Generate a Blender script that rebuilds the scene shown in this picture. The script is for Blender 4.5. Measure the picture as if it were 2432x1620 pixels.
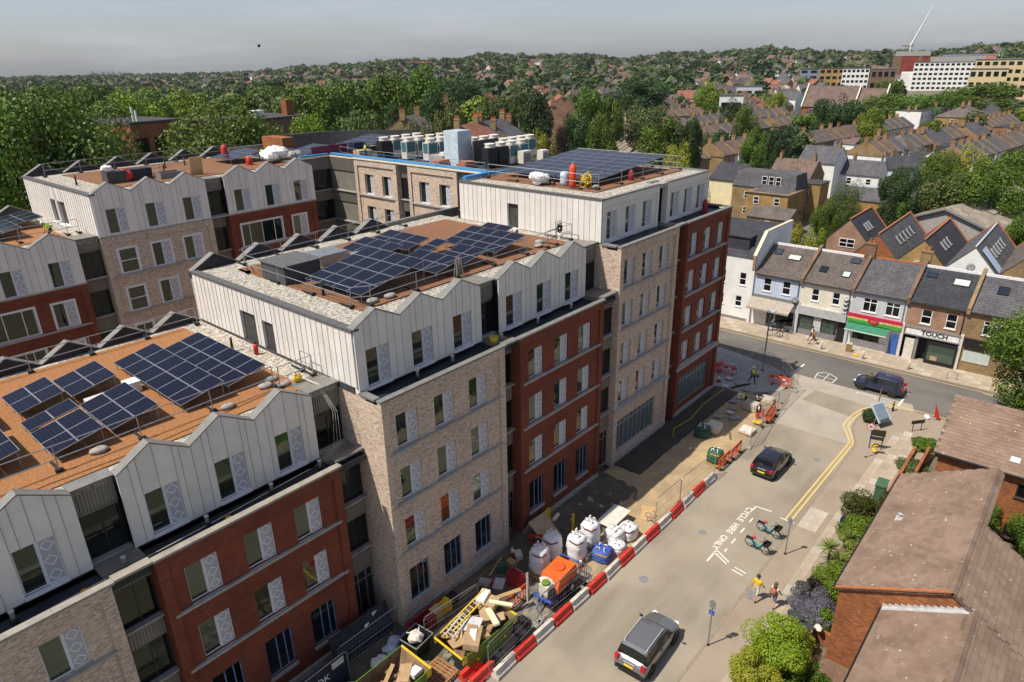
import bpy, bmesh, math, random
from mathutils import Vector, Matrix
PI = math.pi; R = math.radians
random.seed(7)
for o in list(bpy.data.objects): bpy.data.objects.remove(o)
SC = bpy.context.scene; COL = SC.collection

# ---------------------------------------------------------------- camera
YAW, PITCH, ROLL, FPX = 0.7181649564, 0.3899998025, -0.0180671285, 1619.97
CAM = Vector((0, 0, 29))
_f = Vector((math.cos(YAW)*math.cos(PITCH), math.sin(YAW)*math.cos(PITCH), -math.sin(PITCH)))
_r = Vector((math.sin(YAW), -math.cos(YAW), 0)); _u = _r.cross(_f)
_r2 = math.cos(ROLL)*_r + math.sin(ROLL)*_u; _u2 = -math.sin(ROLL)*_r + math.cos(ROLL)*_u
cd = bpy.data.cameras.new('camera'); cam = bpy.data.objects.new('camera', cd); COL.objects.link(cam)
M3 = Matrix((_r2, _u2, -_f)).transposed()
cam.matrix_world = Matrix.Translation(CAM) @ M3.to_4x4()
cd.sensor_width = 36; cd.lens = FPX/2432*36; cd.clip_start = 0.5; cd.clip_end = 30000
SC.camera = cam
def ray(px, py):                     # direction of a photograph pixel
    return _f + _r2*((px-1216)/FPX) - _u2*((py-810)/FPX)
def at_dist(px, py, d):              # point on that pixel's ray at horizontal distance d
    v = ray(px, py); return CAM + v*(d/math.hypot(v.x, v.y))
# ---------------------------------------------------------------- sky, sun, exposure
SUN_AZ, SUN_EL = R(154.5), R(57.5)   # towards the sun, angle from +X to +Y
W = bpy.data.worlds.new('World'); SC.world = W; W.use_nodes = True
nt = W.node_tree; nt.nodes.clear()
def N(t, ty, **k):
    n = t.nodes.new(ty)
    for a, v in k.items(): setattr(n, a, v)
    return n
out = N(nt, 'ShaderNodeOutputWorld'); bg = N(nt, 'ShaderNodeBackground'); bg.inputs[1].default_value = 0.1
sky = N(nt, 'ShaderNodeTexSky', sky_type='NISHITA', sun_disc=False)
sky.sun_elevation = SUN_EL; sky.sun_rotation = PI/2 - SUN_AZ
sky.air_density = 1.0; sky.dust_density = 1.2; sky.ozone_density = 2.0
tc = N(nt, 'ShaderNodeTexCoord'); mp = N(nt, 'ShaderNodeMapping'); mp.inputs['Scale'].default_value = (1.6, 1.6, 13)
nz = N(nt, 'ShaderNodeTexNoise'); nz.inputs['Scale'].default_value = 1.9; nz.inputs['Detail'].default_value = 7; nz.inputs['Roughness'].default_value = .58
cr = N(nt, 'ShaderNodeValToRGB'); cr.color_ramp.elements[0].position = .45; cr.color_ramp.elements[1].position = .74
cr.color_ramp.elements[0].color = (0, 0, 0, 1); cr.color_ramp.elements[1].color = (.62, .62, .62, 1)
mx = N(nt, 'ShaderNodeMix', data_type='RGBA'); mx.inputs[7].default_value = (5.0, 5.1, 5.5, 1)
hs = N(nt, 'ShaderNodeHueSaturation'); hs.inputs['Saturation'].default_value = .75
L = nt.links.new
L(tc.outputs['Generated'], mp.inputs[0]); L(mp.outputs[0], nz.inputs[0]); L(nz.outputs[0], cr.inputs[0])
ti = N(nt, 'ShaderNodeMix', data_type='RGBA', blend_type='MULTIPLY'); ti.inputs[0].default_value = 1; ti.inputs[7].default_value = (.94, .95, 1.06, 1); L(sky.outputs[0], hs.inputs['Color']); L(hs.outputs[0], ti.inputs[6]); L(ti.outputs[2], mx.inputs[6]); L(cr.outputs[0], mx.inputs[0]); L(mx.outputs[2], bg.inputs[0]); L(bg.outputs[0], out.inputs[0])
sl = bpy.data.lights.new('sun', 'SUN'); sl.energy = 4.9; sl.angle = R(.53); sl.color = (1, .93, .82)
so = bpy.data.objects.new('sun', sl); COL.objects.link(so)
sd = Vector((math.cos(SUN_EL)*math.cos(SUN_AZ), math.cos(SUN_EL)*math.sin(SUN_AZ), math.sin(SUN_EL)))
so.rotation_euler = sd.to_track_quat('Z', 'Y').to_euler(); so.location = (0, 0, 200)
vs = SC.view_settings; vs.view_transform = 'Standard'; vs.look = 'None'; vs.gamma = 1; vs.use_curve_mapping = False; vs.exposure = 0.25

# ---------------------------------------------------------------- materials
MAT = {}
def _new(name):
    m = bpy.data.materials.new(name); m.use_nodes = True; MAT[name] = m
    t = m.node_tree; b = t.nodes['Principled BSDF']; return m, t, b
def _c(c): return (c[0], c[1], c[2], 1)
def pm(name, col, rough=.8, var=.18, scale=3., bump=0., metal=0., spec=.4, col2=None, detail=5, rnd=0., stretch=None, bscale=None, lo=.35, hi=.65, coat=0):
    """principled with noise-driven variation in object space"""
    m, t, b = _new(name); l = t.links.new
    b.inputs['Roughness'].default_value = rough; b.inputs['Metallic'].default_value = metal; b.inputs['Specular IOR Level'].default_value = spec
    if coat: b.inputs['Coat Weight'].default_value = coat; b.inputs['Coat Roughness'].default_value = .05
    c2 = col2 or tuple(max(0, x*(1-var*2)) for x in col)
    tc = N(t, 'ShaderNodeTexCoord'); src = tc.outputs['Object']
    if stretch:
        mp = N(t, 'ShaderNodeMapping'); mp.inputs['Scale'].default_value = stretch; l(src, mp.inputs[0]); src = mp.outputs[0]
    nz = N(t, 'ShaderNodeTexNoise'); nz.inputs['Scale'].default_value = scale; nz.inputs['Detail'].default_value = detail; nz.inputs['Roughness'].default_value = .6
    l(src, nz.inputs['Vector'])
    cr = N(t, 'ShaderNodeValToRGB'); e = cr.color_ramp.elements
    e[0].position = lo; e[1].position = hi; e[0].color = _c(c2); e[1].color = _c(col)
    l(nz.outputs[0], cr.inputs[0]); cout = cr.outputs[0]
    if rnd:
        oi = N(t, 'ShaderNodeObjectInfo'); mr = N(t, 'ShaderNodeMapRange'); mr.inputs[3].default_value = 1-rnd; mr.inputs[4].default_value = 1+rnd
        l(oi.outputs['Random'], mr.inputs[0]); vm = N(t, 'ShaderNodeVectorMath', operation='SCALE'); l(cout, vm.inputs[0]); l(mr.outputs[0], vm.inputs['Scale']); cout = vm.outputs[0]
    l(cout, b.inputs['Base Color'])
    if bump:
        n2 = N(t, 'ShaderNodeTexNoise'); n2.inputs['Scale'].default_value = bscale or scale*6; n2.inputs['Detail'].default_value = 3; l(src, n2.inputs['Vector'])
        bm_ = N(t, 'ShaderNodeBump'); bm_.inputs['Strength'].default_value = bump; bm_.inputs['Distance'].default_value = .03
        l(n2.outputs[0], bm_.inputs['Height']); l(bm_.outputs[0], b.inputs['Normal'])
    return m
def wallcoord(t):
    """(along-wall, height) in metres from world position and normal"""
    l = t.links.new; g = N(t, 'ShaderNodeNewGeometry'); sp = N(t, 'ShaderNodeSeparateXYZ'); sn = N(t, 'ShaderNodeSeparateXYZ')
    l(g.outputs['Position'], sp.inputs[0]); l(g.outputs['True Normal'], sn.inputs[0])
    def mth(op, a, b=None):
        n = N(t, 'ShaderNodeMath', operation=op)
        for i, v in enumerate((a, b)):
            if v is None: continue
            if isinstance(v, (int, float)): n.inputs[i].default_value = v
            else: l(v, n.inputs[i])
        return n.outputs[0]
    ax = mth('ABSOLUTE', sn.outputs[0]); gt = mth('GREATER_THAN', ax, .6)
    u = mth('ADD', mth('MULTIPLY', sp.outputs[1], gt), mth('MULTIPLY', sp.outputs[0], mth('SUBTRACT', 1., gt)))
    az = mth('GREATER_THAN', mth('ABSOLUTE', sn.outputs[2]), .8)
    v = mth('ADD', mth('MULTIPLY', sp.outputs[2], mth('SUBTRACT', 1., az)), mth('MULTIPLY', sp.outputs[1], az))
    cb = N(t, 'ShaderNodeCombineXYZ'); l(u, cb.inputs[0]); l(v, cb.inputs[1]); return cb.outputs[0]
def brick(name, c1, c2, mortar, rough=.85, bw=.235, bh=.078, msize=.012, bump=.5, dirt=.25, bias=0., speck=None):
    m, t, b = _new(name); l = t.links.new; uv = wallcoord(t)
    bt = N(t, 'ShaderNodeTexBrick'); bt.inputs['Scale'].default_value = 1; bt.inputs['Brick Width'].default_value = bw; bt.inputs['Row Height'].default_value = bh
    bt.inputs['Mortar Size'].default_value = msize; bt.inputs['Mortar Smooth'].default_value = .2; bt.inputs['Bias'].default_value = bias
    bt.inputs['Color1'].default_value = _c(c1); bt.inputs['Color2'].default_value = _c(c2); bt.inputs['Mortar'].default_value = _c(mortar)
    l(uv, bt.inputs['Vector'])
    nz = N(t, 'ShaderNodeTexNoise'); nz.inputs['Scale'].default_value = .55; nz.inputs['Detail'].default_value = 7; l(uv, nz.inputs['Vector'])
    mr = N(t, 'ShaderNodeMapRange'); mr.inputs[1].default_value = .3; mr.inputs[2].default_value = .7; mr.inputs[3].default_value = 1-dirt; mr.inputs[4].default_value = 1+dirt*.5; l(nz.outputs[0], mr.inputs[0])
    vm = N(t, 'ShaderNodeVectorMath', operation='SCALE'); l(bt.outputs['Color'], vm.inputs[0]); l(mr.outputs[0], vm.inputs['Scale']); c = vm.outputs[0]
    if speck:
        n2 = N(t, 'ShaderNodeTexNoise'); n2.inputs['Scale'].default_value = 5.5; n2.inputs['Detail'].default_value = 2; mp = N(t, 'ShaderNodeMapping'); mp.inputs['Scale'].default_value = (.8, 2.3, 1); l(uv, mp.inputs[0]); l(mp.outputs[0], n2.inputs['Vector'])
        r2 = N(t, 'ShaderNodeMapRange'); r2.inputs[1].default_value = .52; r2.inputs[2].default_value = .62; l(n2.outputs[0], r2.inputs[0])
        mx = N(t, 'ShaderNodeMix', data_type='RGBA'); mx.inputs[7].default_value = _c(speck); l(r2.outputs[0], mx.inputs[0]); l(c, mx.inputs[6]); c = mx.outputs[2]
    l(c, b.inputs['Base Color']); b.inputs['Roughness'].default_value = rough; b.inputs['Specular IOR Level'].default_value = .25
    bp = N(t, 'ShaderNodeBump'); bp.inputs['Strength'].default_value = bump; bp.inputs['Distance'].default_value = .02; bp.invert = True
    l(bt.outputs['Fac'], bp.inputs['Height']); l(bp.outputs[0], b.inputs['Normal']); return m
def stones(name, cols, scale, rough=.9, bump=.8):
    m, t, b = _new(name); l = t.links.new; tc = N(t, 'ShaderNodeTexCoord')
    v = N(t, 'ShaderNodeTexVoronoi'); v.inputs['Scale'].default_value = scale; l(tc.outputs['Object'], v.inputs['Vector'])
    sp = N(t, 'ShaderNodeSeparateColor'); l(v.outputs['Color'], sp.inputs[0])
    cr = N(t, 'ShaderNodeValToRGB'); e = cr.color_ramp.elements
    while len(e) < len(cols): e.new(.5)
    for i, c in enumerate(cols): e[i].position = i/(len(cols)-1); e[i].color = _c(c)
    l(sp.outputs[0], cr.inputs[0])
    mr = N(t, 'ShaderNodeMapRange'); mr.inputs[1].default_value = .0; mr.inputs[2].default_value = .7; mr.inputs[3].default_value = 1.1; mr.inputs[4].default_value = .55; l(v.outputs['Distance'], mr.inputs[0])
    vm = N(t, 'ShaderNodeVectorMath', operation='SCALE'); l(cr.outputs[0], vm.inputs[0]); l(mr.outputs[0], vm.inputs['Scale'])
    l(vm.outputs[0], b.inputs['Base Color']); b.inputs['Roughness'].default_value = rough; b.inputs['Specular IOR Level'].default_value = .2
    bp = N(t, 'ShaderNodeBump'); bp.inputs['Strength'].default_value = bump; bp.inputs['Distance'].default_value = .04; bp.invert = True
    l(v.outputs['Distance'], bp.inputs['Height']); l(bp.outputs[0], b.inputs['Normal']); return m
def glass(name, col=(.012, .018, .015), spec=1.0, ior=1.9, rough=.02, rnd=.5):
    m, t, b = _new(name); l = t.links.new
    oi = N(t, 'ShaderNodeObjectInfo'); vm = N(t, 'ShaderNodeVectorMath', operation='SCALE'); vm.inputs[0].default_value = col
    mr = N(t, 'ShaderNodeMapRange'); mr.inputs[3].default_value = 1-rnd; mr.inputs[4].default_value = 1+rnd*2; l(oi.outputs['Random'], mr.inputs[0]); l(mr.outputs[0], vm.inputs['Scale'])
    l(vm.outputs[0], b.inputs['Base Color']); b.inputs['Roughness'].default_value = rough; b.inputs['IOR'].default_value = ior; b.inputs['Specular IOR Level'].default_value = spec*.5
    b.inputs['Specular Tint'].default_value = (.82, 1, .86, 1)
    tc = N(t, 'ShaderNodeTexCoord'); nz = N(t, 'ShaderNodeTexNoise'); nz.inputs['Scale'].default_value = 1.3; l(tc.outputs['Object'], nz.inputs['Vector'])
    bp = N(t, 'ShaderNodeBump'); bp.inputs['Strength'].default_value = .06; bp.inputs['Distance'].default_value = .05; l(nz.outputs[0], bp.inputs['Height']); l(bp.outputs[0], b.inputs['Normal'])
    return m
def leafmat(name, col, col2, trans=.22, rnd=.2):
    m, t, b = _new(name); l = t.links.new
    oi = N(t, 'ShaderNodeObjectInfo'); g = N(t, 'ShaderNodeNewGeometry')
    nz = N(t, 'ShaderNodeTexNoise'); nz.inputs['Scale'].default_value = .55; nz.inputs['Detail'].default_value = 4; l(g.outputs['Position'], nz.inputs['Vector'])
    wn = N(t, 'ShaderNodeTexWhiteNoise', noise_dimensions='1D'); l(g.outputs['Random Per Island'], wn.inputs['W'])
    ad = N(t, 'ShaderNodeMath', operation='ADD'); l(nz.outputs[0], ad.inputs[0]); m2 = N(t, 'ShaderNodeMath', operation='MULTIPLY'); m2.inputs[1].default_value = .5; l(wn.outputs[0], m2.inputs[0]); l(m2.outputs[0], ad.inputs[1])
    cr = N(t, 'ShaderNodeValToRGB'); e = cr.color_ramp.elements; e[0].position = .45; e[1].position = 1.0; e[0].color = _c(col2); e[1].color = _c(col)
    l(ad.outputs[0], cr.inputs[0])
    hs = N(t, 'ShaderNodeHueSaturation'); mr = N(t, 'ShaderNodeMapRange'); mr.inputs[3].default_value = 1-rnd; mr.inputs[4].default_value = 1+rnd; l(oi.outputs['Random'], mr.inputs[0]); l(mr.outputs[0], hs.inputs['Value'])
    mh = N(t, 'ShaderNodeMapRange'); mh.inputs[3].default_value = .485; mh.inputs[4].default_value = .515; l(oi.outputs['Random'], mh.inputs[0]); l(mh.outputs[0], hs.inputs['Hue'])
    l(cr.outputs[0], hs.inputs['Color']); l(hs.outputs[0], b.inputs['Base Color']); b.inputs['Roughness'].default_value = .55; b.inputs['Specular IOR Level'].default_value = .3
    tr = N(t, 'ShaderNodeBsdfTranslucent'); l(hs.outputs[0], tr.inputs[0]); ms = N(t, 'ShaderNodeMixShader'); ms.inputs[0].default_value = trans
    o = t.nodes['Material Output']; l(b.outputs[0], ms.inputs[1]); l(tr.outputs[0], ms.inputs[2]); l(ms.outputs[0], o.inputs[0]); return m
def emitless(name, col, rough=.5, **k): return pm(name, col, rough, var=.04, scale=8, **k)

brick('pale_brick', (.60, .44, .31), (.30, .19, .12), (.50, .42, .34), bump=.6, dirt=.15, bias=-.15, speck=(.60, .53, .46))
brick('red_brick', (.225, .050, .021), (.14, .028, .013), (.16, .07, .045), bump=.4, dirt=.22)
brick('stock_brick', (.33, .215, .095), (.21, .135, .065), (.28, .215, .135), dirt=.3)
brick('yellow_brick', (.42, .265, .085), (.28, .165, .055), (.34, .245, .13), dirt=.3)
brick('pink_brick', (.38, .21, .13), (.27, .15, .095), (.34, .25, .18), dirt=.3)
brick('orange_brick', (.42, .135, .03), (.20, .055, .022), (.22, .13, .08), dirt=.3, bw=.225)
brick('brown_brick', (.22, .12, .07), (.15, .085, .055), (.2, .15, .11), dirt=.3)
pm('white_clad', (.70, .665, .61), .55, var=.05, scale=1.2, rnd=.05, spec=.35)
pm('clad_back', (.06, .058, .055), .8)
pm('grey_coping', (.20, .195, .18), .6, var=.12, scale=2.5, bump=.1)
pm('beige_coping', (.32, .29, .245), .75, var=.14, scale=1.8, bump=.15, bscale=2)
pm('dark_coping', (.115, .112, .108), .55, var=.12, scale=3)
pm('membrane', (.020, .024, .036), .5, var=.3, scale=1.3, bump=.25, bscale=1.2)
pm('membrane_grey', (.065, .066, .07), .6, var=.2, scale=2)
pm('corrugated', (.235, .215, .18), .5, var=.06, scale=1.5)
pm('link_grey', (.20, .185, .155), .7, var=.1, scale=1.5)
pm('concrete', (.36, .34, .31), .85, var=.12, scale=2.5, bump=.15)
pm('dark_frame', (.02, .021, .024), .4, var=.1)
pm('blue_film', (.16, .30, .46), .35, var=.25, scale=3)
pm('white_pvc', (.78, .78, .77), .35, var=.04, scale=4)
pm('lilac_white', (.66, .67, .70), .45, var=.03, scale=4)
def perf():
    m, t, b = _new('perforated'); l = t.links.new; uv = wallcoord(t)
    w = N(t, 'ShaderNodeTexBrick'); w.inputs['Scale'].default_value = 1; w.inputs['Brick Width'].default_value = .07; w.inputs['Row Height'].default_value = .034; w.inputs['Mortar Size'].default_value = .011; w.inputs['Mortar Smooth'].default_value = .1
    w.inputs['Color1'].default_value = (.22, .225, .245, 1); w.inputs['Color2'].default_value = (.25, .255, .275, 1); w.inputs['Mortar'].default_value = (.42, .43, .455, 1); l(uv, w.inputs['Vector'])
    l(w.outputs[0], b.inputs['Base Color']); b.inputs['Roughness'].default_value = .5
perf()
glass('window_glass'); glass('green_glass', (.02, .03, .024), ior=2.0); glass('dark_glass', (.006, .007, .009), ior=1.5)
glass('shop_glass', (.07, .10, .11), ior=1.7); glass('car_glass', (.008, .009, .01), ior=1.6, rnd=0); glass('sky_glass', (.02, .03, .045), ior=1.7); pm('pale_glass', (.50, .55, .52), .12, var=.08)
stones('gravel', ((.26, .23, .185), (.46, .415, .34), (.58, .53, .45), (.70, .66, .58)), 9)
pm('sedum', (.27, .125, .058), .95, col2=(.12, .058, .03), scale=9, bump=1., bscale=22, detail=10, lo=.3, hi=.7)
pm('sedum_orange', (.39, .175, .062), .95, col2=(.20, .088, .035), scale=9, bump=1., bscale=22, detail=10, lo=.3, hi=.7)
def solar():
    m, t, b = _new('solar_cell'); l = t.links.new; tc = N(t, 'ShaderNodeTexCoord')
    bt = N(t, 'ShaderNodeTexBrick'); bt.offset = 0; bt.inputs['Scale'].default_value = 1; bt.inputs['Brick Width'].default_value = .178; bt.inputs['Row Height'].default_value = .105; bt.inputs['Mortar Size'].default_value = .0045
    bt.inputs['Color1'].default_value = (.004, .005, .014, 1); bt.inputs['Color2'].default_value = (.005, .006, .017, 1); bt.inputs['Mortar'].default_value = (.03, .032, .05, 1)
    l(tc.outputs['Object'], bt.inputs['Vector']); l(bt.outputs[0], b.inputs['Base Color']); b.inputs['Roughness'].default_value = .13; b.inputs['Specular IOR Level'].default_value = .12
    nz = N(t, 'ShaderNodeTexNoise'); nz.inputs['Scale'].default_value = .8; l(tc.outputs['Object'], nz.inputs['Vector']); mr = N(t, 'ShaderNodeMapRange'); mr.inputs[3].default_value = .1; mr.inputs[4].default_value = .24; l(nz.outputs[0], mr.inputs[0]); l(mr.outputs[0], b.inputs['Roughness'])
solar()
pm('alu', (.55, .56, .57), .38, metal=.7, var=.08); pm('steel', (.42, .43, .44), .42, metal=.75, var=.15, scale=6)
pm('rubber', (.022, .022, .022), .8, var=.2); pm('black_plastic', (.015, .015, .016), .45, var=.1)
# roads: worn asphalt with long streaks and patches
def asphalt(name, base, streak, patch, sx):
    m, t, b = _new(name); l = t.links.new; tc = N(t, 'ShaderNodeTexCoord')
    mp = N(t, 'ShaderNodeMapping'); mp.inputs['Scale'].default_value = sx; l(tc.outputs['Object'], mp.inputs[0])
    n1 = N(t, 'ShaderNodeTexNoise'); n1.inputs['Scale'].default_value = .9; n1.inputs['Detail'].default_value = 8; n1.inputs['Roughness'].default_value = .62; l(mp.outputs[0], n1.inputs['Vector'])
    r1 = N(t, 'ShaderNodeValToRGB'); e = r1.color_ramp.elements; e[0].position = .36; e[1].position = .64; e[0].color = _c(base); e[1].color = _c(streak); l(n1.outputs[0], r1.inputs[0])
    n2 = N(t, 'ShaderNodeTexNoise'); n2.inputs['Scale'].default_value = .16; n2.inputs['Detail'].default_value = 6; l(tc.outputs['Object'], n2.inputs['Vector'])
    r2 = N(t, 'ShaderNodeMapRange'); r2.inputs[1].default_value = .45; r2.inputs[2].default_value = .6; l(n2.outputs[0], r2.inputs[0])
    mx = N(t, 'ShaderNodeMix', data_type='RGBA'); mx.inputs[7].default_value = _c(patch); l(r2.outputs[0], mx.inputs[0]); l(r1.outputs[0], mx.inputs[6])
    n3 = N(t, 'ShaderNodeTexNoise'); n3.inputs['Scale'].default_value = 38; n3.inputs['Detail'].default_value = 2; l(tc.outputs['Object'], n3.inputs['Vector'])
    r3 = N(t, 'ShaderNodeMapRange'); r3.inputs[3].default_value = .82; r3.inputs[4].default_value = 1.18; l(n3.outputs[0], r3.inputs[0])
    vm = N(t, 'ShaderNodeVectorMath', operation='SCALE'); l(mx.outputs[2], vm.inputs[0]); l(r3.outputs[0], vm.inputs['Scale']); l(vm.outputs[0], b.inputs['Base Color'])
    b.inputs['Roughness'].default_value = .9; b.inputs['Specular IOR Level'].default_value = .25
    bp = N(t, 'ShaderNodeBump'); bp.inputs['Strength'].default_value = .3; bp.inputs['Distance'].default_value = .02; l(n3.outputs[0], bp.inputs['Height']); l(bp.outputs[0], b.inputs['Normal'])
asphalt('asphalt_side', (.215, .183, .138), (.27, .233, .18), (.305, .262, .20), (.12, .9, 1))
asphalt('asphalt_main', (.105, .097, .088), (.135, .125, .112), (.155, .142, .125), (.9, .1, 1))
asphalt('concrete_apron', (.30, .265, .215), (.37, .33, .27), (.34, .30, .245), (.5, .5, 1))
asphalt('pavement_mat', (.26, .205, .15), (.32, .26, .195), (.30, .24, .18), (.6, .6, 1))
asphalt('far_pavement', (.30, .225, .15), (.36, .28, .195), (.33, .255, .175), (.6, .6, 1))
pm('slab', (.40, .33, .245), .9, var=.1, scale=1.5, bump=.1, rnd=.1); pm('slab_pale', (.47, .41, .33), .9, var=.1, scale=1.5, rnd=.08)
pm('kerb', (.33, .27, .20), .9, var=.18, scale=2); pm('new_slab', (.32, .31, .30), .85, var=.1, scale=1.5, rnd=.1)
pm('sand', (.42, .305, .165), .95, col2=(.29, .215, .13), scale=.6, bump=.7, bscale=5, detail=8)
pm('mud', (.13, .105, .075), .95, col2=(.07, .06, .045), scale=.8, bump=.8, bscale=5, detail=8)
pm('wet_concrete', (.06, .05, .038), .75, var=.18, scale=.8, bump=.2)
pm('rubble', (.27, .235, .19), .95, col2=(.10, .09, .075), scale=2.2, bump=1., bscale=9, detail=8)
pm('road_paint', (.66, .63, .55), .8, col2=(.42, .38, .32), scale=6, lo=.25, hi=.5); pm('yellow_paint', (.62, .44, .14), .8, col2=(.42, .32, .15), scale=5, lo=.25, hi=.5)
pm('soil', (.22, .15, .085), .95, var=.3, scale=2, bump=.6); pm('lawn', (.12, .17, .03), .95, col2=(.07, .11, .02), scale=4, bump=.8, bscale=40)
pm('terrain', (.085, .10, .045), .95, col2=(.16, .14, .10), scale=.018, detail=8)
leafmat('leaf_mid', (.125, .20, .018), (.04, .08, .008)); leafmat('leaf_dark', (.055, .10, .022), (.018, .04, .010)); leafmat('leaf_bright', (.22, .29, .02), (.09, .15, .010))
leafmat('leaf_olive', (.13, .165, .04), (.05, .075, .02)); leafmat('leaf_yellow', (.33, .31, .03), (.16, .19, .02)); leafmat('leaf_purple', (.05, .022, .022), (.02, .012, .012)); leafmat('leaf_lavender', (.23, .19, .30), (.13, .15, .10))
leafmat('leaf_far', (.095, .135, .035), (.045, .07, .022))
pm('bark', (.10, .075, .05), .95, var=.3, scale=5, bump=.6)
for n, c in dict(red=(.55, .03, .02), dark_red=(.25, .015, .02), orange=(.70, .13, .02), yellow=(.70, .46, .02), green=(.13, .24, .025), blue=(.04, .10, .42), navy=(.012, .02, .045), hi_vis=(.55, .80, .02), white=(.80, .79, .77), off_white=(.66, .62, .54), cream=(.68, .62, .46), black=(.012, .012, .013), grey=(.22, .22, .22), silver=(.52, .52, .53), turquoise=(.10, .42, .50), skin=(.42, .23, .15), hair=(.03, .018, .012), hair_brown=(.11, .055, .03), denim=(.10, .15, .26), wood=(.46, .30, .14), ply=(.55, .36, .17), card=(.45, .30, .17), foam=(.72, .66, .45), rope=(.36, .31, .25), terracotta=(.42, .15, .06), orange_red=(.66, .075, .02), dark_green=(.025, .10, .06), pale_blue=(.42, .52, .66), blue_tape=(.05, .26, .55), grey_blue=(.36, .41, .47), blue_grey_panel=(.22, .27, .34), cabinet=(.06, .13, .07), lead=(.46, .46, .46), maroon=(.20, .02, .05)).items():
    pm('c_'+n, c, .62, var=.12, scale=4)
pm('red_plastic', (.66, .045, .03), .4, var=.14, scale=2.5); pm('white_plastic', (.62, .57, .49), .5, var=.15, scale=2.5); pm('orange_plastic', (.72, .11, .02), .4, var=.12, scale=2.5)
pm('car_black', (.006, .006, .008), .22, var=.0, spec=.6, coat=1); pm('car_grey', (.20, .20, .21), .35, metal=.5, var=.02, coat=.8); pm('car_blue', (.008, .012, .05), .22, var=0, coat=1)
pm('tail_red', (.5, .01, .015), .15, var=.05); pm('lamp_clear', (.7, .7, .72), .08, var=.02); pm('plate_yellow', (.75, .55, .03), .4, var=.03)
for n, c, c2 in (('slate', (.13, .125, .13), (.085, .082, .088)), ('slate_dark', (.062, .064, .072), (.042, .043, .05)), ('slate_brown', (.165, .135, .12), (.11, .09, .08)), ('tile_brown', (.21, .145, .115), (.12, .085, .07)), ('tile_red', (.34, .14, .085), (.2, .085, .06)), ('felt', (.085, .08, .078), (.055, .052, .052)), ('asbestos', (.34, .295, .225), (.22, .19, .15))):
    m = brick('roof_'+n, c, c2, tuple(x*.55 for x in c2), bw=.32 if n != 'asbestos' else .9, bh=.2 if n != 'asbestos' else 1.2, msize=.012, bump=.4, dirt=.25)
for n, c in dict(white=(.76, .75, .72), cream=(.70, .65, .53), cream_bright=(.74, .64, .40), blue=(.50, .58, .70), grey=(.50, .52, .55), buff=(.60, .47, .27), concrete=(.45, .42, .37), pink=(.55, .38, .32), ochre=(.60, .34, .05)).items():
    pm('render_'+n, c, .85, var=.07, scale=.8, bump=.05)
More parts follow.
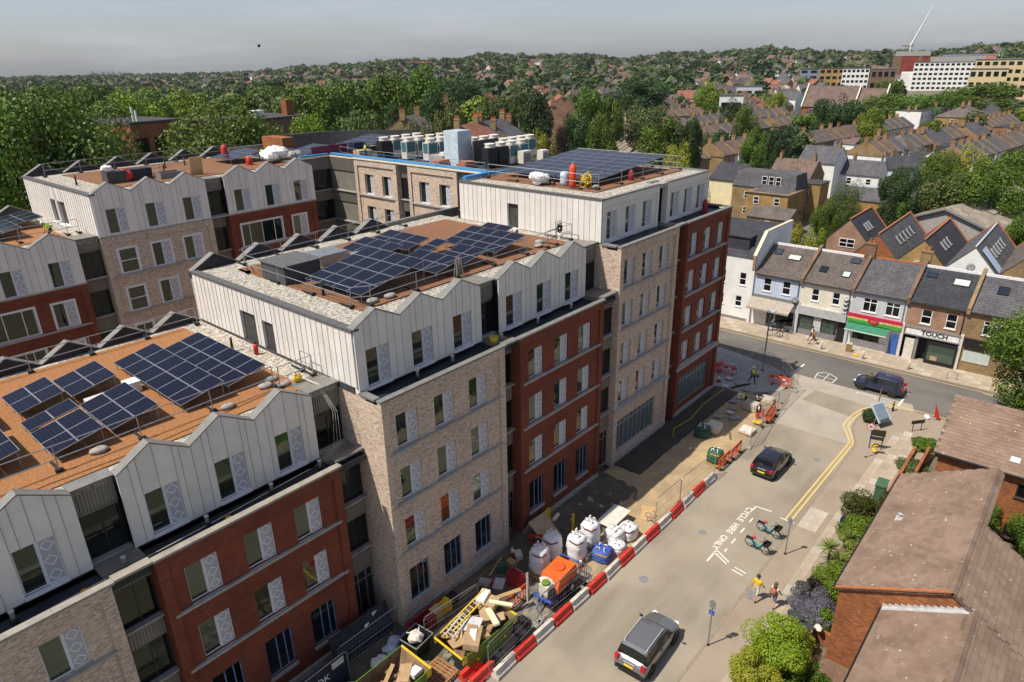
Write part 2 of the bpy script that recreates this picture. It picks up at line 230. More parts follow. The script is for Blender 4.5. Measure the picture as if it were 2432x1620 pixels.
# ---------------------------------------------------------------- mesh helpers
class MB:
    def __init__(s): s.v = []; s.f = []; s.m = []; s.mi = 0
    def add(s, vs, fs):
        b = len(s.v); s.v += [tuple(v) for v in vs]; s.f += [tuple(b+i for i in f) for f in fs]; s.m += [s.mi]*len(fs); return s
    def box(s, x0, x1, y0, y1, z0, z1):
        return s.add([(x, y, z) for z in (z0, z1) for y in (y0, y1) for x in (x0, x1)], [(0, 2, 3, 1), (4, 5, 7, 6), (0, 1, 5, 4), (2, 6, 7, 3), (0, 4, 6, 2), (1, 3, 7, 5)])
    def obox(s, c, sz, rz=0, tilt=None):
        """box centred at c, turned by rz (and an optional Euler tilt)"""
        m = Matrix.Rotation(rz, 3, 'Z')
        if tilt: m = m @ (Matrix.Rotation(tilt[0], 3, 'X') @ Matrix.Rotation(tilt[1], 3, 'Y'))
        vs = [Vector(c) + m @ Vector((x*sz[0]/2, y*sz[1]/2, z*sz[2]/2)) for z in (-1, 1) for y in (-1, 1) for x in (-1, 1)]
        return s.add(vs, [(0, 2, 3, 1), (4, 5, 7, 6), (0, 1, 5, 4), (2, 6, 7, 3), (0, 4, 6, 2), (1, 3, 7, 5)])
    def quad(s, a, b, c, d): return s.add([a, b, c, d], [(0, 1, 2, 3)])
    def poly(s, pts): return s.add(pts, [tuple(range(len(pts)))])
    def prism(s, pts, d):
        """polygon pts (3-D) extruded by vector d"""
        n = len(pts); d = Vector(d); p = [Vector(q) for q in pts]
        return s.add(p + [q+d for q in p], [tuple(range(n))[::-1], tuple(range(n, 2*n))] + [(i, (i+1) % n, n+(i+1) % n, n+i) for i in range(n)])
    def tube(s, pts, r, n=6, cap=True):
        pts = [Vector(p) for p in pts]; rs = r if isinstance(r, (list, tuple)) else [r]*len(pts); vs = []; fs = []
        up = Vector((0, 0, 1))
        for i, p in enumerate(pts):
            d = (pts[min(i+1, len(pts)-1)] - pts[max(i-1, 0)]).normalized()
            a = d.cross(up if abs(d.z) < .95 else Vector((1, 0, 0))).normalized(); b = d.cross(a)
            vs += [p + a*math.cos(2*PI*k/n)*rs[i] + b*math.sin(2*PI*k/n)*rs[i] for k in range(n)]
        for i in range(len(pts)-1):
            fs += [(i*n+k, (i+1)*n+k, (i+1)*n+(k+1) % n, i*n+(k+1) % n) for k in range(n)]
        if cap: fs += [tuple(range(n)), tuple(range((len(pts)-1)*n, len(pts)*n))[::-1]]
        return s.add(vs, fs)
    def lathe(s, prof, n=12, c=(0, 0, 0), sy=1.):
        """profile (r, z) turned about z at c"""
        vs = [(c[0]+r*math.cos(2*PI*k/n), c[1]+sy*r*math.sin(2*PI*k/n), c[2]+z) for r, z in prof for k in range(n)]
        fs = [(i*n+k, i*n+(k+1) % n, (i+1)*n+(k+1) % n, (i+1)*n+k) for i in range(len(prof)-1) for k in range(n)]
        fs += [tuple(range(n))[::-1], tuple(range((len(prof)-1)*n, len(prof)*n))]
        return s.add(vs, fs)
    def ball(s, c, r, n=8, sz=(1, 1, 1), jit=0.):
        m = n//2+1; vs = []; fs = []
        for i in range(m+1):
            th = PI*i/m
            for k in range(n):
                j = 1+random.uniform(-jit, jit); vs.append((c[0]+r*sz[0]*j*math.sin(th)*math.cos(2*PI*k/n), c[1]+r*sz[1]*j*math.sin(th)*math.sin(2*PI*k/n), c[2]+r*sz[2]*j*math.cos(th)))
        for i in range(m): fs += [(i*n+k, (i+1)*n+k, (i+1)*n+(k+1) % n, i*n+(k+1) % n) for k in range(n)]
        return s.add(vs, fs)
    def torus(s, c, R_, r, axis='Y', n=20, k=6):
        vs = []; fs = []
        for i in range(n):
            a = 2*PI*i/n
            for j in range(k):
                b = 2*PI*j/k; q = R_+r*math.cos(b); h = r*math.sin(b); x, z = q*math.cos(a), q*math.sin(a)
                vs.append((c[0]+x, c[1]+h, c[2]+z) if axis == 'Y' else ((c[0]+h, c[1]+x, c[2]+z) if axis == 'X' else (c[0]+x, c[1]+z, c[2]+h)))
        for i in range(n): fs += [(i*k+j, ((i+1) % n)*k+j, ((i+1) % n)*k+(j+1) % k, i*k+(j+1) % k) for j in range(k)]
        return s.add(vs, fs)
    def mesh(s, name, mats, smooth=False, off=None):
        me = bpy.data.meshes.new(name)
        v = s.v if off is None else [(a-off[0], b-off[1], c-off[2]) for a, b, c in s.v]
        me.from_pydata(v, [], s.f)
        for m in (mats if isinstance(mats, (list, tuple)) else [mats]): me.materials.append(MAT[m])
        if any(s.m): me.polygons.foreach_set('material_index', s.m)
        if smooth: me.polygons.foreach_set('use_smooth', [True]*len(s.f))
        me.update(); return me
ORG = {}
def link(name, me, parent=None, loc=(0, 0, 0), rz=0., rot=None, scale=None):
    o = bpy.data.objects.new(name, me); COL.objects.link(o)
    if parent is not None: o.parent = parent
    o.location = loc; o.rotation_euler = rot if rot else (0, 0, rz)
    if scale is not None: o.scale = scale if isinstance(scale, (tuple, list)) else (scale,)*3
    return o
def tag(o, label, cat, group=None):
    o['label'] = label; o['category'] = cat
    if group: o['group'] = group
    return o
def thing(name, label, cat, loc=(0, 0, 0), rz=0., group=None):
    o = link(name, None, None, loc, rz); o.empty_display_size = .2; ORG[o.name] = loc; return tag(o, label, cat, group)
def part(name, mb, mat, parent, smooth=False, loc=(0, 0, 0), rz=0., label=None):
    """mesh in the parent's own coordinates"""
    o = link(name, mb.mesh(name, mat, smooth) if isinstance(mb, MB) else mb, parent, loc, rz)
    if label: o['label'] = label
    return o
def wpart(name, mb, mat, parent, smooth=False, label=None):
    """mesh given in world coordinates, parent unturned"""
    o = link(name, mb.mesh(name, mat, smooth, ORG.get(parent.name, (0, 0, 0))), parent)
    if label: o['label'] = label
    return o
def one(name, mb, mat, label, cat, group=None, smooth=False, origin=None):
    """a thing that is a single mesh, world coordinates, origin at its base"""
    if origin is None:
        xs, ys, zs = zip(*mb.v); origin = (sum(xs)/len(xs), sum(ys)/len(ys), min(zs))
    return tag(link(name, mb.mesh(name, mat, smooth, origin), None, origin), label, cat, group)
def struct(name, mb, mat, smooth=False):
    o = link(name, mb.mesh(name, mat, smooth)); o['kind'] = 'structure'; return o
def copytree(o, parent=None, loc=None, rz=None, label=None, scale=None):
    c = o.copy(); COL.objects.link(c); c.parent = parent
    if loc is not None: c.location = loc
    if rz is not None: c.rotation_euler = (0, 0, rz)
    if scale is not None: c.scale = scale if isinstance(scale, (tuple, list)) else (scale,)*3
    if label: c['label'] = label
    for ch in list(o.children): copytree(ch, c)
    return c
def textmesh(txt, size, mat, extrude=.004, align='CENTER', shear=0, bold=0):
    cu = bpy.data.curves.new('lettering', 'FONT'); cu.body = txt; cu.size = size; cu.extrude = extrude; cu.align_x = align; cu.align_y = 'CENTER'; cu.shear = shear; cu.offset = bold
    o = bpy.data.objects.new('lettering', cu); COL.objects.link(o); dg = bpy.context.evaluated_depsgraph_get(); me = bpy.data.meshes.new_from_object(o.evaluated_get(dg))
    bpy.data.objects.remove(o); me.materials.clear(); me.materials.append(MAT[mat]); return me
# wall plane with openings: cells between cuts, plus the reveals of every opening
def wall(mb, u0, u1, z0, z1, ops, P, depth=.15, top=None):
    """P(u, z, d) -> world point, d = depth behind the face; ops = [(u0,u1,z0,z1)]"""
    us = sorted({u0, u1, *[q for o in ops for q in o[:2] if u0 < q < u1]}); zs = sorted({z0, z1, *[q for o in ops for q in o[2:4] if z0 < q < z1]})
    for a, b in zip(us, us[1:]):
        for c, d in zip(zs, zs[1:]):
            um, zm = (a+b)/2, (c+d)/2
            if any(o[0] < um < o[1] and o[2] < zm < o[3] for o in ops): continue
            mb.quad(P(a, c, 0), P(b, c, 0), P(b, d, 0), P(a, d, 0))
    for a, b, c, d in [o[:4] for o in ops]:
        mb.quad(P(a, c, 0), P(a, d, 0), P(a, d, depth), P(a, c, depth)); mb.quad(P(b, c, 0), P(b, c, depth), P(b, d, depth), P(b, d, 0))
        mb.quad(P(a, d, 0), P(b, d, 0), P(b, d, depth), P(a, d, depth)); mb.quad(P(a, c, 0), P(a, c, depth), P(b, c, depth), P(b, c, 0))
def PY(y): return lambda u, z, d=0: (u, y+d, z)        # wall facing -Y
def PX(x): return lambda u, z, d=0: (x+d, u, z)        # wall facing -X (u runs along Y)
# ---------------------------------------------------------------- windows of the new building
def _frame(w, h, t, d0, d1, mull=(), trans=()):
    m = MB(); m.box(0, t, d0, d1, 0, h); m.box(w-t, w, d0, d1, 0, h); m.box(t, w-t, d0, d1, 0, t); m.box(t, w-t, d0, d1, h-t, h)
    for x in mull: m.box(x-t/2, x+t/2, d0, d1, t, h-t)
    for z in trans: m.box(t, w-t, d0+.002, d1-.002, z-t/2, z+t/2)
    return m
WK = {}
def win_kind(key, w, h, gw, rev, sill='white', mirror=False, frame='lilac_white', gl='window_glass', mull=(), trans=(), surround=False):
    """opening w x h; gw = glazed width (rest is the perforated vent panel); rev = depth of glass behind the wall face"""
    ms = {}
    ms['frame'] = _frame(gw, h, .055, rev-.03, rev+.03, mull, trans).mesh('window', frame)
    ms['glass'] = MB().box(.05, gw-.05, rev, rev+.012, .05, h-.05).mesh('glass_pane', gl)
    pw = w-gw
    if pw > .1:
        ms['panel'] = MB().box(gw, w, rev-.05, rev+.01, 0, h).mesh('perforated_panel', 'perforated')
        d = MB(); cx = gw+pw/2; n = 3; q = min(pw*.36, h/n*.40)
        for i in range(n):
            cz = h*(i+.5)/n; p = [(cx, cz+q*1.05), (cx+q, cz), (cx, cz-q*1.05), (cx-q, cz)]
            for a, b in zip(p, p[1:]+p[:1]):
                dx, dz = b[0]-a[0], b[1]-a[1]; l = math.hypot(dx, dz); nx, nz_ = -dz/l*.022, dx/l*.022
                d.prism([(a[0]-nx, rev-.05, a[1]-nz_), (b[0]-nx, rev-.05, b[1]-nz_), (b[0]+nx, rev-.05, b[1]+nz_), (a[0]+nx, rev-.05, a[1]+nz_)], (0, -.014, 0))
        d.box(gw, gw+.05, rev-.064, rev-.05, 0, h); d.box(w-.05, w, rev-.064, rev-.05, 0, h)
        d.box(gw+.05, w-.05, rev-.064, rev-.05, 0, .06); d.box(gw+.05, w-.05, rev-.064, rev-.05, h-.06, h)
        ms['trim'] = d.mesh('diamond_trim', 'lilac_white')
    if sill == 'white': ms['sill'] = MB().box(-.04, w+.04, -.12, rev+.02, -.14, -.002).mesh('sill', 'lilac_white')
    elif sill == 'deep': ms['sill'] = MB().box(-.04, w+.04, -.3, rev+.02, -.06, .02).mesh('sill', 'white_pvc')
    elif sill == 'grey': ms['sill'] = MB().box(.002, w-.002, -.02, rev+.02, -.06, -.002).mesh('sill', 'concrete')
    elif sill == 'flush': ms['sill'] = MB().box(.002, w-.002, -.01, rev+.02, -.05, -.002).mesh('sill', 'lilac_white')
    if surround:
        b = MB(); t = .13; b.box(-t, 0, -.02, rev, -.05, h+t); b.box(w, w+t, -.02, rev, -.05, h+t); b.box(0, w, -.02, rev, h, h+t); ms['surround'] = b.mesh('surround', 'lilac_white')
    WK[key] = ms
def put_win(key, parent, x, y, z, rz=0., name='window'):
    ms = WK[key]; o = ORG.get(parent.name, (0, 0, 0))
    f = link(name, ms['frame'], parent, (x-o[0], y-o[1], z-o[2]), rz)
    for k, n in (('glass', 'glass_pane'), ('panel', 'perforated_panel'), ('trim', 'diamond_trim'), ('sill', 'sill'), ('surround', 'surround')):
        if k in ms: link(n, ms[k], f)
    return f
WW, WH = 1.42, 1.87
win_kind('brick', WW, WH, .80, .16, 'grey'); win_kind('clad', WW, 2.0, .80, .10, 'white'); win_kind('tower', WW, WH, .80, .22, 'grey')
win_kind('towerclad', 1.3, 2.0, .70, .16, 'white')
win_kind('rear', WW, WH, .80, .08, 'flush', surround=True); win_kind('side', .95, 2.0, .95, .24, 'deep', trans=(1.0,)); win_kind('side2', .8, 1.85, .8, .22, 'deep')
win_kind('door', WW, 2.25, WW, .14, 'none', frame='blue_film', gl='dark_glass', mull=(.62, 1.05)); win_kind('shop', 5.7, 2.75, 5.7, .18, 'none', frame='alu', gl='shop_glass', mull=tuple(5.7*i/9 for i in range(1, 9)), trans=(2.2,))
win_kind('link', 1.34, 1.95, 1.34, .05, 'none', frame='dark_frame', gl='dark_glass', mull=(.72,)); win_kind('linkdoor', 1.34, 2.9, 1.34, .05, 'none', frame='steel', gl='dark_glass', mull=(.6, 1.0), trans=(2.3,))
win_kind('wide', 3.9, 1.95, 3.9, .08, 'flush', mull=(.75, 1.95, 3.15), surround=True); win_kind('sash', 1.3, WH, 1.3, .06, 'flush', frame='white_pvc', trans=(.95,), surround=True); win_kind('bigdark', 3.3, 2.0, 3.3, .35, 'grey', frame='dark_frame', gl='green_glass', mull=(.9, 2.1))
win_kind('conn', 1.35, 1.9, .72, .2, 'flush')
# ---------------------------------------------------------------- cladding, zigzag parapets, corrugated links
def zigz(x, x0, per, zv, zp):
    p = ((x-x0)/per) % 1.; return zv + (zp-zv)*(1-abs(2*p-1))
def clad(parent, u0, u1, z0, topf, brks, ops, P, step=.49, mat='white_clad', th=.045, name='cladding_panel'):
    """standing-seam panels, one object each; topf(u) gives the top edge, brks its corner points"""
    n = max(1, round((u1-u0)/step)); us = [u0+(u1-u0)*i/n for i in range(n+1)]
    for o in ops:
        for q in o[:2]:
            k = min(range(len(us)), key=lambda i: abs(us[i]-q))
            if 0 < k < len(us)-1 and abs(us[k]-q) < step*.5: us[k] = q
            elif u0 < q < u1: us.append(q); us.sort()
    g = .011
    for a, b in zip(us, us[1:]):
        if b-a < .05: continue
        ins = [o for o in ops if o[0]-.01 < (a+b)/2 < o[1]+.01]; segs = []; lo = z0
        for o in sorted(ins, key=lambda o: o[2]):
            if o[2]-lo > .05: segs.append((lo, o[2]))
            lo = o[3]
        segs.append((lo, None))
        for s0, s1 in segs:
            A, B = a+g, b-g
            if s1 is None:
                tp = [(B, topf(B))] + [(q, topf(q)) for q in sorted(brks, reverse=True) if A+.02 < q < B-.02] + [(A, topf(A))]
            else: tp = [(B, s1), (A, s1)]
            if min(t[1] for t in tp) - s0 < .04: continue
            pts = [(A, s0), (B, s0)] + tp; m = MB(); n_ = len(pts)
            m.add([P(u, z, -th) for u, z in pts] + [P(u, z, -.002) for u, z in pts], [tuple(range(n_)), tuple(range(n_, 2*n_))[::-1]] + [(i, n_+i, n_+(i+1) % n_, (i+1) % n_) for i in range(n_)])
            m.add([P(A-.006, s0, -th-.03), P(A+.022, s0, -th-.03), P(A+.022, tp[-1][1], -th-.03), P(A-.006, tp[-1][1], -th-.03), P(A-.006, s0, -.01), P(A+.022, s0, -.01), P(A+.022, tp[-1][1], -.01), P(A-.006, tp[-1][1], -.01)], [(0, 1, 2, 3), (0, 4, 5, 1), (1, 5, 6, 2), (2, 6, 7, 3), (3, 7, 4, 0)])
            wpart(name, m, mat, parent)
def zigwall(parent, pts, y0, y1, zb, back=True):
    """parapet extrusion under a zigzag top line pts [(x,z)], dark inside, metal coping on top"""
    m = MB()
    for (xa, za), (xb, zb2) in zip(pts, pts[1:]):
        m.quad((xa, y1, zb), (xa, y1, za-.03), (xb, y1, zb2-.03), (xb, y1, zb)); m.quad((xa, y0, zb), (xb, y0, zb), (xb, y0, zb2-.03), (xa, y0, za-.03))
        m.quad((xa, y0, za-.03), (xb, y0, zb2-.03), (xb, y1, zb2-.03), (xa, y1, za-.03))
    for x, z in (pts[0], pts[-1]): m.quad((x, y0, zb), (x, y0, z-.03), (x, y1, z-.03), (x, y1, zb))
    wpart('parapet', m, 'membrane', parent)
    for (xa, za), (xb, zb2) in zip(pts, pts[1:]):
        c = MB(); c.prism([(xa+.004, y0-.08, za-.028), (xb-.004, y0-.08, zb2-.028), (xb-.004, y0-.08, zb2+.03), (xa+.004, y0-.08, za+.03)], (0, y1-y0+.12, 0)); wpart('coping', c, 'grey_coping', parent)
def corr(parent, u0, u1, z0, z1, P, mat='corrugated', pitch=.13):
    m = MB(); n = max(2, round((u1-u0)/pitch)); p = (u1-u0)/n; pr = []
    for i in range(n): pr += [(u0+p*i, 0), (u0+p*(i+.45), 0), (u0+p*(i+.55), -.05), (u0+p*(i+.95), -.05)]
    pr.append((u1, 0))
    for (a, da), (b, db) in zip(pr, pr[1:]): m.quad(P(a, z0, da), P(b, z0, db), P(b, z1, db), P(a, z1, da))
    m.quad(P(u0, z0, .001), P(u1, z0, .001), P(u1, z1, .001), P(u0, z1, .001)); m.quad(P(u0, z0, -.052), P(u1, z0, -.052), P(u1, z0, .0), P(u0, z0, .0))
    return wpart('corrugated_panel', m, mat, parent)
# ---------------------------------------------------------------- the new apartment blocks
def section(B, x0, x1, y, ztop, mat, wins, strings, deep=.10, pier=.45, band=.5, key='brick', ret=.8, gf=None, zb=0., plinth=True):
    """brick bay facing -Y: recessed panel between piers, window openings, stone strings"""
    ops = []
    wins = [q if len(q) > 2 else (*q, key) for q in wins]
    for x, zs, kk in wins:
        for s in zs: ops.append((x, x+WK[kk]['w'], s, s+WK[kk]['h']))
    for g in (gf or []): ops.append((g[0], g[0]+WK[g[2]]['w'], g[1], g[1]+WK[g[2]]['h']))
    m = MB(); wall(m, x0+pier, x1-pier, zb, ztop-band, ops, PY(y+deep), .3); wpart('wall', m, mat, B)
    m = MB()
    for a, b in ((x0, x0+pier), (x1-pier, x1)): m.box(a, b, y, y+.29, zb, ztop); m.box(a, b, y+.29, y+ret, zb, ztop-.25)
    m.box(x0+pier, x1-pier, y, y+.29, ztop-band, ztop); wpart('pier', m, mat, B)
    for s in strings:
        m = MB(); m.box(x0+pier*.6, x1-pier*.6, y-.035, y+deep+.02, s-.19, s-.065); wpart('string_course', m, 'concrete', B)
    for x, zs, kk in wins:
        for s in zs: put_win(kk, B, x, y+deep, s)
    for g in (gf or []):
        put_win(g[2], B, g[0], y+deep, g[1], name='entrance' if g[2] != 'shop' else 'shopfront')
        if g[2] == 'door':
            wpart('sill', MB().box(g[0]-.05, g[0]+WW+.05, y-.02, y+deep+.2, g[1]-.16, g[1]-.01), 'concrete', B)
    if plinth: wpart('plinth', MB().box(x0+.02, x1-.02, y-.03, y+deep+.05, zb, zb+.45), 'concrete', B)
for k, (w, h) in dict(brick=(WW, WH), tower=(WW, WH), rear=(WW, WH), clad=(WW, 2.), towerclad=(1.3, 2.), door=(WW, 2.25), shop=(5.7, 2.75), wide=(3.9, 1.95), sash=(1.3, WH), conn=(1.35, 1.9)).items(): WK[k]['w'] = w; WK[k]['h'] = h
def linkbay(B, x0, x1, y, sills, ztop, wh=1.95, door=None, back=.75, zb=0.):
    """recessed bay of corrugated spandrels and dark windows, facing -Y"""
    P = PY(y+back); m = MB(); m.box(x0, x1, y+back+.06, y+back+1.5, zb, ztop-.03); wpart('wall', m, 'link_grey', B)
    if door is not None:
        put_linkw(B, 'linkdoor', x0, x1, y+back, door); lo = door+2.9
    else: lo = zb
    for s in sills:
        if s-.12 > lo+.1: corr(B, x0+.01, x1-.01, lo, s-.1, P)
        wpart('ledge', MB().box(x0+.005, x1-.005, y+back-.28, y+back+.05, s-.1, s-.01), 'concrete', B)
        put_linkw(B, 'link', x0, x1, y+back, s); lo = s+wh
    corr(B, x0+.01, x1-.01, lo, ztop-.02, P)
def put_linkw(B, key, x0, x1, y, z):
    f = put_win(key, B, x0+.01, y, z); f.scale = ((x1-x0-.02)/1.34, 1, 1)
def coping(B, x0, x1, y0, y1, z, mat='beige_coping', step=2.2):
    n = max(1, round((x1-x0)/step))
    for i in range(n):
        a, b = x0+(x1-x0)*i/n, x0+(x1-x0)*(i+1)/n
        wpart('coping', MB().box(a+.006, b-.006, y0, y1, z-.06, z+.05), mat, B)
def topstorey(B, pieces, y, z0, zv, zp, wins, links, key='clad'):
    """zigzag clad storey facing -Y. pieces = [(x0, x1, [peak x])]"""
    for x0, x1, pk in pieces:
        pts = [(x0, zv+ (.02))]
        for i, p in enumerate(pk):
            pts.append((p, zp)); pts.append(((p+pk[i+1])/2, zv) if i+1 < len(pk) else (x1, zv+.02))
        def tf(u, pts=pts):
            for (a, za), (b, zb) in zip(pts, pts[1:]):
                if a-1e-6 <= u <= b+1e-6: return za+(zb-za)*(u-a)/(b-a)
            return pts[-1][1]
        ops = [(x, x+WK[key]['w'], s, s+WK[key]['h']) for x, s in wins if x0 < x < x1]
        m = MB(); wall(m, x0, x1, z0, zv-.15, ops, PY(y), .25); wpart('wall', m, 'clad_back', B)
        m = MB()
        for (a, za), (b, zb) in zip(pts, pts[1:]): m.quad((a, y, zv-.15), (b, y, zv-.15), (b, y, zb-.03), (a, y, za-.03))
        wpart('gable_backing', m, 'clad_back', B)
        clad(B, x0, x1, z0+.02, lambda u: tf(u)-.04, [q[0] for q in pts], ops, PY(y))
        zigwall(B, pts, y+.02, y+.42, zv-.4)
        for x, s in wins:
            if x0 < x < x1: put_win(key, B, x, y-.02, s)
    for a, b, zt in links: linkbay(B, a, b, y-.1, [z0+.1], zt, wh=2.15, back=.55, zb=z0); wpart('coping', MB().box(a, b, y+.2, y+.9, zt-.05, zt+.03), 'grey_coping', B)
def backzig(B, x0, x1, y, per, zv, zp, ph=0.):
    n = round((x1-x0)/per); per = (x1-x0)/n; pts = [(x0, zv)]
    for i in range(n): pts += [(x0+per*(i+.5), zp), (x0+per*(i+1), zv)]
    zigwall(B, pts, y-.42, y-.02, zv-.45)
def roof(B, x0, x1, y0, y1, z, sed=None, mat='sedum'):
    wpart('gravel', MB().box(x0, x1, y0, y1, z-.3, z), 'gravel', B)
    for s in (sed or []): wpart('green_roof', MB().box(s[0], s[1], s[2], s[3], z-.1, z+.06), mat, B)
def lightstop(B, x0, x1, y0, y1, z0, z1, mat='clad_back'): wpart('core', MB().box(x0, x1, y0, y1, z0, z1), mat, B)  # unseen dark box added inside a block to stop light passing through
YF, YB = 23.8, 25.1
S3 = [4.85, 7.95, 11.05]; G1 = 'new apartment blocks round the courtyard'
# --- low front block (nearest, at left)
b1 = thing('apartment_block', 'nearest low apartment block with orange planted roof and six visible solar arrays', 'building', (-9, YB, 0), group=G1)
lightstop(b1, -8.9, 17.3, YB+2.8, 41.3, 0, 13.8); lightstop(b1, -8.9, 17.2, YB+1.4, YB+3, 0, 10.6)
section(b1, 6.95, 15.8, YB, 10.85, 'red_brick', [(x, S3[:2]) for x in (7.98, 10.6, 13.13)], S3[:2], gf=[(x, 1.35, 'door') for x in (7.98, 10.6, 13.13)])
section(b1, -3.6, 5.33, YB, 10.85, 'pale_brick', [(x, S3[:2]) for x in (-2.6, 0.02, 2.63)], S3[:2], gf=[(2.63, 1.35, 'door')])
linkbay(b1, 5.33, 6.95, YB, S3[:2], 10.8, door=.4); linkbay(b1, 15.8, 17.6, YB, S3[:2], 10.8, door=.4, back=.9); linkbay(b1, -5.2, -3.6, YB, S3[:2], 10.8)
section(b1, -9, -5.2, YB, 10.85, 'red_brick', [], [])
wpart('terrace', MB().box(-9, 17.6, YB+.3, YB+1.72, 10.3, 10.6), 'membrane', b1)
coping(b1, -9, 5.45, YB-.06, YB+.3, 10.88); coping(b1, 6.9, 15.9, YB-.06, YB+.3, 10.88); coping(b1, 5.45, 6.9, YB+.02, YB+.48, 10.87); coping(b1, 15.9, 17.62, YB+.45, YB+.85, 10.87, 'grey_coping')
YT1 = YB+1.65
topstorey(b1, [(-9, -.95, [-7.6, -4.9, -2.3]), (-.6, 5.3, [.8, 3.74]), (6.87, 15.78, [8.32, 11.25, 14.25])], YT1, 10.75, 14.2, 15.07, [(3.0, 10.95), (.05, 10.95), (-2.9, 10.95), (7.66, 10.95), (10.63, 10.95), (13.58, 10.95)], [(5.3, 6.87, 14.2), (15.78, 17.6, 14.25)])
roof(b1, -9, 17.55, YT1+.42, 41.5, 14.15, [(-8.5, 16.2, YT1+1.05, 40.9)], 'sedum_orange')
backzig(b1, -9, 17.55, 41.9, 2.95, 14.2, 15.07)
wpart('back_wall', MB().box(-9, 17.5, 41.5, 41.85, 0, 13.8), 'pale_brick', b1)
# --- middle front block
b2 = thing('apartment_block', 'middle apartment block with sunlit pale brick corner and wide zigzag roof', 'building', (17.65, YF, 0), group=G1)
lightstop(b2, 17.75, 38.6, YF+2.8, 41.3, 0, 16.9); lightstop(b2, 17.75, 38.6, YF+1.2, YF+3, 0, 13.7)
section(b2, 17.65, 26.6, YF, 14., 'pale_brick', [(x, S3) for x in (18.52, 21.1, 23.7)], S3, gf=[(x, 1.2, 'door') for x in (18.52, 21.1, 23.7)], ret=1.2)
section(b2, 27.95, 36.75, YF, 14., 'red_brick', [(x, S3) for x in (28.83, 31.4, 33.95)], S3, gf=[(x, 1.35, 'door') for x in (28.83, 31.4, 33.95)])
linkbay(b2, 26.6, 27.95, YF, S3, 13.95, door=.4); linkbay(b2, 36.75, 38.62, YF, S3, 14.1, door=.3, back=.55)
m = MB(); wall(m, YF+1.15, 41.5, 0, 14.02, [], PX(17.652)); wpart('end_wall', m, 'pale_brick', b2)
wpart('terrace', MB().box(17.7, 38.62, YF+.3, YF+1.72, 13.5, 13.76), 'membrane', b2)
coping(b2, 17.6, 26.7, YF-.06, YF+.3, 14.03, 'grey_coping'); coping(b2, 27.85, 36.85, YF-.06, YF+.3, 14.03, 'grey_coping'); coping(b2, 26.7, 27.85, YF+.02, YF+.48, 14.02, 'grey_coping'); coping(b2, 36.85, 38.62, YF+.1, YF+.5, 14.12, 'grey_coping')
wpart('coping', MB().box(17.56, 17.95, YF+.41, YF+1.6, 13.97, 14.08), 'grey_coping', b2)
YT2 = YF+1.65
topstorey(b2, [(17.65, 26.45, [19.07, 22.02, 24.98]), (27.93, 36.78, [29.45, 32.4, 35.35])], YT2, 13.95, 17.3, 18.05, [(x, 14.12) for x in (18.25, 21.22, 24.2, 28.6, 31.5, 34.45)], [(26.45, 27.93, 17.3), (36.78, 38.7, 17.35)])
so2 = [(32.66, 33.76, 14.1, 15.95), (34.5, 36.1, 14.1, 16.05)]
m = MB(); wall(m, YT2, 41.5, 13.95, 17.2, so2, PX(17.65), .42); wpart('wall', m, 'white_clad', b2)
clad(b2, YT2+.02, 41.5, 14.28, lambda u: 17.22, [], so2, PX(17.65)); wpart('upstand', MB().box(17.58, 17.65, YT2+.3, 41.4, 13.95, 14.27), 'membrane_grey', b2)
for k, y1_, w_ in (('side2', 33.76, 1.1), ('side', 36.1, 1.6)):
    f = put_win(k, b2, 17.65, y1_, 14.1, -PI/2); f.scale = (w_/(.8 if k == 'side2' else .95), 1, 1)
wpart('coping', MB().box(17.55, 18.0, YT2-.05, 41.6, 17.22, 17.36), 'dark_coping', b2)
roof(b2, 17.8, 38.7, YT2+.42, 41.6, 17.24, [(19.75, 37.6, YT2+2.0, 39.8)])
backzig(b2, 17.65, 33.2, 41.95, 2.95, 17.3, 18.15); wpart('parapet', MB().box(33.2, 41., 41.6, 41.95, 16.8, 17.55), 'grey_coping', b2)
wpart('back_wall', MB().box(17.7, 38.6, 41.6, 41.9, 0, 16.9), 'pale_brick', b2)
# --- corner tower
ST = [5.05, 8.12, 11.2, 14.27]
b3 = thing('apartment_block', 'tallest corner apartment block with flat gravel roof and a red brick street end', 'building', (38.6, YF, 0), group=G1)
lightstop(b3, 38.8, 55.4, YF+2.9, 39, 0, 19.9); lightstop(b3, 38.8, 55.4, YF+1.2, YF+3, 0, 16.8)
section(b3, 38.6, 46.75, YF, 17.2, 'pale_brick', [(x, ST) for x in (39.3, 41.75, 44.2)], ST, key='tower', deep=.16, gf=[(39.35, .85, 'shop')], ret=1.2)
section(b3, 48.2, 56.0, YF, 17.2, 'red_brick', [(x, ST) for x in (48.95, 51.35, 53.75)], ST, key='tower', deep=.16, gf=[(49.0, .85, 'shop')], ret=1.2)
linkbay(b3, 46.75, 48.2, YF, ST, 17.1, door=.3)
wpart('fascia_band', MB().box(38.55, 46.8, YF-.09, YF-.002, 4.55, 4.85), 'concrete', b3); wpart('fascia_band', MB().box(48.1, 56.1, YF-.09, YF-.002, 4.55, 4.85), 'concrete', b3)
m = MB(); wall(m, YF+1.15, 39, 0, 17.22, [], PX(38.602)); wpart('end_wall', m, 'pale_brick', b3)
m = MB(); m.quad((56, YF+1.15, 0), (56, 39, 0), (56, 39, 17.2), (56, YF+1.15, 17.2)); wpart('end_wall', m, 'red_brick', b3)
wpart('terrace', MB().box(38.7, 55.9, YF+.38, YF+1.72, 16.7, 17.02), 'membrane', b3); wpart('terrace', MB().box(54.4, 55.9, YF+1.72, 39, 16.7, 17.02), 'membrane', b3)
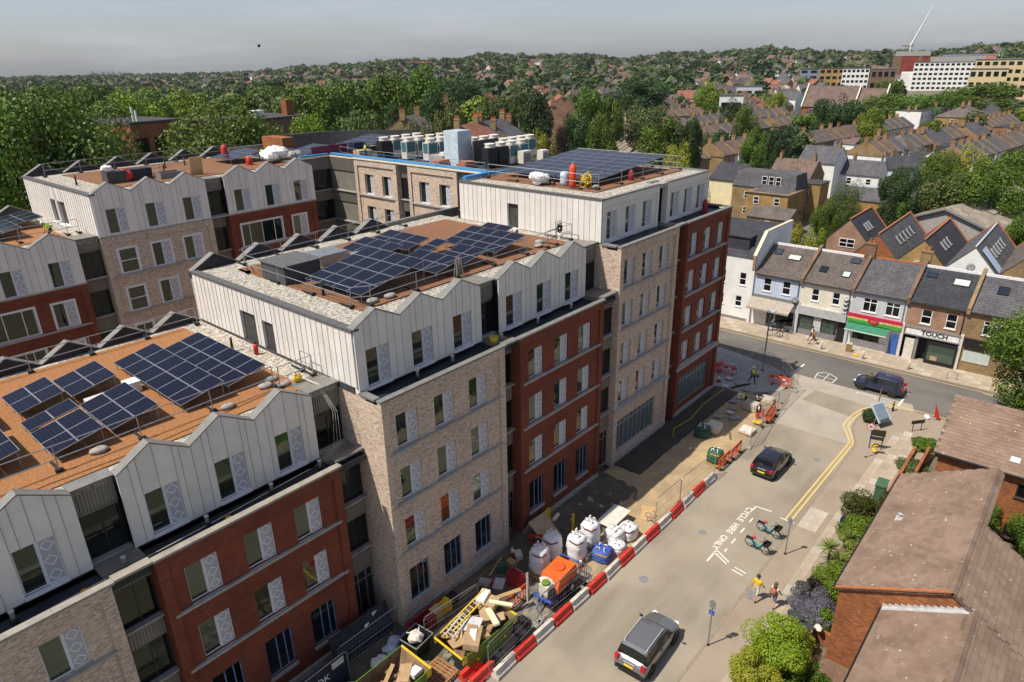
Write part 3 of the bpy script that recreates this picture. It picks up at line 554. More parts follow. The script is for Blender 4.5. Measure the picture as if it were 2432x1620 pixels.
coping(b3, 38.55, 46.85, YF-.06, YF+.3, 17.23, 'grey_coping'); coping(b3, 46.85, 48.1, YF+.05, YF+.45, 17.22, 'grey_coping'); coping(b3, 48.1, 56.08, YF-.06, YF+.3, 17.23, 'grey_coping')
wpart('coping', MB().box(55.65, 56.06, YF+.41, 39, 17.17, 17.28), 'grey_coping', b3); wpart('coping', MB().box(38.52, 38.95, YF+.41, YF+1.6, 17.17, 17.28), 'grey_coping', b3)
YT3 = YF+1.65; so3 = [(32.9, 33.95, 17.25, 19.1)]
m = MB(); wall(m, YT3, 39, 17.1, 20.15, so3, PX(38.65), .4); wpart('wall', m, 'white_clad', b3)
clad(b3, YT3+.02, 39, 17.3, lambda u: 20.16, [], so3, PX(38.65)); f = put_win('side2', b3, 38.65, 33.95, 17.25, -PI/2); f.scale = (1.05/.8, 1, 1.05)
for a, b, xs in ((38.65, 46.3, (39.35, 41.75, 44.1)), (47.6, 54.5, (48.3, 50.5, 52.7))):
    ops = [(x, x+1.3, 17.3, 19.3) for x in xs]; m = MB(); wall(m, a+.25, b-.25, 17.05, 19.75, ops, PY(YT3+.08), .3); wpart('wall', m, 'white_clad', b3)
    m = MB(); m.box(a, a+.25, YT3, YT3+.5, 17.05, 20.2); m.box(b-.25, b, YT3, YT3+.5, 17.05, 20.2); m.box(a+.25, b-.25, YT3, YT3+.5, 19.75, 20.2); wpart('frame', m, 'white_clad', b3)
    for x in xs: put_win('towerclad', b3, x, YT3+.08, 17.3)
linkbay(b3, 46.3, 47.6, YT3, [17.2], 20.15, wh=2., zb=17.05, back=.9)
m = MB(); m.quad((54.5, YT3+.5, 17), (54.5, 39, 17), (54.5, 39, 20.2), (54.5, YT3+.5, 20.2)); wpart('end_wall', m, 'white_clad', b3)
roof(b3, 38.7, 54.45, YT3+.05, 39, 20.22, [(40.7, 53.4, YT3+1.9, 38.3)])
wpart('coping', MB().box(38.56, 38.86, YT3-.05, 39, 20.17, 20.31), 'dark_coping', b3)
wpart('coping', MB().box(38.87, 46.35, YT3-.06, YT3+.22, 20.2, 20.3), 'grey_coping', b3); wpart('coping', MB().box(47.55, 54.55, YT3-.06, YT3+.22, 20.2, 20.3), 'grey_coping', b3); wpart('coping', MB().box(46.35, 47.55, YT3+.8, YT3+1.2, 20.2, 20.3), 'grey_coping', b3)
wpart('coping', MB().box(54.2, 54.6, YT3+.23, 39, 20.2, 20.3), 'grey_coping', b3)
# --- connecting wing (faces -X, carries the plant)
b4 = thing('apartment_block', 'pale brick courtyard wing with blue edge tape and cooling units on its roof', 'building', (41.7, 39, 0), group=G1)
lightstop(b4, 42.6, 54.4, 39.01, 71, 0, 19.9); lightstop(b4, 42.3, 42.7, 39.1, 60.9, 0, 19.9)
def sectionX(B, y0, y1, x, ztop, mat, wins, zs, pier=.42, band=.55):
    ops = [(w, w+1.35, s, s+1.9) for w in wins for s in zs]; m = MB(); wall(m, y0+pier, y1-pier, 0, ztop-band, ops, PX(x+.12), .3); wpart('wall', m, mat, B)
    m = MB(); m.box(x, x+.6, y0, y0+pier, 0, ztop); m.box(x, x+.6, y1-pier, y1, 0, ztop); m.box(x, x+.6, y0+pier, y1-pier, ztop-band, ztop); wpart('pier', m, mat, B)
    for s in zs: wpart('string_course', MB().box(x-.03, x+.14, y0+pier*.6, y1-pier*.6, s-.19, s-.06), 'concrete', B)
    for w in wins:
        for s in zs: put_win('conn', B, x+.12, w+1.35, s, -PI/2)
SC4 = [14.02, 17.12]
sectionX(b4, 50.35, 56.65, 41.7, 20.35, 'pale_brick', (51.3, 53.95), SC4); sectionX(b4, 42.4, 48.75, 41.7, 20.35, 'pale_brick', (43.4, 46.05), SC4)
def linkX(B, y0, y1, x, sills, ztop, key='link'):
    P = PX(x); wpart('wall', MB().box(x+.06, x+.9, y0, y1, 0, ztop-.02), 'link_grey', B); lo = 11.5
    for s in sills:
        corr(B, y0+.02, y1-.02, lo, s-.1, P); wpart('ledge', MB().box(x-.2, x+.05, y0, y1, s-.1, s-.01), 'concrete', B)
        f = put_win(key, B, x, y1-.02, s, -PI/2); f.scale = ((y1-y0-.04)/(1.34 if key == 'link' else 3.3), 1, 1); lo = s+1.96
    corr(B, y0+.02, y1-.02, lo, ztop, P)
linkX(b4, 48.77, 50.33, 42.2, SC4, 20.2); linkX(b4, 39.05, 40.1, 42.0, [], 20.2); linkX(b4, 40.1, 42.38, 42.0, SC4, 20.2); linkX(b4, 56.67, 60.9, 41.85, SC4, 20.25, 'bigdark')
linkbay(b4, 36.5, 38.3, 60.3, SC4, 20.25, wh=2., back=.6); linkbay(b4, 38.3, 41.85, 60.3, SC4, 20.25, wh=2., back=.6)
roof(b4, 42.3, 54.4, 39.01, 61, 20.05); wpart('membrane', MB().box(42.75, 54, 39.4, 66, 19.9, 20.09), 'membrane_grey', b4); roof(b4, 36.5, 54.4, 61.01, 71, 20.05)
m = MB(); m.box(41.62, 42.2, 38.9, 56.9, 20.37, 20.47); m.box(41.8, 42.3, 56.9, 60.95, 20.3, 20.4); m.box(38.3, 41.8, 60.75, 61.2, 20.3, 20.42); wpart('coping', m, 'c_cream', b4)
for a, b in ((39.2, 44.9), (45., 50.6), (50.7, 56.8), (57, 60.9)): wpart('edge_tape', MB().box(41.9 if b < 57 else 42.0, 42.45, a, b, 20.5, 20.62), 'c_blue_tape', b4)
wpart('edge_tape', MB().box(38.5, 41.8, 60.9, 61.3, 20.48, 20.6), 'c_blue_tape', b4); wpart('edge_tape', MB().box(39, 42.5, 38.6, 38.95, 20.35, 20.6), 'c_blue_tape', b4); wpart('edge_tape', MB().box(42.5, 46.2, 38.7, 38.95, 20.35, 20.5), 'c_blue_tape', b4)
m = MB(); ys = [61+i*.9 for i in range(13)]
for i in range(15):
    a = 41+i*.95; y_ = 70.6-max(0, (a-47))**1.6*.28; a2 = a+.95; y2 = 70.6-max(0, (a2-47))**1.6*.28; m.prism([(a, y_, 20), (a2, y2, 20), (a2, y2+.4, 20), (a, y_+.4, 20)], (0, 0, 1.75))
wpart('screen_wall', m, 'membrane_grey', b4); wpart('stair_core', MB().box(40.2, 41.6, 66.5, 70.5, 20, 21.9), 'orange_brick', b4)
# --- rear wing, high part
b5 = thing('apartment_block', 'rear apartment block across the courtyard with zigzag cladding flush above brick', 'building', (17.65, 56, 0), group=G1)
lightstop(b5, 17.8, 36.4, 58, 70.8, 0, 20)
SR = [8.1, 11.2, 14.28]
section(b5, 17.65, 26.35, 56, 17.2, 'pale_brick', [(21.2, SR), (23.75, SR), (18.7, SR, 'sash')], SR, key='rear', plinth=False, ret=2)
section(b5, 27.85, 36.5, 56, 17.2, 'red_brick', [(33.9, SR), (28.85, SR, 'wide')], SR, key='rear', plinth=False, ret=2)
linkbay(b5, 26.35, 27.85, 56, SR, 17.2); wpart('band', MB().box(17.6, 36.55, 55.93, 56.3, 17.21, 17.32), 'concrete', b5)
topstorey(b5, [(17.65, 26.3, [19.0, 21.95, 24.85]), (27.85, 36.5, [29.4, 32.2, 35.05])], 56, 17.3, 20.4, 21.2, [(x, 17.42) for x in (18.4, 21.28, 24.2, 28.6, 31.5, 34.35)], [(26.3, 27.85, 20.4)], key='rear')
so5 = [(61.95, 63.5, 17.4, 19.25), (64.05, 65.15, 17.4, 19.25)]
m = MB(); wall(m, 56, 71, 17.2, 20.35, so5, PX(17.65), .4); wpart('wall', m, 'white_clad', b5); clad(b5, 56.02, 71, 17.3, lambda u: 20.36, [], so5, PX(17.65))
m = MB(); m.quad((17.66, 58, 0), (17.66, 71, 0), (17.66, 71, 17.2), (17.66, 58, 17.2)); wpart('end_wall', m, 'pale_brick', b5)
for y1_, w_ in ((63.5, 1.55), (65.15, 1.1)): f = put_win('side', b5, 17.65, y1_, 17.4, -PI/2); f.scale = (w_/.95, 1, .93)
wpart('coping', MB().box(17.55, 18., 55.95, 71.1, 20.36, 20.48), 'dark_coping', b5)
roof(b5, 17.8, 36.5, 56.42, 71, 20.35, [(20.2, 36.4, 58.2, 69.6)])
backzig(b5, 17.65, 36.5, 71.4, 2.95, 20.4, 21.3); wpart('parapet', MB().box(36.5, 41, 71, 71.3, 20, 21), 'grey_coping', b5)
# --- rear wing, low part
b6 = thing('apartment_block', 'rear low apartment block at left edge with a solar array on its roof', 'building', (-9, 56, 0), group=G1)
lightstop(b6, -8.8, 17.6, 58, 70.8, 0, 16.9); SR6 = [8.1, 11.25]
section(b6, 7.2, 16.0, 56, 14.15, 'red_brick', [(13.47, SR6), (8.4, SR6, 'wide')], SR6, key='rear', plinth=False, ret=2)
section(b6, -9, 5.7, 56, 14.15, 'pale_brick', [(2.6, SR6)], SR6, key='rear', plinth=False, ret=2)
linkbay(b6, 16.0, 17.62, 56, SR6, 14.15); linkbay(b6, 5.7, 7.2, 56, SR6, 14.15); wpart('band', MB().box(-9, 16.05, 55.93, 56.3, 14.16, 14.27), 'concrete', b6)
topstorey(b6, [(-9, 5.7, [-7.6, -4.8, -1.9, 1., 3.9]), (7.2, 16.0, [8.6, 11.5, 14.45])], 56, 14.25, 17.4, 18.2, [(x, 14.3) for x in (13.85, 10.85, 7.95, 3.2)], [(16.0, 17.62, 17.4), (5.7, 7.2, 17.4)], key='rear')
roof(b6, -9, 17.6, 56.42, 71, 17.3, [(-8, 16.2, 58, 69.6)], 'sedum_orange'); backzig(b6, -9, 17.55, 71.4, 2.95, 17.4, 18.2)
# ---------------------------------------------------------------- ground, roads, pavements
import numpy as np
def hill(x, y):
    """height of the land: flat round the site, a wooded ridge from north-east to east"""
    d = math.hypot(x, y); a = math.degrees(math.atan2(y, x))       # 0 = +X, photo spans about 4..78 deg
    amp = max(0., min(1., (63-a)/16.))                            # the far left stays flat
    amp = amp*amp*(3-2*amp)
    t = max(0., min(1., (d-430)/1150)); t = t*t*(3-2*t)
    und = .85+.15*math.sin(a*.35)+.1*math.sin(a*.9+1)
    return -0.25 + 27*amp*t*und
rs = [0, 30, 60, 90, 130, 180, 250, 340, 430, 520, 620, 740, 880, 1040, 1200, 1380, 1560, 1750, 1950, 2200, 2600, 3200, 4200, 6000]
NA = 120; v = [(0, 0, hill(0, 0))]; f = []
for r in rs[1:]:
    for k in range(NA): a = 2*PI*k/NA; v.append((r*math.cos(a), r*math.sin(a), hill(r*math.cos(a), r*math.sin(a)) - max(0, r-1950)*.004))
for k in range(NA): f.append((0, 1+k, 1+(k+1) % NA))
for i in range(len(rs)-2):
    for k in range(NA): a = 1+i*NA; b = a+NA; f.append((a+k, b+k, b+(k+1) % NA, a+(k+1) % NA))
m = MB(); m.add(v, f); struct('ground', m, 'terrain', True)
struct('road_side_street', MB().box(-30, 62.6, 10.5, 19.4, -.2, 0), 'asphalt_side')
# main road, sheet just above the side street's end
struct('road_main', MB().box(62.6, 71, -90, 210, -.2, .004), 'asphalt_main')
m = MB(); m.poly([(53.4, 10.9, .008), (62.6, 8.2, .008), (64.0, 8.6, .008), (64.1, 19.6, .008), (62.4, 18.4, .008), (57.5, 17.3, .008), (53.2, 16.9, .008)]); struct('junction_apron', m, 'concrete_apron')
m = MB(); m.poly([(58.2, 11.9, .012), (61.3, 10.9, .012), (61.6, 16.2, .012), (59., 16.6, .012)]); struct('apron_patch', m, 'asphalt_side')
# right-hand pavement with its rounded corner
kerbline = [(-30, 10.5), (53.4, 10.42), (54.4, 10.75), (56.4, 11.5), (57.8, 11.6), (59.7, 11.45), (60.8, 11.0), (61.7, 10.2), (62.15, 9.2), (62.35, 8.0), (62.4, 6.4), (62.5, -90)]
def extr(pts, z0, z1): m = MB(); return m.prism([(x, y, z0) for x, y in pts], (0, 0, z1-z0))
struct('pavement_right', extr([(x, y) for x, y in kerbline] + [(60.6, -90), (60.6, 4.6), (46, 6.9), (30, 8.2), (-30, 8.2)], -.2, .11), 'pavement_mat')
# kerb stones, one mesh each
kerbs = link('kerb_right', None); kerbs['kind'] = 'structure'
def along(pts, step):
    res = []
    for (xa, ya), (xb, yb) in zip(pts, pts[1:]):
        l = math.hypot(xb-xa, yb-ya); n = max(1, round(l/step))
        for i in range(n): res.append(((xa+(xb-xa)*(i+.5)/n, ya+(yb-ya)*(i+.5)/n), l/n, math.atan2(yb-ya, xb-xa)))
    return res
km = MB().box(-.45, .45, -.075, .075, -.1, .125).mesh('kerb_stone', 'kerb')
for (x, y), l, a in along([(14, 10.5)] + kerbline[1:-1] + [(62.4, -8)], .92):
    link('kerb_stone', km, kerbs, (x, y, 0), a, scale=(l/.92, 1, 1))
# paving slabs against the gardens
slabs = link('paving_slabs', None); slabs['kind'] = 'structure'
sm = [MB().box(-.44, .44, -.29, .29, .10, .122).mesh('paving_slab', 'slab'), MB().box(-.44, .44, -.29, .29, .10, .122).mesh('paving_slab', 'slab_pale')]
for i in range(42):
    for j in range(3):
        x = 20.5+i*.9+(.45 if j % 2 else 0); y = 8.5-j*.6+ (0 if x < 46 else (x-46)*-.02)
        if 33.5 < x < 41 and j > 0: continue
        if x > 45 or j == 0 or x < 33: link('paving_slab', sm[(i*7+j*3) % 5 == 0], slabs, (x, y, random.uniform(0, .004)), random.uniform(-.006, .006))
for i in range(3):
    for j in range(2): link('paving_slab', sm[1], slabs, (40.7+i*.9, 9.45+j*.6, 0))
one('access_cover', MB().box(31.8, 32.65, 10.1, 10.36, .108, .12).box(31.8, 32.65, 9.84, 10.09, .108, .12), 'c_grey', 'grey two-part access cover in the pavement beside the yellow shirt walker', 'manhole cover')
# far pavement in front of the shops
struct('pavement_far', MB().box(71, 75.4, -60, 210, -.2, .11), 'far_pavement')
kf = link('kerb_far', None); kf['kind'] = 'structure'
for (x, y), l, a in along([(71.02, -4), (71.02, 34)], .92): link('kerb_stone', km, kf, (x, y, 0), a)
sf = link('paving_slabs_far', None); sf['kind'] = 'structure'
for i in range(34):
    for j in range(4):
        link('paving_slab', sm[(i*5+j*7) % 6 == 0], sf, (71.55+j*.9, 4.3+i*.8, random.uniform(-.006, .004)), scale=(.98, 1.34, 1))
# pavement at the tower corner (new slabs) and site ground
struct('pavement_corner', extr([(56.3, 24.3), (56.3, 21.6), (59.5, 18.6), (61.6, 18.5), (63.6, 20), (64.3, 21.5), (65.2, 25), (66, 30), (66.3, 210), (56.1, 210)], -.2, .06), 'concrete')
sc = link('paving_slabs_corner', None); sc['kind'] = 'structure'
nm = MB().box(-.42, .42, -.42, .42, .05, .078).mesh('paving_slab', 'new_slab')
for i in range(7):
    for j in range(9):
        x, y = 58.9+i*.86, 20.6+j*.86
        if x < 63.4+(y-20)*.25 and not (x < 60 and y < 22.2): link('paving_slab', nm, sc, (x, y, random.uniform(-.004, .006)))
def bumpy(x0, x1, y0, y1, step, amp, z, seed):
    r = random.Random(seed); nx, ny = round((x1-x0)/step), round((y1-y0)/step); m = MB(); v = []
    for j in range(ny+1):
        for i in range(nx+1):
            e = min(i, nx-i, j, ny-j); v.append((x0+(x1-x0)*i/nx, y0+(y1-y0)*j/ny, z+(r.random()*amp if e else -.02)))
    return m.add(v, [(j*(nx+1)+i, j*(nx+1)+i+1, (j+1)*(nx+1)+i+1, (j+1)*(nx+1)+i) for j in range(ny) for i in range(nx)])
struct('site_sand', bumpy(27.5, 57.2, 17.55, 23.9, .4, .11, .02, 1), 'sand', True)
struct('site_mud', bumpy(8, 37.6, 20.6, 25.2, .4, .14, .06, 2), 'mud', True)
struct('site_rubble', bumpy(8, 28.5, 18., 21.2, .4, .1, .03, 3), 'rubble', True)
struct('fresh_concrete_strip', MB().box(38.9, 56.4, 21.55, 23.75, -.1, .20), 'wet_concrete')
struct('courtyard', MB().box(-9, 41.6, 41.9, 61, -.2, .05), 'rubble')
struct('garden_soil', MB().box(20, 47, 3.2, 8.15, -.2, .06), 'soil'); struct('lawn', MB().box(20, 29.8, 4.2, 7.2, .0, .085), 'lawn')
# road paint: thin sheets
def paint(name, quads, mat, z=.006):
    m = MB()
    for q in quads: m.poly([(x, y, z) for x, y in q])
    return struct(name, m, mat)
def ln(a, b, w):
    dx, dy = b[0]-a[0], b[1]-a[1]; l = math.hypot(dx, dy); nx, ny = -dy/l*w/2, dx/l*w/2
    return [(a[0]-nx, a[1]-ny), (b[0]-nx, b[1]-ny), (b[0]+nx, b[1]+ny), (a[0]+nx, a[1]+ny)]
def polyl(pts, w): return [ln(a, b, w) for a, b in zip(pts, pts[1:])]
o1 = [(40.6, 11.22), (53.8, 10.95), (55., 11.5), (56.3, 12.2), (57.4, 12.25), (58.9, 12.15), (60.4, 11.85), (61.9, 11.0), (62.8, 9.9), (63., 8.6), (62.95, 6.4), (63, -8)]
o2 = [(40.6, 10.88), (53.9, 10.68), (55.1, 11.2), (56.4, 11.85), (57.5, 11.92), (58.9, 11.82), (60.2, 11.55), (61.6, 10.75), (62.45, 9.75), (62.65, 8.6), (62.6, 6.4), (62.68, -8)]
paint('double_yellow_lines', polyl(o1, .12)+polyl(o2, .12), 'yellow_paint', .014)
W_ = polyl([(40.55, 11.55), (40.55, 10.6)], .1) + polyl([(40.1, 13.35), (40.75, 13.3), (40.85, 12.25)], .11) + [ln((38.75, 12.95), (39.35, 12.95), .1), ln((37.35, 12.95), (37.95, 12.95), .1), ln((35.95, 12.95), (36.55, 12.95), .1), ln((34.9, 12.95), (35.3, 12.95), .1)]
W_ += [ln((33.4, 13.4), (34.9, 13.4), .11), ln((34.75, 13.4), (34.15, 12.3), .1), ln((34.45, 13.4), (33.9, 12.35), .1), ln((33.95, 11.85), (33.85, 11.1), .09), ln((33.65, 11.9), (33.55, 11.15), .09)]
paint('cycle_bay_marks', W_, 'road_paint', .006)
for t, x, y in (('CYCLE', 39.4, 13.55), ('HIRE', 37.45, 13.55), ('ONLY', 35.6, 13.6)):
    me = textmesh(t, .62, 'road_paint', .001, bold=.012); o = link('road_lettering', me, None, (x, y, .008), PI, scale=(1, .95, 1)); o['kind'] = 'structure'
D_ = [ln((63.0, 9.55), (66.4, 9.48), .17), ln((64.3, 19.2), (66.9, 19.1), .17), ln((61.3, 19.5), (62.6, 19.35), .12)]
D_ += polyl([(64.2, 17.2), (65.6, 17.35), (66.1, 16.9), (66.1, 16.4), (65.5, 15.5), (64.2, 15.55), (64.2, 17.2)], .09) + [ln((65.1, 17.3), (64.9, 15.5), .07), ln((64.2, 16.4), (66.1, 16.4), .07)] + polyl([(63.2, 13.1), (63.5, 13.2), (63.6, 12.8), (63.6, 11.7), (63.4, 11.4), (63.15, 11.6)], .08)
D_ += [ln((70.4, y), (70.4, y+2.2), .08) for y in (-4, 2)]
paint('main_road_marks', D_, 'road_paint', .013); paint('lane_edge', [ln((62.3, -40), (62.3, -10), .1)], 'road_paint', .016)
paint('far_yellow_line', [ln((70.7, -20), (70.7, 60), .09)], 'yellow_paint', .009)
# manhole covers and patches in the side street
for x, y, r in ((29.5, 15.6, .3), (49.5, 12.1, .28), (35.8, 14.9, .26)):
    one('road_manhole', MB().lathe([(r, 0), (r, .006)], 16, (x, y, .002)), 'c_grey', 'round iron manhole cover in the side street at %d metres along' % 0 if 0 else ['round iron manhole cover in the road beside the grey car', 'round iron manhole cover near the double yellow lines', 'round iron manhole cover beside the cycle lettering'][(29.5, 49.5, 35.8).index(x)], 'manhole cover')
# ---------------------------------------------------------------- solar arrays
def panelmesh(w, l):
    p = MB().box(0, w, 0, l, 0, .03)
    fr = MB(); t = .018
    fr.box(0, t, 0, l, .0, .04); fr.box(w-t, w, 0, l, .0, .04); fr.box(t, w-t, 0, t, 0, .04); fr.box(t, w-t, l-t, l, 0, .04)
    return p.mesh('solar_panel', 'solar_cell'), fr.mesh('panel_frame', 'alu')
PMC = {}
def array(x0, y0, nx, ny, w, l, z, tilt, label, grp='solar arrays on the flat roofs'):
    """nx by ny panels, low edge at x0, rising towards +X by tilt"""
    A = thing('solar_array', label, 'solar array', (x0, y0, z), group=grp)
    k = (round(w, 2), round(l, 2))
    if k not in PMC: PMC[k] = panelmesh(w-.02, l-.02)
    pm_, fm = PMC[k]; c, s = math.cos(tilt), math.sin(tilt); zl = .42
    for i in range(nx):
        for j in range(ny):
            o = link('solar_panel', pm_, A, (i*w*c, j*l, zl+i*w*s), rot=(0, -tilt, 0)); link('panel_frame', fm, o)
    m = MB()
    for j in range(ny+1):
        y = min(max(j*l, .08), ny*l-.08); m.tube([(0, y, zl-.03), (nx*w*c, y, zl+nx*w*s-.03)], .022, 4); m.tube([(.1, y, 0), (.1, y, zl-.02)], .02, 4); m.tube([(nx*w*c-.12, y, 0), (nx*w*c-.12, y, zl+nx*w*s-.05)], .02, 4)
    part('support_rack', m, 'steel', A); return A
T_ = R(11)
for x, y, nx, ny, w, l, nm in ((10.95, 29.75, 2, 6, 1.12, 1.28, 'long solar array with twelve panels in the middle of the nearest roof'), (13.32, 29.95, 2, 6, 1.1, 1.2, 'long solar array nearest the white end wall on the nearest roof'), (8.1, 34.75, 2, 2, 1.06, 1.36, 'four-panel solar array beside a white box on the nearest roof'), (5.9, 34.75, 2, 2, 1.0, 1.3, 'four-panel solar array nearest the dark back parapet on the nearest roof'), (7.98, 29.85, 2, 3, 1.08, 1.22, 'six-panel solar array behind the front rail of the nearest roof'), (5.68, 32.5, 2, 1, 1.05, 1.2, 'single-row solar array of two panels on the nearest roof'), (5.65, 29.55, 2, 2, 1.05, 1.36, 'four-panel solar array at the front rail of the nearest roof'), (2.75, 30.2, 2, 3, 1.06, 1.25, 'solar array cut by the left edge of the picture on the nearest roof'), (2.9, 34.6, 2, 2, 1.06, 1.25, 'far left solar array behind the cut one on the nearest roof')):
    array(x, y, nx, ny, w, l, 14.21, T_, nm)
for x, y, nx, ny, w, l, nm in ((20.4, 28.3, 4, 4, 1.19, 1.27, 'largest solar array on the middle block behind the corner of its guard rail'), (25.7, 33.4, 2, 3, 1.08, 1.3, 'solar array behind the silver vent unit on the middle block'), (28.05, 33.5, 2, 3, 1.1, 1.36, 'solar array farthest back near the zigzag parapet of the middle block'), (25.6, 28.1, 2, 3, 1.12, 1.25, 'solar array in the centre of the middle block roof'), (28.0, 28.2, 2, 2, 1.15, 1.25, 'solar array beside the rope bundle on the middle block'), (31.1, 28.4, 3, 4, 1.02, 1.22, 'solar array near the tower wall on the middle block'), (34.1, 31.15, 2, 2, 1.02, 1.25, 'small dull solar array against the tower wall on the middle block'), (28.35, 31.95, 2, 1, 1.05, 1.1, 'two-panel solar array in the gap of the middle block roof')):
    array(x, y, nx, ny, w, l, 17.3, T_, nm)
array(42.3, 28.6, 8, 6, 1.28, 1.5, 20.28, R(4), 'wide solar array covering the flat roof of the corner tower')
for x, y, nx, ny, nm in ((32.2, 62.6, 3, 3, 'solar array beside the red gas cylinder on the rear roof'), (36.2, 62.4, 3, 3, 'solar array above the white bags on the rear roof'), (40.2, 62.2, 3, 3, 'solar array beside the pink mesh on the rear roof'), (45.6, 61.2, 5, 4, 'solar array in front of the dark curved screen wall')):
    array(x, y, nx, ny, 1.15, 1.3, 20.4 if x < 36 else 20.1, R(9), nm)
for x, y, nm in ((11.6, 60.2, 'solar array beside the kneeling worker on the rear low roof'), (8.6, 60.2, 'solar array at the left picture edge on the rear low roof'), (13.9, 63.5, 'back solar array behind the worker on the rear low roof')):
    array(x, y, 2, 3, 1.25, 1.4, 17.36, R(9), nm)
# ---------------------------------------------------------------- guard rails: free-standing posts with two rails
def guard(pts, z, label, h=1.1, lean=(0, 0), step=3., foot=True):
    m0 = pts[0]; G = thing('guard_rail', label, 'guard rail', (m0[0], m0[1], z), group='roof edge guard rails')
    P = [Vector((x-m0[0], y-m0[1], 0)) for x, y in pts]
    for hh in (h, h*.5):
        q = [p+Vector((lean[0]*hh, lean[1]*hh, hh)) for p in P]; part('rail', MB().tube(q, .024, 6), 'steel', G)
    for a, b in zip(P, P[1:]):
        n = max(1, round((b-a).length/step))
        for i in range(n+(b is P[-1])):
            p = a+(b-a)*(i/n); part('post', MB().tube([p, p+Vector((lean[0]*h, lean[1]*h, h))], .024, 6), 'steel', G)
            if foot: part('base_weight', MB().box(p.x-.14, p.x+.14, p.y-.1, p.y+.1, 0, .12).box(p.x-.05, p.x+.05, p.y, p.y+1.0, .02, .07), 'rubber', G)
    return G
guard([(-4, 28.8), (15.2, 28.9)], 14.21, 'guard rail along the front edge of the nearest roof', lean=(0, .12))
guard([(-4, 40.6), (17, 40.7)], 14.21, 'guard rail along the back edge of the nearest roof')
guard([(15.3, 28.6), (17.2, 28.6), (17.2, 29.6)], 14.21, 'short hooked guard rail against the white end wall', h=1.15)
guard([(19.7, 38.5), (19.7, 28.2), (20.5, 27.6), (36.4, 27.6)], 17.3, 'long guard rail round the corner of the middle block roof')
guard([(19.7, 38.5), (20.5, 40.3), (34, 40.4)], 17.3, 'guard rail before the back zigzag of the middle block')
guard([(35.4, 27.6), (38.1, 27.6), (38.1, 29)], 17.3, 'hooked guard rail end against the tower wall', h=1.15)
guard([(40.95, 38), (40.95, 28.9), (41.5, 27.75), (53.5, 27.6), (53.5, 38.2)], 20.28, 'guard rail round the corner tower roof')
guard([(18.9, 69.5), (36, 69.7)], 20.4, 'guard rail along the far edge of the rear roof'); guard([(22.5, 61), (29, 64.5)], 20.7, 'loose grey rails lying over the rear roof', h=.5, foot=False)
guard([(4, 58.6), (16.4, 58.6), (17.2, 58.6)], 17.36, 'guard rail on the rear low roof beside the kneeling worker')
gb = guard([(42.3, 39.6), (42.3, 57), (43, 60.5)], 20.1, 'blue-netted guard rail above the pale courtyard wing', step=2.2)
for k in range(3): part('rail', MB().tube([(0, 0, .25+.28*k), (0, 17.4, .25+.28*k)], .012, 4), 'c_blue_tape', gb)
# ---------------------------------------------------------------- cooling units on the courtyard wing
def ac(x, y, face, label, dark=False):
    A = thing('cooling_unit', label, 'cooling unit', (x, y, 20.1), group='cooling units on the roof'); w, d, h = 1.25, .8, 1.75
    part('casing', MB().box(-w/2, w/2, -d/2, d/2, .1, h), 'c_black' if dark else 'c_off_white', A)
    for sx in (-1, 1): part('foot', MB().box(sx*w*.4-.06, sx*w*.4+.06, -d/2, d/2, 0, .1), 'c_grey', A)
    if not dark:
        part('coil', MB().box(-w/2-.012, -w/2, -d/2+.08, d/2-.08, .75, h-.08), 'coil', A); part('coil', MB().box(-w/2+.1, w/2-.1, -d/2-.012, -d/2, .75, h-.08), 'coil', A)
    part('fan_shroud', MB().lathe([(.50, h), (.44, h+.1), (.42, h+.22), (.50, h+.36), (.46, h+.36), (.38, h+.2), (.38, h+.05)], 14), 'c_off_white', A, True)
pm('coil', (.06, .20, .24), .5, var=.3, scale=12)
i = 0; wd = ('first', 'second', 'third', 'fourth', 'fifth', 'sixth', 'seventh', 'eighth')
for row, (xs, y, nm, dk) in enumerate(((44.8, 55.6, 'row at the solar panels', 1), (46.0, 53.3, 'row beside the black casing', 0), (46.4, 50.6, 'tall row left of the plastic-wrapped box', 0), (47.9, 47.6, 'row hidden behind the plastic-wrapped box', 0))):
    for k in range(4): ac(xs+k*1.5, y+k*.05, 0, '%s unit from the left in the %s' % (wd[k], nm), dark=(dk and k == 0))
for k in range(4): ac(46.2+k*1.45, 42.6, 0, 'fan-topped unit near the tower roof, %s from the left' % wd[k], dark=k < 2)
for k in range(4): ac(50.3+k*1.3, 44.6, 0, 'back fan-topped unit near the tower roof, %s from the left' % wd[k])
one('plastic_wrapped_box', MB().box(45.0, 46.8, 45.4, 47.2, 20.1, 23.2), 'film', 'tall box wrapped in clear pale blue plastic among the cooling units', 'wrapped unit') if pm('film', (.52, .62, .68), .18, var=.12, scale=2, bump=.4, bscale=5) else 0
one('dark_screen', MB().box(46.2, 49.6, 44.6, 44.75, 20.1, 22.3), 'membrane_grey', 'dark grey screen wall beside the plastic-wrapped box', 'screen')
U = thing('vent_unit', 'pale boxy ventilation unit with ducts behind the blue netting', 'ventilation unit', (44.9, 49, 20.1))
part('casing', MB().box(0, 2.6, -1.6, .2, 0, .8), 'concrete', U); part('duct', MB().box(2.6, 4.2, -1., -.4, .2, .6), 'c_silver', U); part('duct', MB().box(.6, 3.4, -1.2, -.6, .8, 1.05), 'c_off_white', U)
for x, y, c, l in ((43.6, 46.5, 'c_terracotta', 'stack of terracotta blocks behind the blue netting'), (44.2, 43.8, 'c_terracotta', 'low stack of red bricks near the blue corner tape')): one('brick_stack', MB().box(x, x+1.6, y, y+1.1, 20.1, 20.5).box(x+.1, x+1.4, y+.1, y+.9, 20.51, 20.68), c, l, 'brick stack')
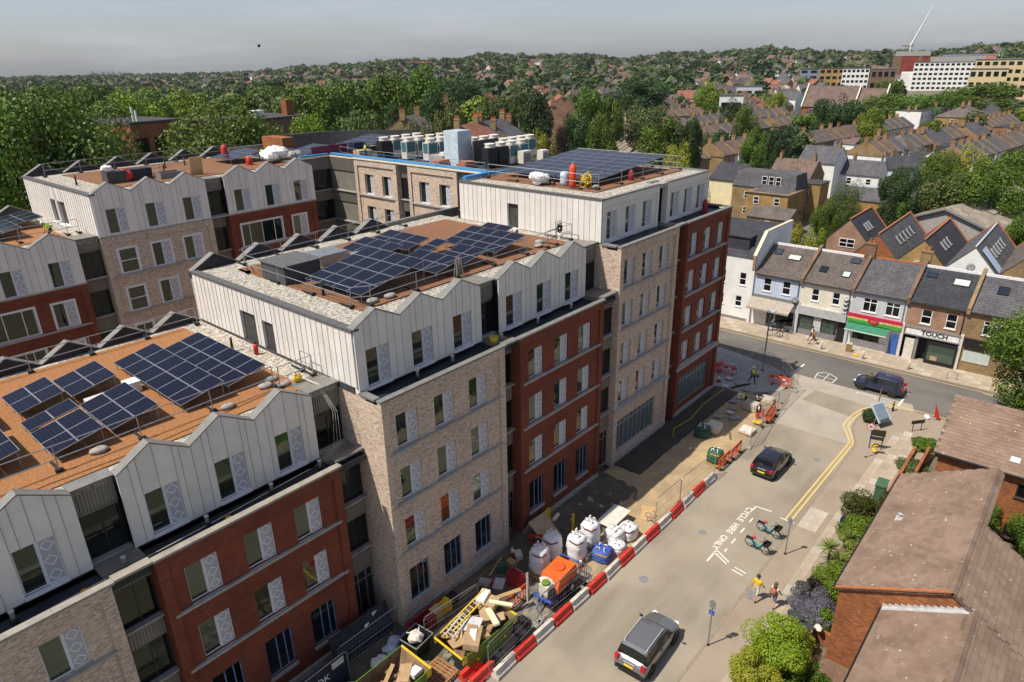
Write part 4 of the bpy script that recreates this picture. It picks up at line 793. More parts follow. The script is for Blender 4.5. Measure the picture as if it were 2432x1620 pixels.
one('insulation_pack', MB().box(43.2, 44.8, 57.6, 58.6, 20.1, 20.9), 'c_ply', 'yellow insulation pack beside the roof worker in front of the cooling units', 'insulation'); one('pink_mesh_panel', MB().box(40.2, 44.6, 61.4, 61.46, 20.1, 21.3), 'c_maroon', 'pink mesh safety panel along the roof edge', 'safety mesh'); one('blue_crate', MB().box(44.6, 45.8, 60.2, 61.2, 20.1, 21.4), 'c_navy', 'tall dark blue crate beside the pink mesh panel', 'crate')
for x, y, w, l in ((49.2, 41.2, 1.2, 'white grilled unit beside the tower solar array'), (50.8, 40.2, .9, 'low white box behind the tower solar array')):
    o = thing('condenser', l, 'condenser', (x, y, 20.2)); part('casing', MB().box(0, w, 0, .7, 0, 1.1), 'c_off_white', o); part('grille', MB().box(.1, w-.1, -.015, 0, .15, .9), 'c_grey', o)
# ---------------------------------------------------------------- clutter on the roofs
P_ = thing('plant_box', 'large dark grey boxed roof hatch on the middle block', 'roof hatch', (19.6, 34.3, 17.3)); part('box', MB().box(.1, 2.5, 0, 2.5, 0, 1.05), 'membrane_grey', P_); part('lid', MB().box(0, 2.6, -.08, 2.58, 1.05, 1.12), 'dark_coping', P_)
P_ = thing('vent_unit', 'silver ventilation unit with louvres beside the dark roof hatch', 'ventilation unit', (23.0, 35.6, 17.3)); part('casing', MB().box(0, 2.1, 0, 1.7, .1, .75), 'steel', P_); part('plinth', MB().box(-.15, 2.3, -.15, 1.9, 0, .1), 'grey_coping', P_); part('duct', MB().box(2.15, 4.2, -.6, .1, .1, .5), 'alu', P_)
P_ = thing('duct_box', 'white duct box between the solar arrays on the nearest roof', 'duct', (9.6, 33.7, 14.21)); part('box', MB().box(.6, 1.25, .1, .8, 0, .55), 'c_white', P_); part('duct', MB().box(-1.2, .6, .2, .6, .1, .35), 'c_off_white', P_)
P_ = thing('roof_hatch', 'open grey hatch box on the rear roof behind the zigzag', 'roof hatch', (24.3, 59.3, 20.4)); part('upstand', MB().box(0, 2.0, 0, .1, 0, .5).box(0, 2.0, 1.2, 1.3, 0, .5).box(0, .1, .1, 1.2, 0, .5).box(1.9, 2., .1, 1.2, 0, .5), 'grey_coping', P_)
P_ = thing('dark_plant_box', 'two dark plant boxes with a white sack on the rear roof', 'plant box', (20.6, 60.3, 20.4)); part('box', MB().box(0, 1.5, 0, 1.2, 0, .95), 'membrane_grey', P_); part('box', MB().box(1.9, 3.6, .3, 1.4, 0, .9), 'membrane', P_)
one('plywood_sheet', MB().obox((27.4, 59.4, 21.15), (1.1, .04, 1.5), 0, (R(8), 0)), 'c_ply', 'orange plywood sheet standing upright on the rear roof', 'plywood sheet')
def cyl_thing(name, x, y, z, r, h, mat, label, cat, taper=.8):
    o = thing(name, label, cat, (x, y, z)); part('body', MB().lathe([(r*.96, 0), (r, .05), (r, h*.72), (r*taper, h*.86), (r*.35, h*.95)], 12), mat, o, True); part('valve', MB().lathe([(r*.28, h*.94), (r*.3, h), (r*.15, h*1.03)], 8), 'c_grey', o); return o
cyl_thing('gas_cylinder', 33.9, 66.8, 20.4, .32, 1.5, 'c_red', 'tall red gas cylinder standing on the rear roof', 'gas cylinder'); cyl_thing('gas_cylinder', 33.3, 61.2, 20.4, .3, .8, 'c_red', 'short red gas bottle beside the white bags on the rear roof', 'gas cylinder')
cyl_thing('orange_safety_tube', 41.45, 30.0, 20.28, .27, 1.75, 'c_orange_red', 'tall orange tube bag standing at the tower guard rail', 'safety bag', .85)
cyl_thing('gas_cylinder', 53.1, 24.9, 17.03, .24, 1.15, 'c_dark_red', 'red gas cylinder on the tower terrace', 'gas cylinder'); cyl_thing('gas_cylinder', 43.6+2.9, 28.1, 20.28, .22, .8, 'c_dark_red', 'dark red bottle under the tower solar array', 'gas cylinder')
one('plastic_drum', MB().lathe([(.3, 0), (.33, .3), (.33, .9), (.25, 1.05)], 12, (41.5, 30.8, 20.28)), 'film', 'clear plastic drum beside the orange tube on the tower roof', 'drum', smooth=True)
m = MB(); r_ = random.Random(5)
for k in range(9): m.torus((42.2+r_.uniform(-.5, .5), 29.3+r_.uniform(-.35, .35), 20.55+r_.uniform(-.1, .35)), r_.uniform(.25, .42), .05, r_.choice('XYZ'), 14, 5)
one('yellow_hose_coil', m, 'c_yellow', 'coiled yellow hose beside the orange tube on the tower roof', 'hose', smooth=True)
def sack(name, x, y, z, w, h, mat, label, cat, grp=None, seed=0, lumps=7):
    r = random.Random(seed); m = MB()
    for k in range(lumps): m.ball((x+r.uniform(-w, w)*.45, y+r.uniform(-w, w)*.45, z+h*r.uniform(.25, .7)), w*r.uniform(.35, .6), 8, (1, 1, h/w*.7), .14)
    one(name, m, mat, label, cat, grp, origin=(x, y, z))
sack('white_bags', 40.95, 32.8, 20.28, .9, 1.0, 'c_white', 'heap of white sacks with red print at the tower guard rail', 'sacks', seed=1); sack('white_bags', 35.6, 61.0, 20.4, 1.5, 1.5, 'c_white', 'large heap of white plastic bags on the rear roof beside the worker', 'sacks', seed=2, lumps=12); sack('white_bags', 20.9, 61.0, 21.35, .6, .5, 'c_white', 'white sack on the dark plant box of the rear roof', 'sacks', seed=3); sack('red_bag', 22.2, 60.7, 20.4, .5, 1.0, 'c_red', 'red bag between the dark plant boxes', 'bag', seed=4)
sack('grey_bags', 38.7, 61.8, 20.3, .9, .9, 'concrete', 'grey rubble sacks behind the last zigzag gable', 'sacks', seed=6)
for k, (x, y, z) in enumerate(((12.6, 28.7, 14.2), (14.9, 29.3, 14.2), (15.6, 28.8, 14.2), (15.5, 29.8, 14.2), (7.2, 29.2, 14.2), (20.9, 28.0, 17.3), (22.0, 27.9, 17.3), (35.2, 28.2, 17.3), (36.0, 28.8, 17.3), (42.0, 28.3, 20.28))):
    m = MB().ball((x, y, z+.12), .38, 10, (1, .7, .36), .12); one('ballast_sack', m, 'concrete', 'grey ballast sack on the %s' % ('nearest roof by the front rail left of the junction' if k == 0 else 'nearest roof under the first bent rail' if k == 1 else 'nearest roof nearest the zigzag' if k == 2 else 'nearest roof nearest the white wall' if k == 3 else 'nearest roof behind the middle post' if k == 4 else 'middle block at the rail corner' if k == 5 else 'middle block right of the rail corner' if k == 6 else 'middle block at the yellow bucket side' if k == 7 else 'middle block beside the tower wall' if k == 8 else 'tower roof at the rail corner'), 'ballast sack', 'ballast sacks on the roofs', True)
m = MB()
for k in range(26):
    a = k*.7; m.tube([(27.1+.12*math.cos(a), 27.75+.12*math.sin(a), 18.45), (27.1+.22*math.cos(a), 27.75+.2*math.sin(a), 18.0), (27.1+.3*math.cos(a), 27.75+.28*math.sin(a), 17.32)], .022, 4)
one('rope_bundle', m, 'c_rope', 'bundle of pale ropes hung on the guard rail of the middle block', 'rope')
m = MB(); r_ = random.Random(9)
for k in range(10): m.torus((36.7+r_.uniform(-.1, .1), 27.6, 18.5+r_.uniform(-.2, .2)), r_.uniform(.15, .3), .025, 'Y', 12, 4)
one('cable_coil', m, 'c_black', 'black cable coil hung on the rail beside the tower wall', 'cable')
m = MB()
for k in range(3): m.tube([(16.4, 28.4, 14.5), (16.5+.05*k, 27.2, 14.4), (16.6+.12*k, 26.3, 13.2-.05*k), (16.3+.2*k, 26.1, 11.4), (15.2+.4*k, 26.3, 10.7)], .009, 4)
one('abseil_ropes', m, 'c_off_white', 'white ropes hanging over the link beside the pale brick corner', 'rope')
H_ = thing('yellow_harness_bag', 'yellow tool bag where the white ropes start', 'bag', (16.3, 28.6, 14.2)); part('bag', MB().ball((0, 0, .2), .25, 8, (1, .8, .9), .1), 'c_yellow', H_); part('strap', MB().torus((0, 0, .42), .14, .025, 'Y', 10, 4), 'c_orange', H_)
H_ = thing('fire_extinguisher', 'red extinguisher beside the white sill on the nearest roof', 'fire extinguisher', (16.9, 33.6, 14.2)); part('body', MB().lathe([(.12, 0), (.13, .5), (.05, .58)], 10), 'c_red', H_, True); part('handle', MB().box(-.03, .1, -.02, .02, .58, .68), 'c_black', H_)
one('yellow_bucket', MB().lathe([(.2, 0), (.26, .42), (.23, .42), (.18, .03)], 12, (26.9, 24.9, 13.82)), 'c_yellow', 'yellow bucket on the terrace before the recessed door', 'bucket', smooth=True)
for x, y, l in ((4.6, 25.75, 'yellow disc on the dark terrace left of the recessed door'), (10.4, 25.75, 'yellow disc on the dark terrace under the second red bay')): one('terrace_marker', MB().lathe([(.14, 0), (.14, .05)], 12, (x, y, 10.66)), 'c_yellow', l, 'marker disc')
for k, (x, y, z) in enumerate(((2.4, 26.1, 10.66), (6.2, 26.05, 10.66), (9.6, 26.05, 10.66), (12.7, 26.05, 10.66), (15.3, 26.0, 10.66), (20.9, 24.8, 13.82), (23.4, 24.75, 13.82), (27.4, 24.75, 13.82), (30.8, 24.75, 13.82), (34.2, 24.7, 13.82))):
    o = thing('vent_pipe', '%s grey vent stub from the left on the %s terrace' % (wd[k % 5], 'nearest block' if k < 5 else 'middle block'), 'vent', (x, y, z), group='vent stubs on the terraces'); part('pipe', MB().lathe([(.08, 0), (.08, .42)], 10), 'c_grey', o, True); part('collar', MB().lathe([(.14, 0), (.12, .1)], 10), 'membrane', o); part('cap', MB().lathe([(.1, .42), (.1, .47)], 10), 'c_silver', o)
for k, (x, y, z) in enumerate(((15.0, 36.4, 14.2), (16.3, 35.1, 14.2), (20.0, 31.1, 17.3), (24.9, 34.0, 17.3), (27.6, 32.6, 17.3), (35.4, 30.4, 17.3), (35.9, 30.7, 17.3), (41.2, 31.9, 20.28), (41.2, 31.5, 20.28), (19.0, 62.5, 20.4), (26.1, 62.8, 20.4), (27.6, 66, 20.4), (29.6, 66.4, 20.4))):
    o = thing('vent_pipe', 'black vent pipe %s' % ('on the nearest roof behind the long solar array', 'on the nearest roof beside the white sill', 'beside the sunlit gravel of the middle roof', 'behind the largest solar array', 'in the gap between arrays of the middle roof', 'near the tower wall, left of a pair', 'near the tower wall, right of a pair', 'left of a pair on the tower roof', 'right of a pair on the tower roof', 'at the gravel corner of the rear roof', 'nearest to the rear roof hatch', 'in the middle of the rear roof', 'farthest right on the rear roof')[k], 'vent', (x, y, z), group='black vent pipes on the roofs'); part('pipe', MB().lathe([(.07, 0), (.07, .75)], 10), 'c_black', o, True); part('collar', MB().lathe([(.12, 0), (.09, .12)], 10), 'membrane', o)
one('cable_on_terrace', MB().tube([(2.2, 25.7, 10.69), (4.5, 25.8, 10.69), (7, 25.9, 10.69), (10, 26.0, 10.69), (14.9, 26.3, 10.69)], .018, 4), 'c_off_white', 'thin white cable lying along the dark terrace of the nearest block', 'cable'); one('edge_cable', MB().tube([(1, 27.9, 14.24), (5, 28.15, 14.24), (8, 28.0, 14.24), (11, 28.2, 14.24), (15, 28.6, 14.24)], .014, 4), 'c_black', 'black cable along the orange planted roof', 'cable')
# ---------------------------------------------------------------- building site on the street
def barrier_proto(mat):
    prof = [(-.25, 0), (.25, 0), (.25, .18), (.12, .32), (.1, .58), (-.1, .58), (-.12, .32), (-.25, .18)]
    body = MB().prism([(-.72, y, z) for y, z in prof], (1.44, 0, 0)).mesh('body', mat)
    lug = MB().box(.72, .86, -.1, .1, .06, .52).mesh('lug', mat)
    foot = MB().box(-.5, -.3, -.27, .27, .0, .06).box(.3, .5, -.27, .27, 0, .06).box(-.03, .03, -.11, .11, .58, .6).mesh('moulding', mat); return body, lug, foot
BP = {'red': barrier_proto('red_plastic'), 'white': barrier_proto('white_plastic')}
def barrier(x, y, rz, c, label):
    o = thing('traffic_barrier', label, 'barrier', (x, y, 0), rz, 'red and white plastic barriers along the site'); b, l, f = BP[c]
    part('body', b, c, o); part('lug', l, c, o); part('moulding', f, c, o); return o
k = 0; seq = []
for x in (18.35+.8, 20.7, 22.25, 23.85, 25.45, 27.15, 28.75, 30.25, 31.75, 33.3, 34.9, 36.5, 38.1, 39.7, 41.3):
    seq.append((x, 17.72-.03*(x-18)+.012*max(0, x-30), 'white' if k % 2 == 0 else 'red')); k += 1
ordw = ['first', 'second', 'third', 'fourth', 'fifth', 'sixth', 'seventh', 'eighth']
ri = wi = 0
for x, y, c in seq:
    if c == 'red': n = ordw[ri]; ri += 1
    else: n = ordw[wi]; wi += 1
    barrier(x, y, random.uniform(-.03, .03), c, '%s %s plastic barrier from the near end of the site line' % (n, c))
barrier(17.9, 18.85, .02, 'red', 'left of two red barriers side by side at the near end'); barrier(18.0, 18.2, .0, 'red', 'right of two red barriers side by side at the near end')
# Heras panels: tube frame, mesh of wires
def heras(x0, y0, x1, y1, label, h=2., lean=0., posts=True):
    l = math.hypot(x1-x0, y1-y0); o = thing('mesh_fence_panel', label, 'fence panel', (x0, y0, 0), math.atan2(y1-y0, x1-x0), 'mesh fence panels of the site'); s = lean
    fr = MB(); P = lambda u, z: (u, s*z, z+.08)
    fr.tube([P(0, 0), P(0, h-.15), P(.12, h), P(l-.12, h), P(l, h-.15), P(l, 0)], .024, 6); fr.tube([P(0, .2), P(l, .2)], .018, 5); fr.tube([P(0, 1.0), P(l, 1.0)], .012, 4); part('frame', fr, 'steel', o)
    w = MB(); n = int(l/.22)
    for i in range(1, n): w.tube([P(l*i/n, .2), P(l*i/n, h)], .004, 3, False)
    for z in (.5, 1.4, 1.7): w.tube([P(0, z), P(l, z)], .004, 3, False)
    part('mesh_wires', w, 'steel', o); part('foot', MB().box(-.3, .3, -.12, .12, 0, .12), 'concrete', o); part('foot', MB().box(l-.3, l+.3, -.12, .12, 0, .12), 'concrete', o); return o
heras(18.4, 18.05, 22.6, 18.2, 'mesh fence panel beside the green skip and the dark mats'); heras(23.0, 18.3, 26.7, 18.0, 'mesh fence panel in front of the orange tank trailer', 1.75); heras(26.9, 18.0, 31.0, 17.95, 'mesh fence panel in front of the tall white bulk bags'); heras(34.5, 17.7, 37.7, 17.6, 'mesh fence panel beside the plywood and chain'); heras(37.8, 17.6, 42.4, 17.25, 'mesh fence panel before the dark-sacked pallet')
heras(17.6, 21.9, 21.3, 21.5, 'mesh fence panel behind the green skip', 1.9); heras(47.9, 16.8, 51.6, 17.3, 'mesh fence panel with a triangular shadow near the paving stack', 1.9); heras(51.7, 17.3, 55.3, 17.45, 'mesh fence panel behind the orange barrier heap', 1.9); heras(55.4, 17.45, 60.1, 17.5, 'mesh fence panel at the junction corner', 1.9); heras(60.2, 18.0, 62.6, 19.8, 'mesh fence panel turning to the main road', 1.9); heras(62.6, 19.9, 64.1, 21.9, 'mesh fence panel beside the lamp post', 1.5); heras(59.4, 22.8, 63.9, 22.4, 'mesh fence panel on the new slabs', 1.9); heras(13.4, 24.0, 17.2, 23.95, 'dark-covered mesh panel leaning on the red bay', 2.1, -.22)
one('debris_netting', MB().prism([(13.45, 24.03, .1), (17.15, 23.98, .1), (17.15, 24.44, 2.05), (13.45, 24.49, 2.05)], (0, .012, 0)), 'net', 'dark see-through netting over the leaning fence panel', 'netting') if pm('net', (.03, .035, .045), .6, var=.3) else 0
for x, z in ((15.7, 1.35), (16.3, 1.7)): one('notice', MB().obox((x, 24.03+z*.215-.02, z), (.3, .012, .3), 0, (R(-12), 0)), 'c_white', 'small white notice on the dark netting, %s' % ('left one' if x < 16 else 'right one'), 'notice')
# navy site cabin with its partly seen lettering
C_ = thing('site_cabin_board', 'navy hoarding board with white letters at the bottom edge', 'hoarding', (9.6, 23.1, 0), .02); part('board', MB().box(0, 4., 0, .1, 0, 2.1), 'c_navy', C_); part('frame', MB().tube([(0, -.03, 0), (0, -.03, 2.0), (.15, -.03, 2.15), (3.85, -.03, 2.15), (4., -.03, 2.), (4., -.03, 0)], .03, 6), 'steel', C_); part('white_patch', MB().box(3.1, 3.8, -.01, 0, 1.55, 1.95), 'c_off_white', C_)
lt = link('lettering', textmesh('OOK', .55, 'c_white'), C_, (2.3, -.012, 1.35), rot=(PI/2, 0, 0))
# skips
def skip(x, y, rz, label, L=3.9, Wd=2.1, h=1.45, inside='c_rust'):
    o = thing('skip', label, 'skip', (x, y, 0), rz); m = MB(); a, b, t = L/2, Wd/2, .06
    P = [(-a, -b, h), (a, -b, h), (a, b, h), (-a, b, h)]; B_ = [(-a+.7, -b+.01, .08), (a-.7, -b+.01, .08), (a-.7, b-.01, .08), (-a+.7, b-.01, .08)]
    for i in range(4): j = (i+1) % 4; m.quad(B_[i], B_[j], P[j], P[i])
    m.poly(B_[::-1]); part('hull', m, 'skip_green', o)
    n = MB(); k = .05; Pi = [(p[0]*(1-k/2), p[1]*(1-k), p[2]-.005) for p in P]; Bi = [(p[0]*.98, p[1]*.96, .15) for p in B_]
    for i in range(4): j = (i+1) % 4; n.quad(Pi[j], Bi[j], Bi[i], Pi[i])
    n.poly(Bi); part('lining', n, inside, o)
    r = MB()
    for i in range(4): r.tube([P[i], P[(i+1) % 4]], .035, 6)
    part('rim', r, 'skip_green', o); part('end_rim', MB().tube([P[3], P[0]], .06, 6), 'c_yellow', o); part('end_rim', MB().tube([P[1], P[2]], .06, 6), 'c_yellow', o)
    for sx in (-1, 1):
        for sy in (-1, 1): part('corner_plate', MB().obox((sx*(a-.16), sy*(b+.01), h-.2), (.3, .03, .42)), 'c_yellow', o); part('lifting_lug', MB().tube([(sx*(a-1.), sy*(b-.1), .75), (sx*(a-1.), sy*(b+.1), .75)], .07, 8), 'c_yellow', o)
    return o
pm('skip_green', (.11, .20, .02), .5, col2=(.07, .13, .02), scale=3, lo=.3, hi=.6); pm('c_rust', (.26, .16, .085), .9, col2=(.13, .085, .05), scale=2.5)
s1 = skip(19.35, 19.75, -.04, 'green skip with yellow rim heaped with cardboard and timber', 4.0, 2.1)
s2 = skip(14.0, 20.7, .0, 'second green skip cut by the bottom edge with rubble inside', 3.9, 2.2)
# loads: every board, box and sheet its own thing
ld = [('cardboard_box', (18.6, 19.3, 1.55), (1.5, .8, .35), .6, 'c_card', 'large flat cardboard box with a white print on the green skip'), ('white_label_sheet', (18.6, 19.3, 1.735), (.8, .35, .012), .62, 'c_white', 'white printed sheet on the large cardboard box'), ('cardboard_sheet', (18.0, 19.7, 1.5), (1.0, .7, .06), -.3, 'c_card', 'flat cardboard sheet at the yellow end of the green skip'), ('cardboard_sheet', (20.3, 19.9, 1.6), (1.2, .8, .07), .9, 'c_card', 'brown cardboard in the middle of the green skip'), ('cardboard_sheet', (20.9, 20.0, 1.75), (.8, .6, .3), .2, 'c_card', 'brown cardboard block at the far end of the green skip'), ('grey_sheet', (19.2, 19.9, 1.62), (1.0, .9, .03), .4, 'c_silver', 'grey plastic sheet lying in the green skip'), ('foam_plank', (20.0, 19.2, 1.95), (.32, 1.5, .12), -.5, 'c_foam', 'pale yellow foam plank leaning over the side of the green skip'), ('foam_plank', (21.0, 19.5, 1.95), (.22, 1.3, .1), .5, 'c_foam', 'pale yellow foam plank at the far corner of the green skip'), ('timber_board', (21.9, 20.1, 1.5), (2.2, .3, .06), -.35, 'c_wood', 'long timber board sticking out of the far end of the green skip'), ('polystyrene_sheet', (20.8, 20.6, 1.9), (.9, .5, .25), .3, 'c_white', 'white crumpled packaging at the back of the green skip'), ('cardboard_box', (15.0, 20.5, 1.3), (1.2, .6, .1), .7, 'c_card', 'cardboard flap in the second skip'), ('polystyrene_sheet', (15.4, 20.2, 1.25), (.6, .5, .2), .1, 'c_white', 'white packaging in the second skip'), ('timber_board', (14.3, 21.0, 1.2), (1.6, .2, .06), .5, 'c_wood', 'short timber in the second skip')]
for nm, c, s, rz, mt, lb in ld: one(nm, MB().obox(c, s, rz, (random.uniform(-.18, .18), random.uniform(-.15, .15)) if nm != 'white_label_sheet' else None), mt, lb, nm.replace('_', ' ').split()[-1] if nm != 'white_label_sheet' else 'sheet')
m = MB(); r_ = random.Random(3)
for k in range(22): m.obox((13.6+r_.uniform(-.9, 1.2), 20.7+r_.uniform(-.6, .6), .9+r_.uniform(0, .35)), (r_.uniform(.15, .7), r_.uniform(.08, .3), r_.uniform(.05, .2)), r_.uniform(0, 3), (r_.uniform(-.5, .5), r_.uniform(-.5, .5)))
o = one('skip_rubble', m, 'c_rust', 'loose rubble and scrap filling the second skip', 'rubble'); o['kind'] = 'stuff'
m = MB(); r_ = random.Random(4)
for k in range(30): m.obox((19.4+r_.uniform(-1.5, 1.5), 19.8+r_.uniform(-.7, .8), 1.15+r_.uniform(0, .35)), (r_.uniform(.2, .8), r_.uniform(.2, .5), r_.uniform(.04, .15)), r_.uniform(0, 3), (r_.uniform(-.4, .4), r_.uniform(-.4, .4)))
o = one('skip_waste', m, 'c_card', 'loose cardboard and offcuts filling the green skip', 'waste'); o['kind'] = 'stuff'
def ladder(x, y, z, L, rz, tilt, mat, label):
    o = thing('ladder', label, 'ladder', (x, y, z), rz); o.rotation_euler = (tilt[0], tilt[1], rz)
    for s in (-.2, .2): part('rail', MB().box(-L/2, L/2, s-.035, s+.035, -.04, .04), mat, o)
    n = int(L/.28)
    for i in range(n): part('rung', MB().tube([(-L/2+L*(i+.5)/n, -.2, 0), (-L/2+L*(i+.5)/n, .2, 0)], .022, 5), 'c_off_white', o)
ladder(19.4, 20.55, 1.85, 3.6, .05, (R(12), R(-5)), 'c_yellow', 'yellow ladder laid along the top of the green skip'); ladder(18.5, 20.3, 1.8, 1.7, .25, (R(15), R(4)), 'c_off_white', 'pale wooden slatted frame in the green skip')
# mats under the skip, one object per plank
def planks(name, label, cat, x0, y0, n, w, L, mat, z, rz=0., gap=.02, th=.05, bearers=False, grp=None):
    o = thing(name, label, cat, (x0, y0, z), rz, grp); pm0 = MB().box(0, L, 0, w-gap, 0, th).mesh('plank', mat)
    for i in range(n): link('plank', pm0, o, (0, i*w, .1 if bearers else 0))
    if bearers:
        for s in (.05, L/2, L-.05): part('bearer', MB().box(s-.05, s+.05, 0, n*w, 0, .1), mat, o)
    return o
planks('track_mat', 'dark ribbed plastic mats under the green skip', 'ground mat', 17.6, 17.95, 12, .2, 5., 'c_black', .04)
planks('track_mat', 'dark ribbed mat beside the orange tank trailer', 'ground mat', 23.9, 17.95, 7, .2, 3.1, 'c_black', .04)
pm('pallet_wood', (.36, .17, .07), .85, var=.2, scale=5, rnd=.1)
planks('pallet', 'red-brown wooden pallet leaning at the end of the green skip', 'pallet', 17.4, 19.2, 8, .19, 1.5, 'pallet_wood', .25, PI/2+.05, .07, .03, True, 'wooden pallets')
def pallet(x, y, rz, label, mat='c_wood', z=.06): return planks('pallet', label, 'pallet', x, y, 7, .16, 1.2, mat, z, rz, .05, .025, True, 'wooden pallets')
# waste bin with scrap
W1 = thing('waste_bin', 'black four-wheeled waste bin full of scrap beside the skips', 'waste bin', (17.0, 21.9, .05), .1); m = MB(); m.add([(-.45, -.45, .2), (.45, -.45, .2), (.45, .45, .2), (-.45, .45, .2), (-.62, -.6, 1.15), (.62, -.6, 1.15), (.62, .6, 1.15), (-.62, .6, 1.15)], [(0, 3, 2, 1), (0, 1, 5, 4), (1, 2, 6, 5), (2, 3, 7, 6), (3, 0, 4, 7)]); part('tub', m, 'c_black', W1)
part('rim', MB().tube([(-.64, -.62, 1.15), (.64, -.62, 1.15), (.64, .62, 1.15), (-.64, .62, 1.15), (-.64, -.62, 1.15)], .04, 6), 'c_grey', W1)
for sx in (-.4, .4):
    for sy in (-.4, .4): part('wheel', MB().lathe([(.08, 0), (.08, .16)], 8, (sx, sy, 0)), 'rubber', W1)
one('scrap_heap', MB().ball((17.0, 21.9, 1.15), .42, 8, (1, 1, .7), .2).obox((17.1, 21.8, 1.4), (.8, .05, .05), .8).obox((16.9, 22.0, 1.42), (.7, .05, .05), 2.2), 'c_off_white', 'pale scrap and wire heaped in the black bin', 'scrap')
RC = thing('site_container', 'low dark red open container with boxes against the pale brick wall', 'container', (17.4, 22.2, 0)); part('side', MB().box(0, 2.6, .9, 1.0, 0, .9), 'c_dark_red', RC); part('side', MB().box(0, .08, 0, .9, 0, .8), 'c_dark_red', RC); part('floor', MB().box(.08, 2.6, 0, .9, 0, .12), 'c_grey', RC)
for i, (x, y, w, h, mt, lb) in enumerate(((18.3, 22.4, .6, .8, 'c_dark_red', 'dark red box in the low container'), (18.9, 22.5, .6, .9, 'c_ply', 'orange-brown box in the low container'), (19.6, 22.6, .7, .7, 'c_yellow', 'yellow case at the far end of the low container'), (19.5, 23.0, .6, .5, 'c_wood', 'wooden box behind the yellow case'))): one('storage_box', MB().box(x, x+w, y, y+w*.8, .1, h).box(x-.02, x+w+.02, y-.02, y+w*.8+.02, h+.001, h+.06), mt, lb, 'box', 'boxes by the low container')
sack('clear_sheeting', 16.2, 22.9, .1, .75, .5, 'film', 'heap of clear plastic sheeting before the dark netting', 'plastic sheeting', seed=11); sack('clear_sheeting', 15.3, 22.8, .1, .6, .4, 'c_white', 'white plastic sheeting beside the second skip', 'plastic sheeting', seed=12); one('blue_tarp', MB().ball((16.9, 23.2, .15), .55, 8, (1.2, .7, .4), .15), 'c_blue', 'blue tarpaulin on the ground near the black bin', 'tarpaulin'); sack('black_sack', 20.7, 23.0, .1, .5, .6, 'c_black', 'black refuse sack against the pale brick wall', 'sack', seed=13)
m = MB(); r_ = random.Random(8)
for k in range(18): m.obox((9.6+3.3+r_.uniform(-.5, .5), 22.2+r_.uniform(-.35, .35), .55+r_.uniform(0, .3)), (.22, .1, .08), r_.uniform(0, 3), (r_.uniform(-.6, .6), r_.uniform(-.6, .6)))
o = one('loose_bricks', m, 'c_terracotta', 'loose broken bricks heaped in a white sack by the navy board', 'bricks'); o['kind'] = 'stuff'; one('brick_sack', MB().lathe([(.55, 0), (.65, .35), (.62, .62), (.58, .62), (.6, .35), (.5, .1)], 12, (12.9, 22.2, .03)), 'c_off_white', 'open white sack holding broken bricks by the navy board', 'sack')
# chapter-8 pedestrian barriers
def ped(x, y, rz, mat, label, panel=False, lean=0.):
    o = thing('pedestrian_barrier', label, 'barrier', (x, y, .03), rz, 'plastic pedestrian barriers'); o.rotation_euler = (lean, 0, rz)
    fr = MB(); L_, h = 2., 1.
    for z in (.18, h-.12, h): fr.box(0, L_, -.025, .025, z-.035, z+.035)
    if panel: pass
    for i in range(9): fr.box(L_*i/8-.03, L_*i/8+.03, -.02, .02, .18, h-.1)
    part('frame', fr, mat, o)
    bd = MB().box(.05, L_-.05, -.028, .028, h-.3, h-.16).mesh('board', 'red_plastic' if mat != 'c_dark_red' else 'c_white'); link('board', bd, o)
    for i in range(2): part('reflective_strip', MB().box(.45+.75*i, .75+.75*i, -.032, .032, h-.3, h-.16), 'c_white', o)
    for s in (.35, 1.65): part('foot', MB().box(s-.06, s+.06, -.3, .3, -.02, .1), 'rubber', o)
ped(21.8, 20.05, .02, 'orange_plastic', 'orange pedestrian barrier with red and white board behind the skip end'); ped(20.9, 21.9, .25, 'orange_plastic', 'dull orange barrier lying against the pale brick wall', lean=.5); ped(43.1, 17.25, .0, 'orange_plastic', 'near one of two orange barriers beside the dark sacks'); ped(45.1, 17.15, .02, 'orange_plastic', 'far one of two orange barriers beside the dark sacks'); ped(52.3, 17.3, .1, 'orange_plastic', 'orange barrier heap behind the black car', lean=-.1); ped(52.6, 17.05, .12, 'orange_plastic', 'second orange barrier stacked on the heap', lean=-.12); ped(60.3, 20.15, -PI/2, 'orange_plastic', 'bright orange barrier at the junction corner'); ped(59.4, 25.2, -PI/2+.2, 'red_plastic', 'red and white barrier at the tower corner'); ped(58.4, 25.5, -.3, 'red_plastic', 'red barrier turned against the tower shopfront'); ped(15.4, 24.35, .1, 'c_red', 'red barrier leaning at the red bay beside the link', lean=-.2); ped(27.5, 22.95, -.8, 'red_plastic', 'red board barrier under the plywood sheet', lean=.3)
m = MB()
for k in range(5): m.obox((23.9+.06*k, 21.2-.05*k, .62), (.05, .8, 1.2), .2, (.05*k, .1))
one('folded_barriers', m, 'c_dark_red', 'stack of folded dark red barriers beside the first bulk bag', 'barriers')
one('rolled_banner', MB().add([(23.5, 19.7, .03), (24.0, 19.9, .03), (24.05, 20.1, 1.7), (23.9, 20.15, 1.7), (23.5, 19.75, .03), (24.0, 19.95, .03)], [(0, 1, 2, 3), (3, 2, 5, 4), (0, 3, 4), (1, 5, 2)]), 'c_off_white', 'white banner sheet standing folded behind the orange trailer', 'banner')
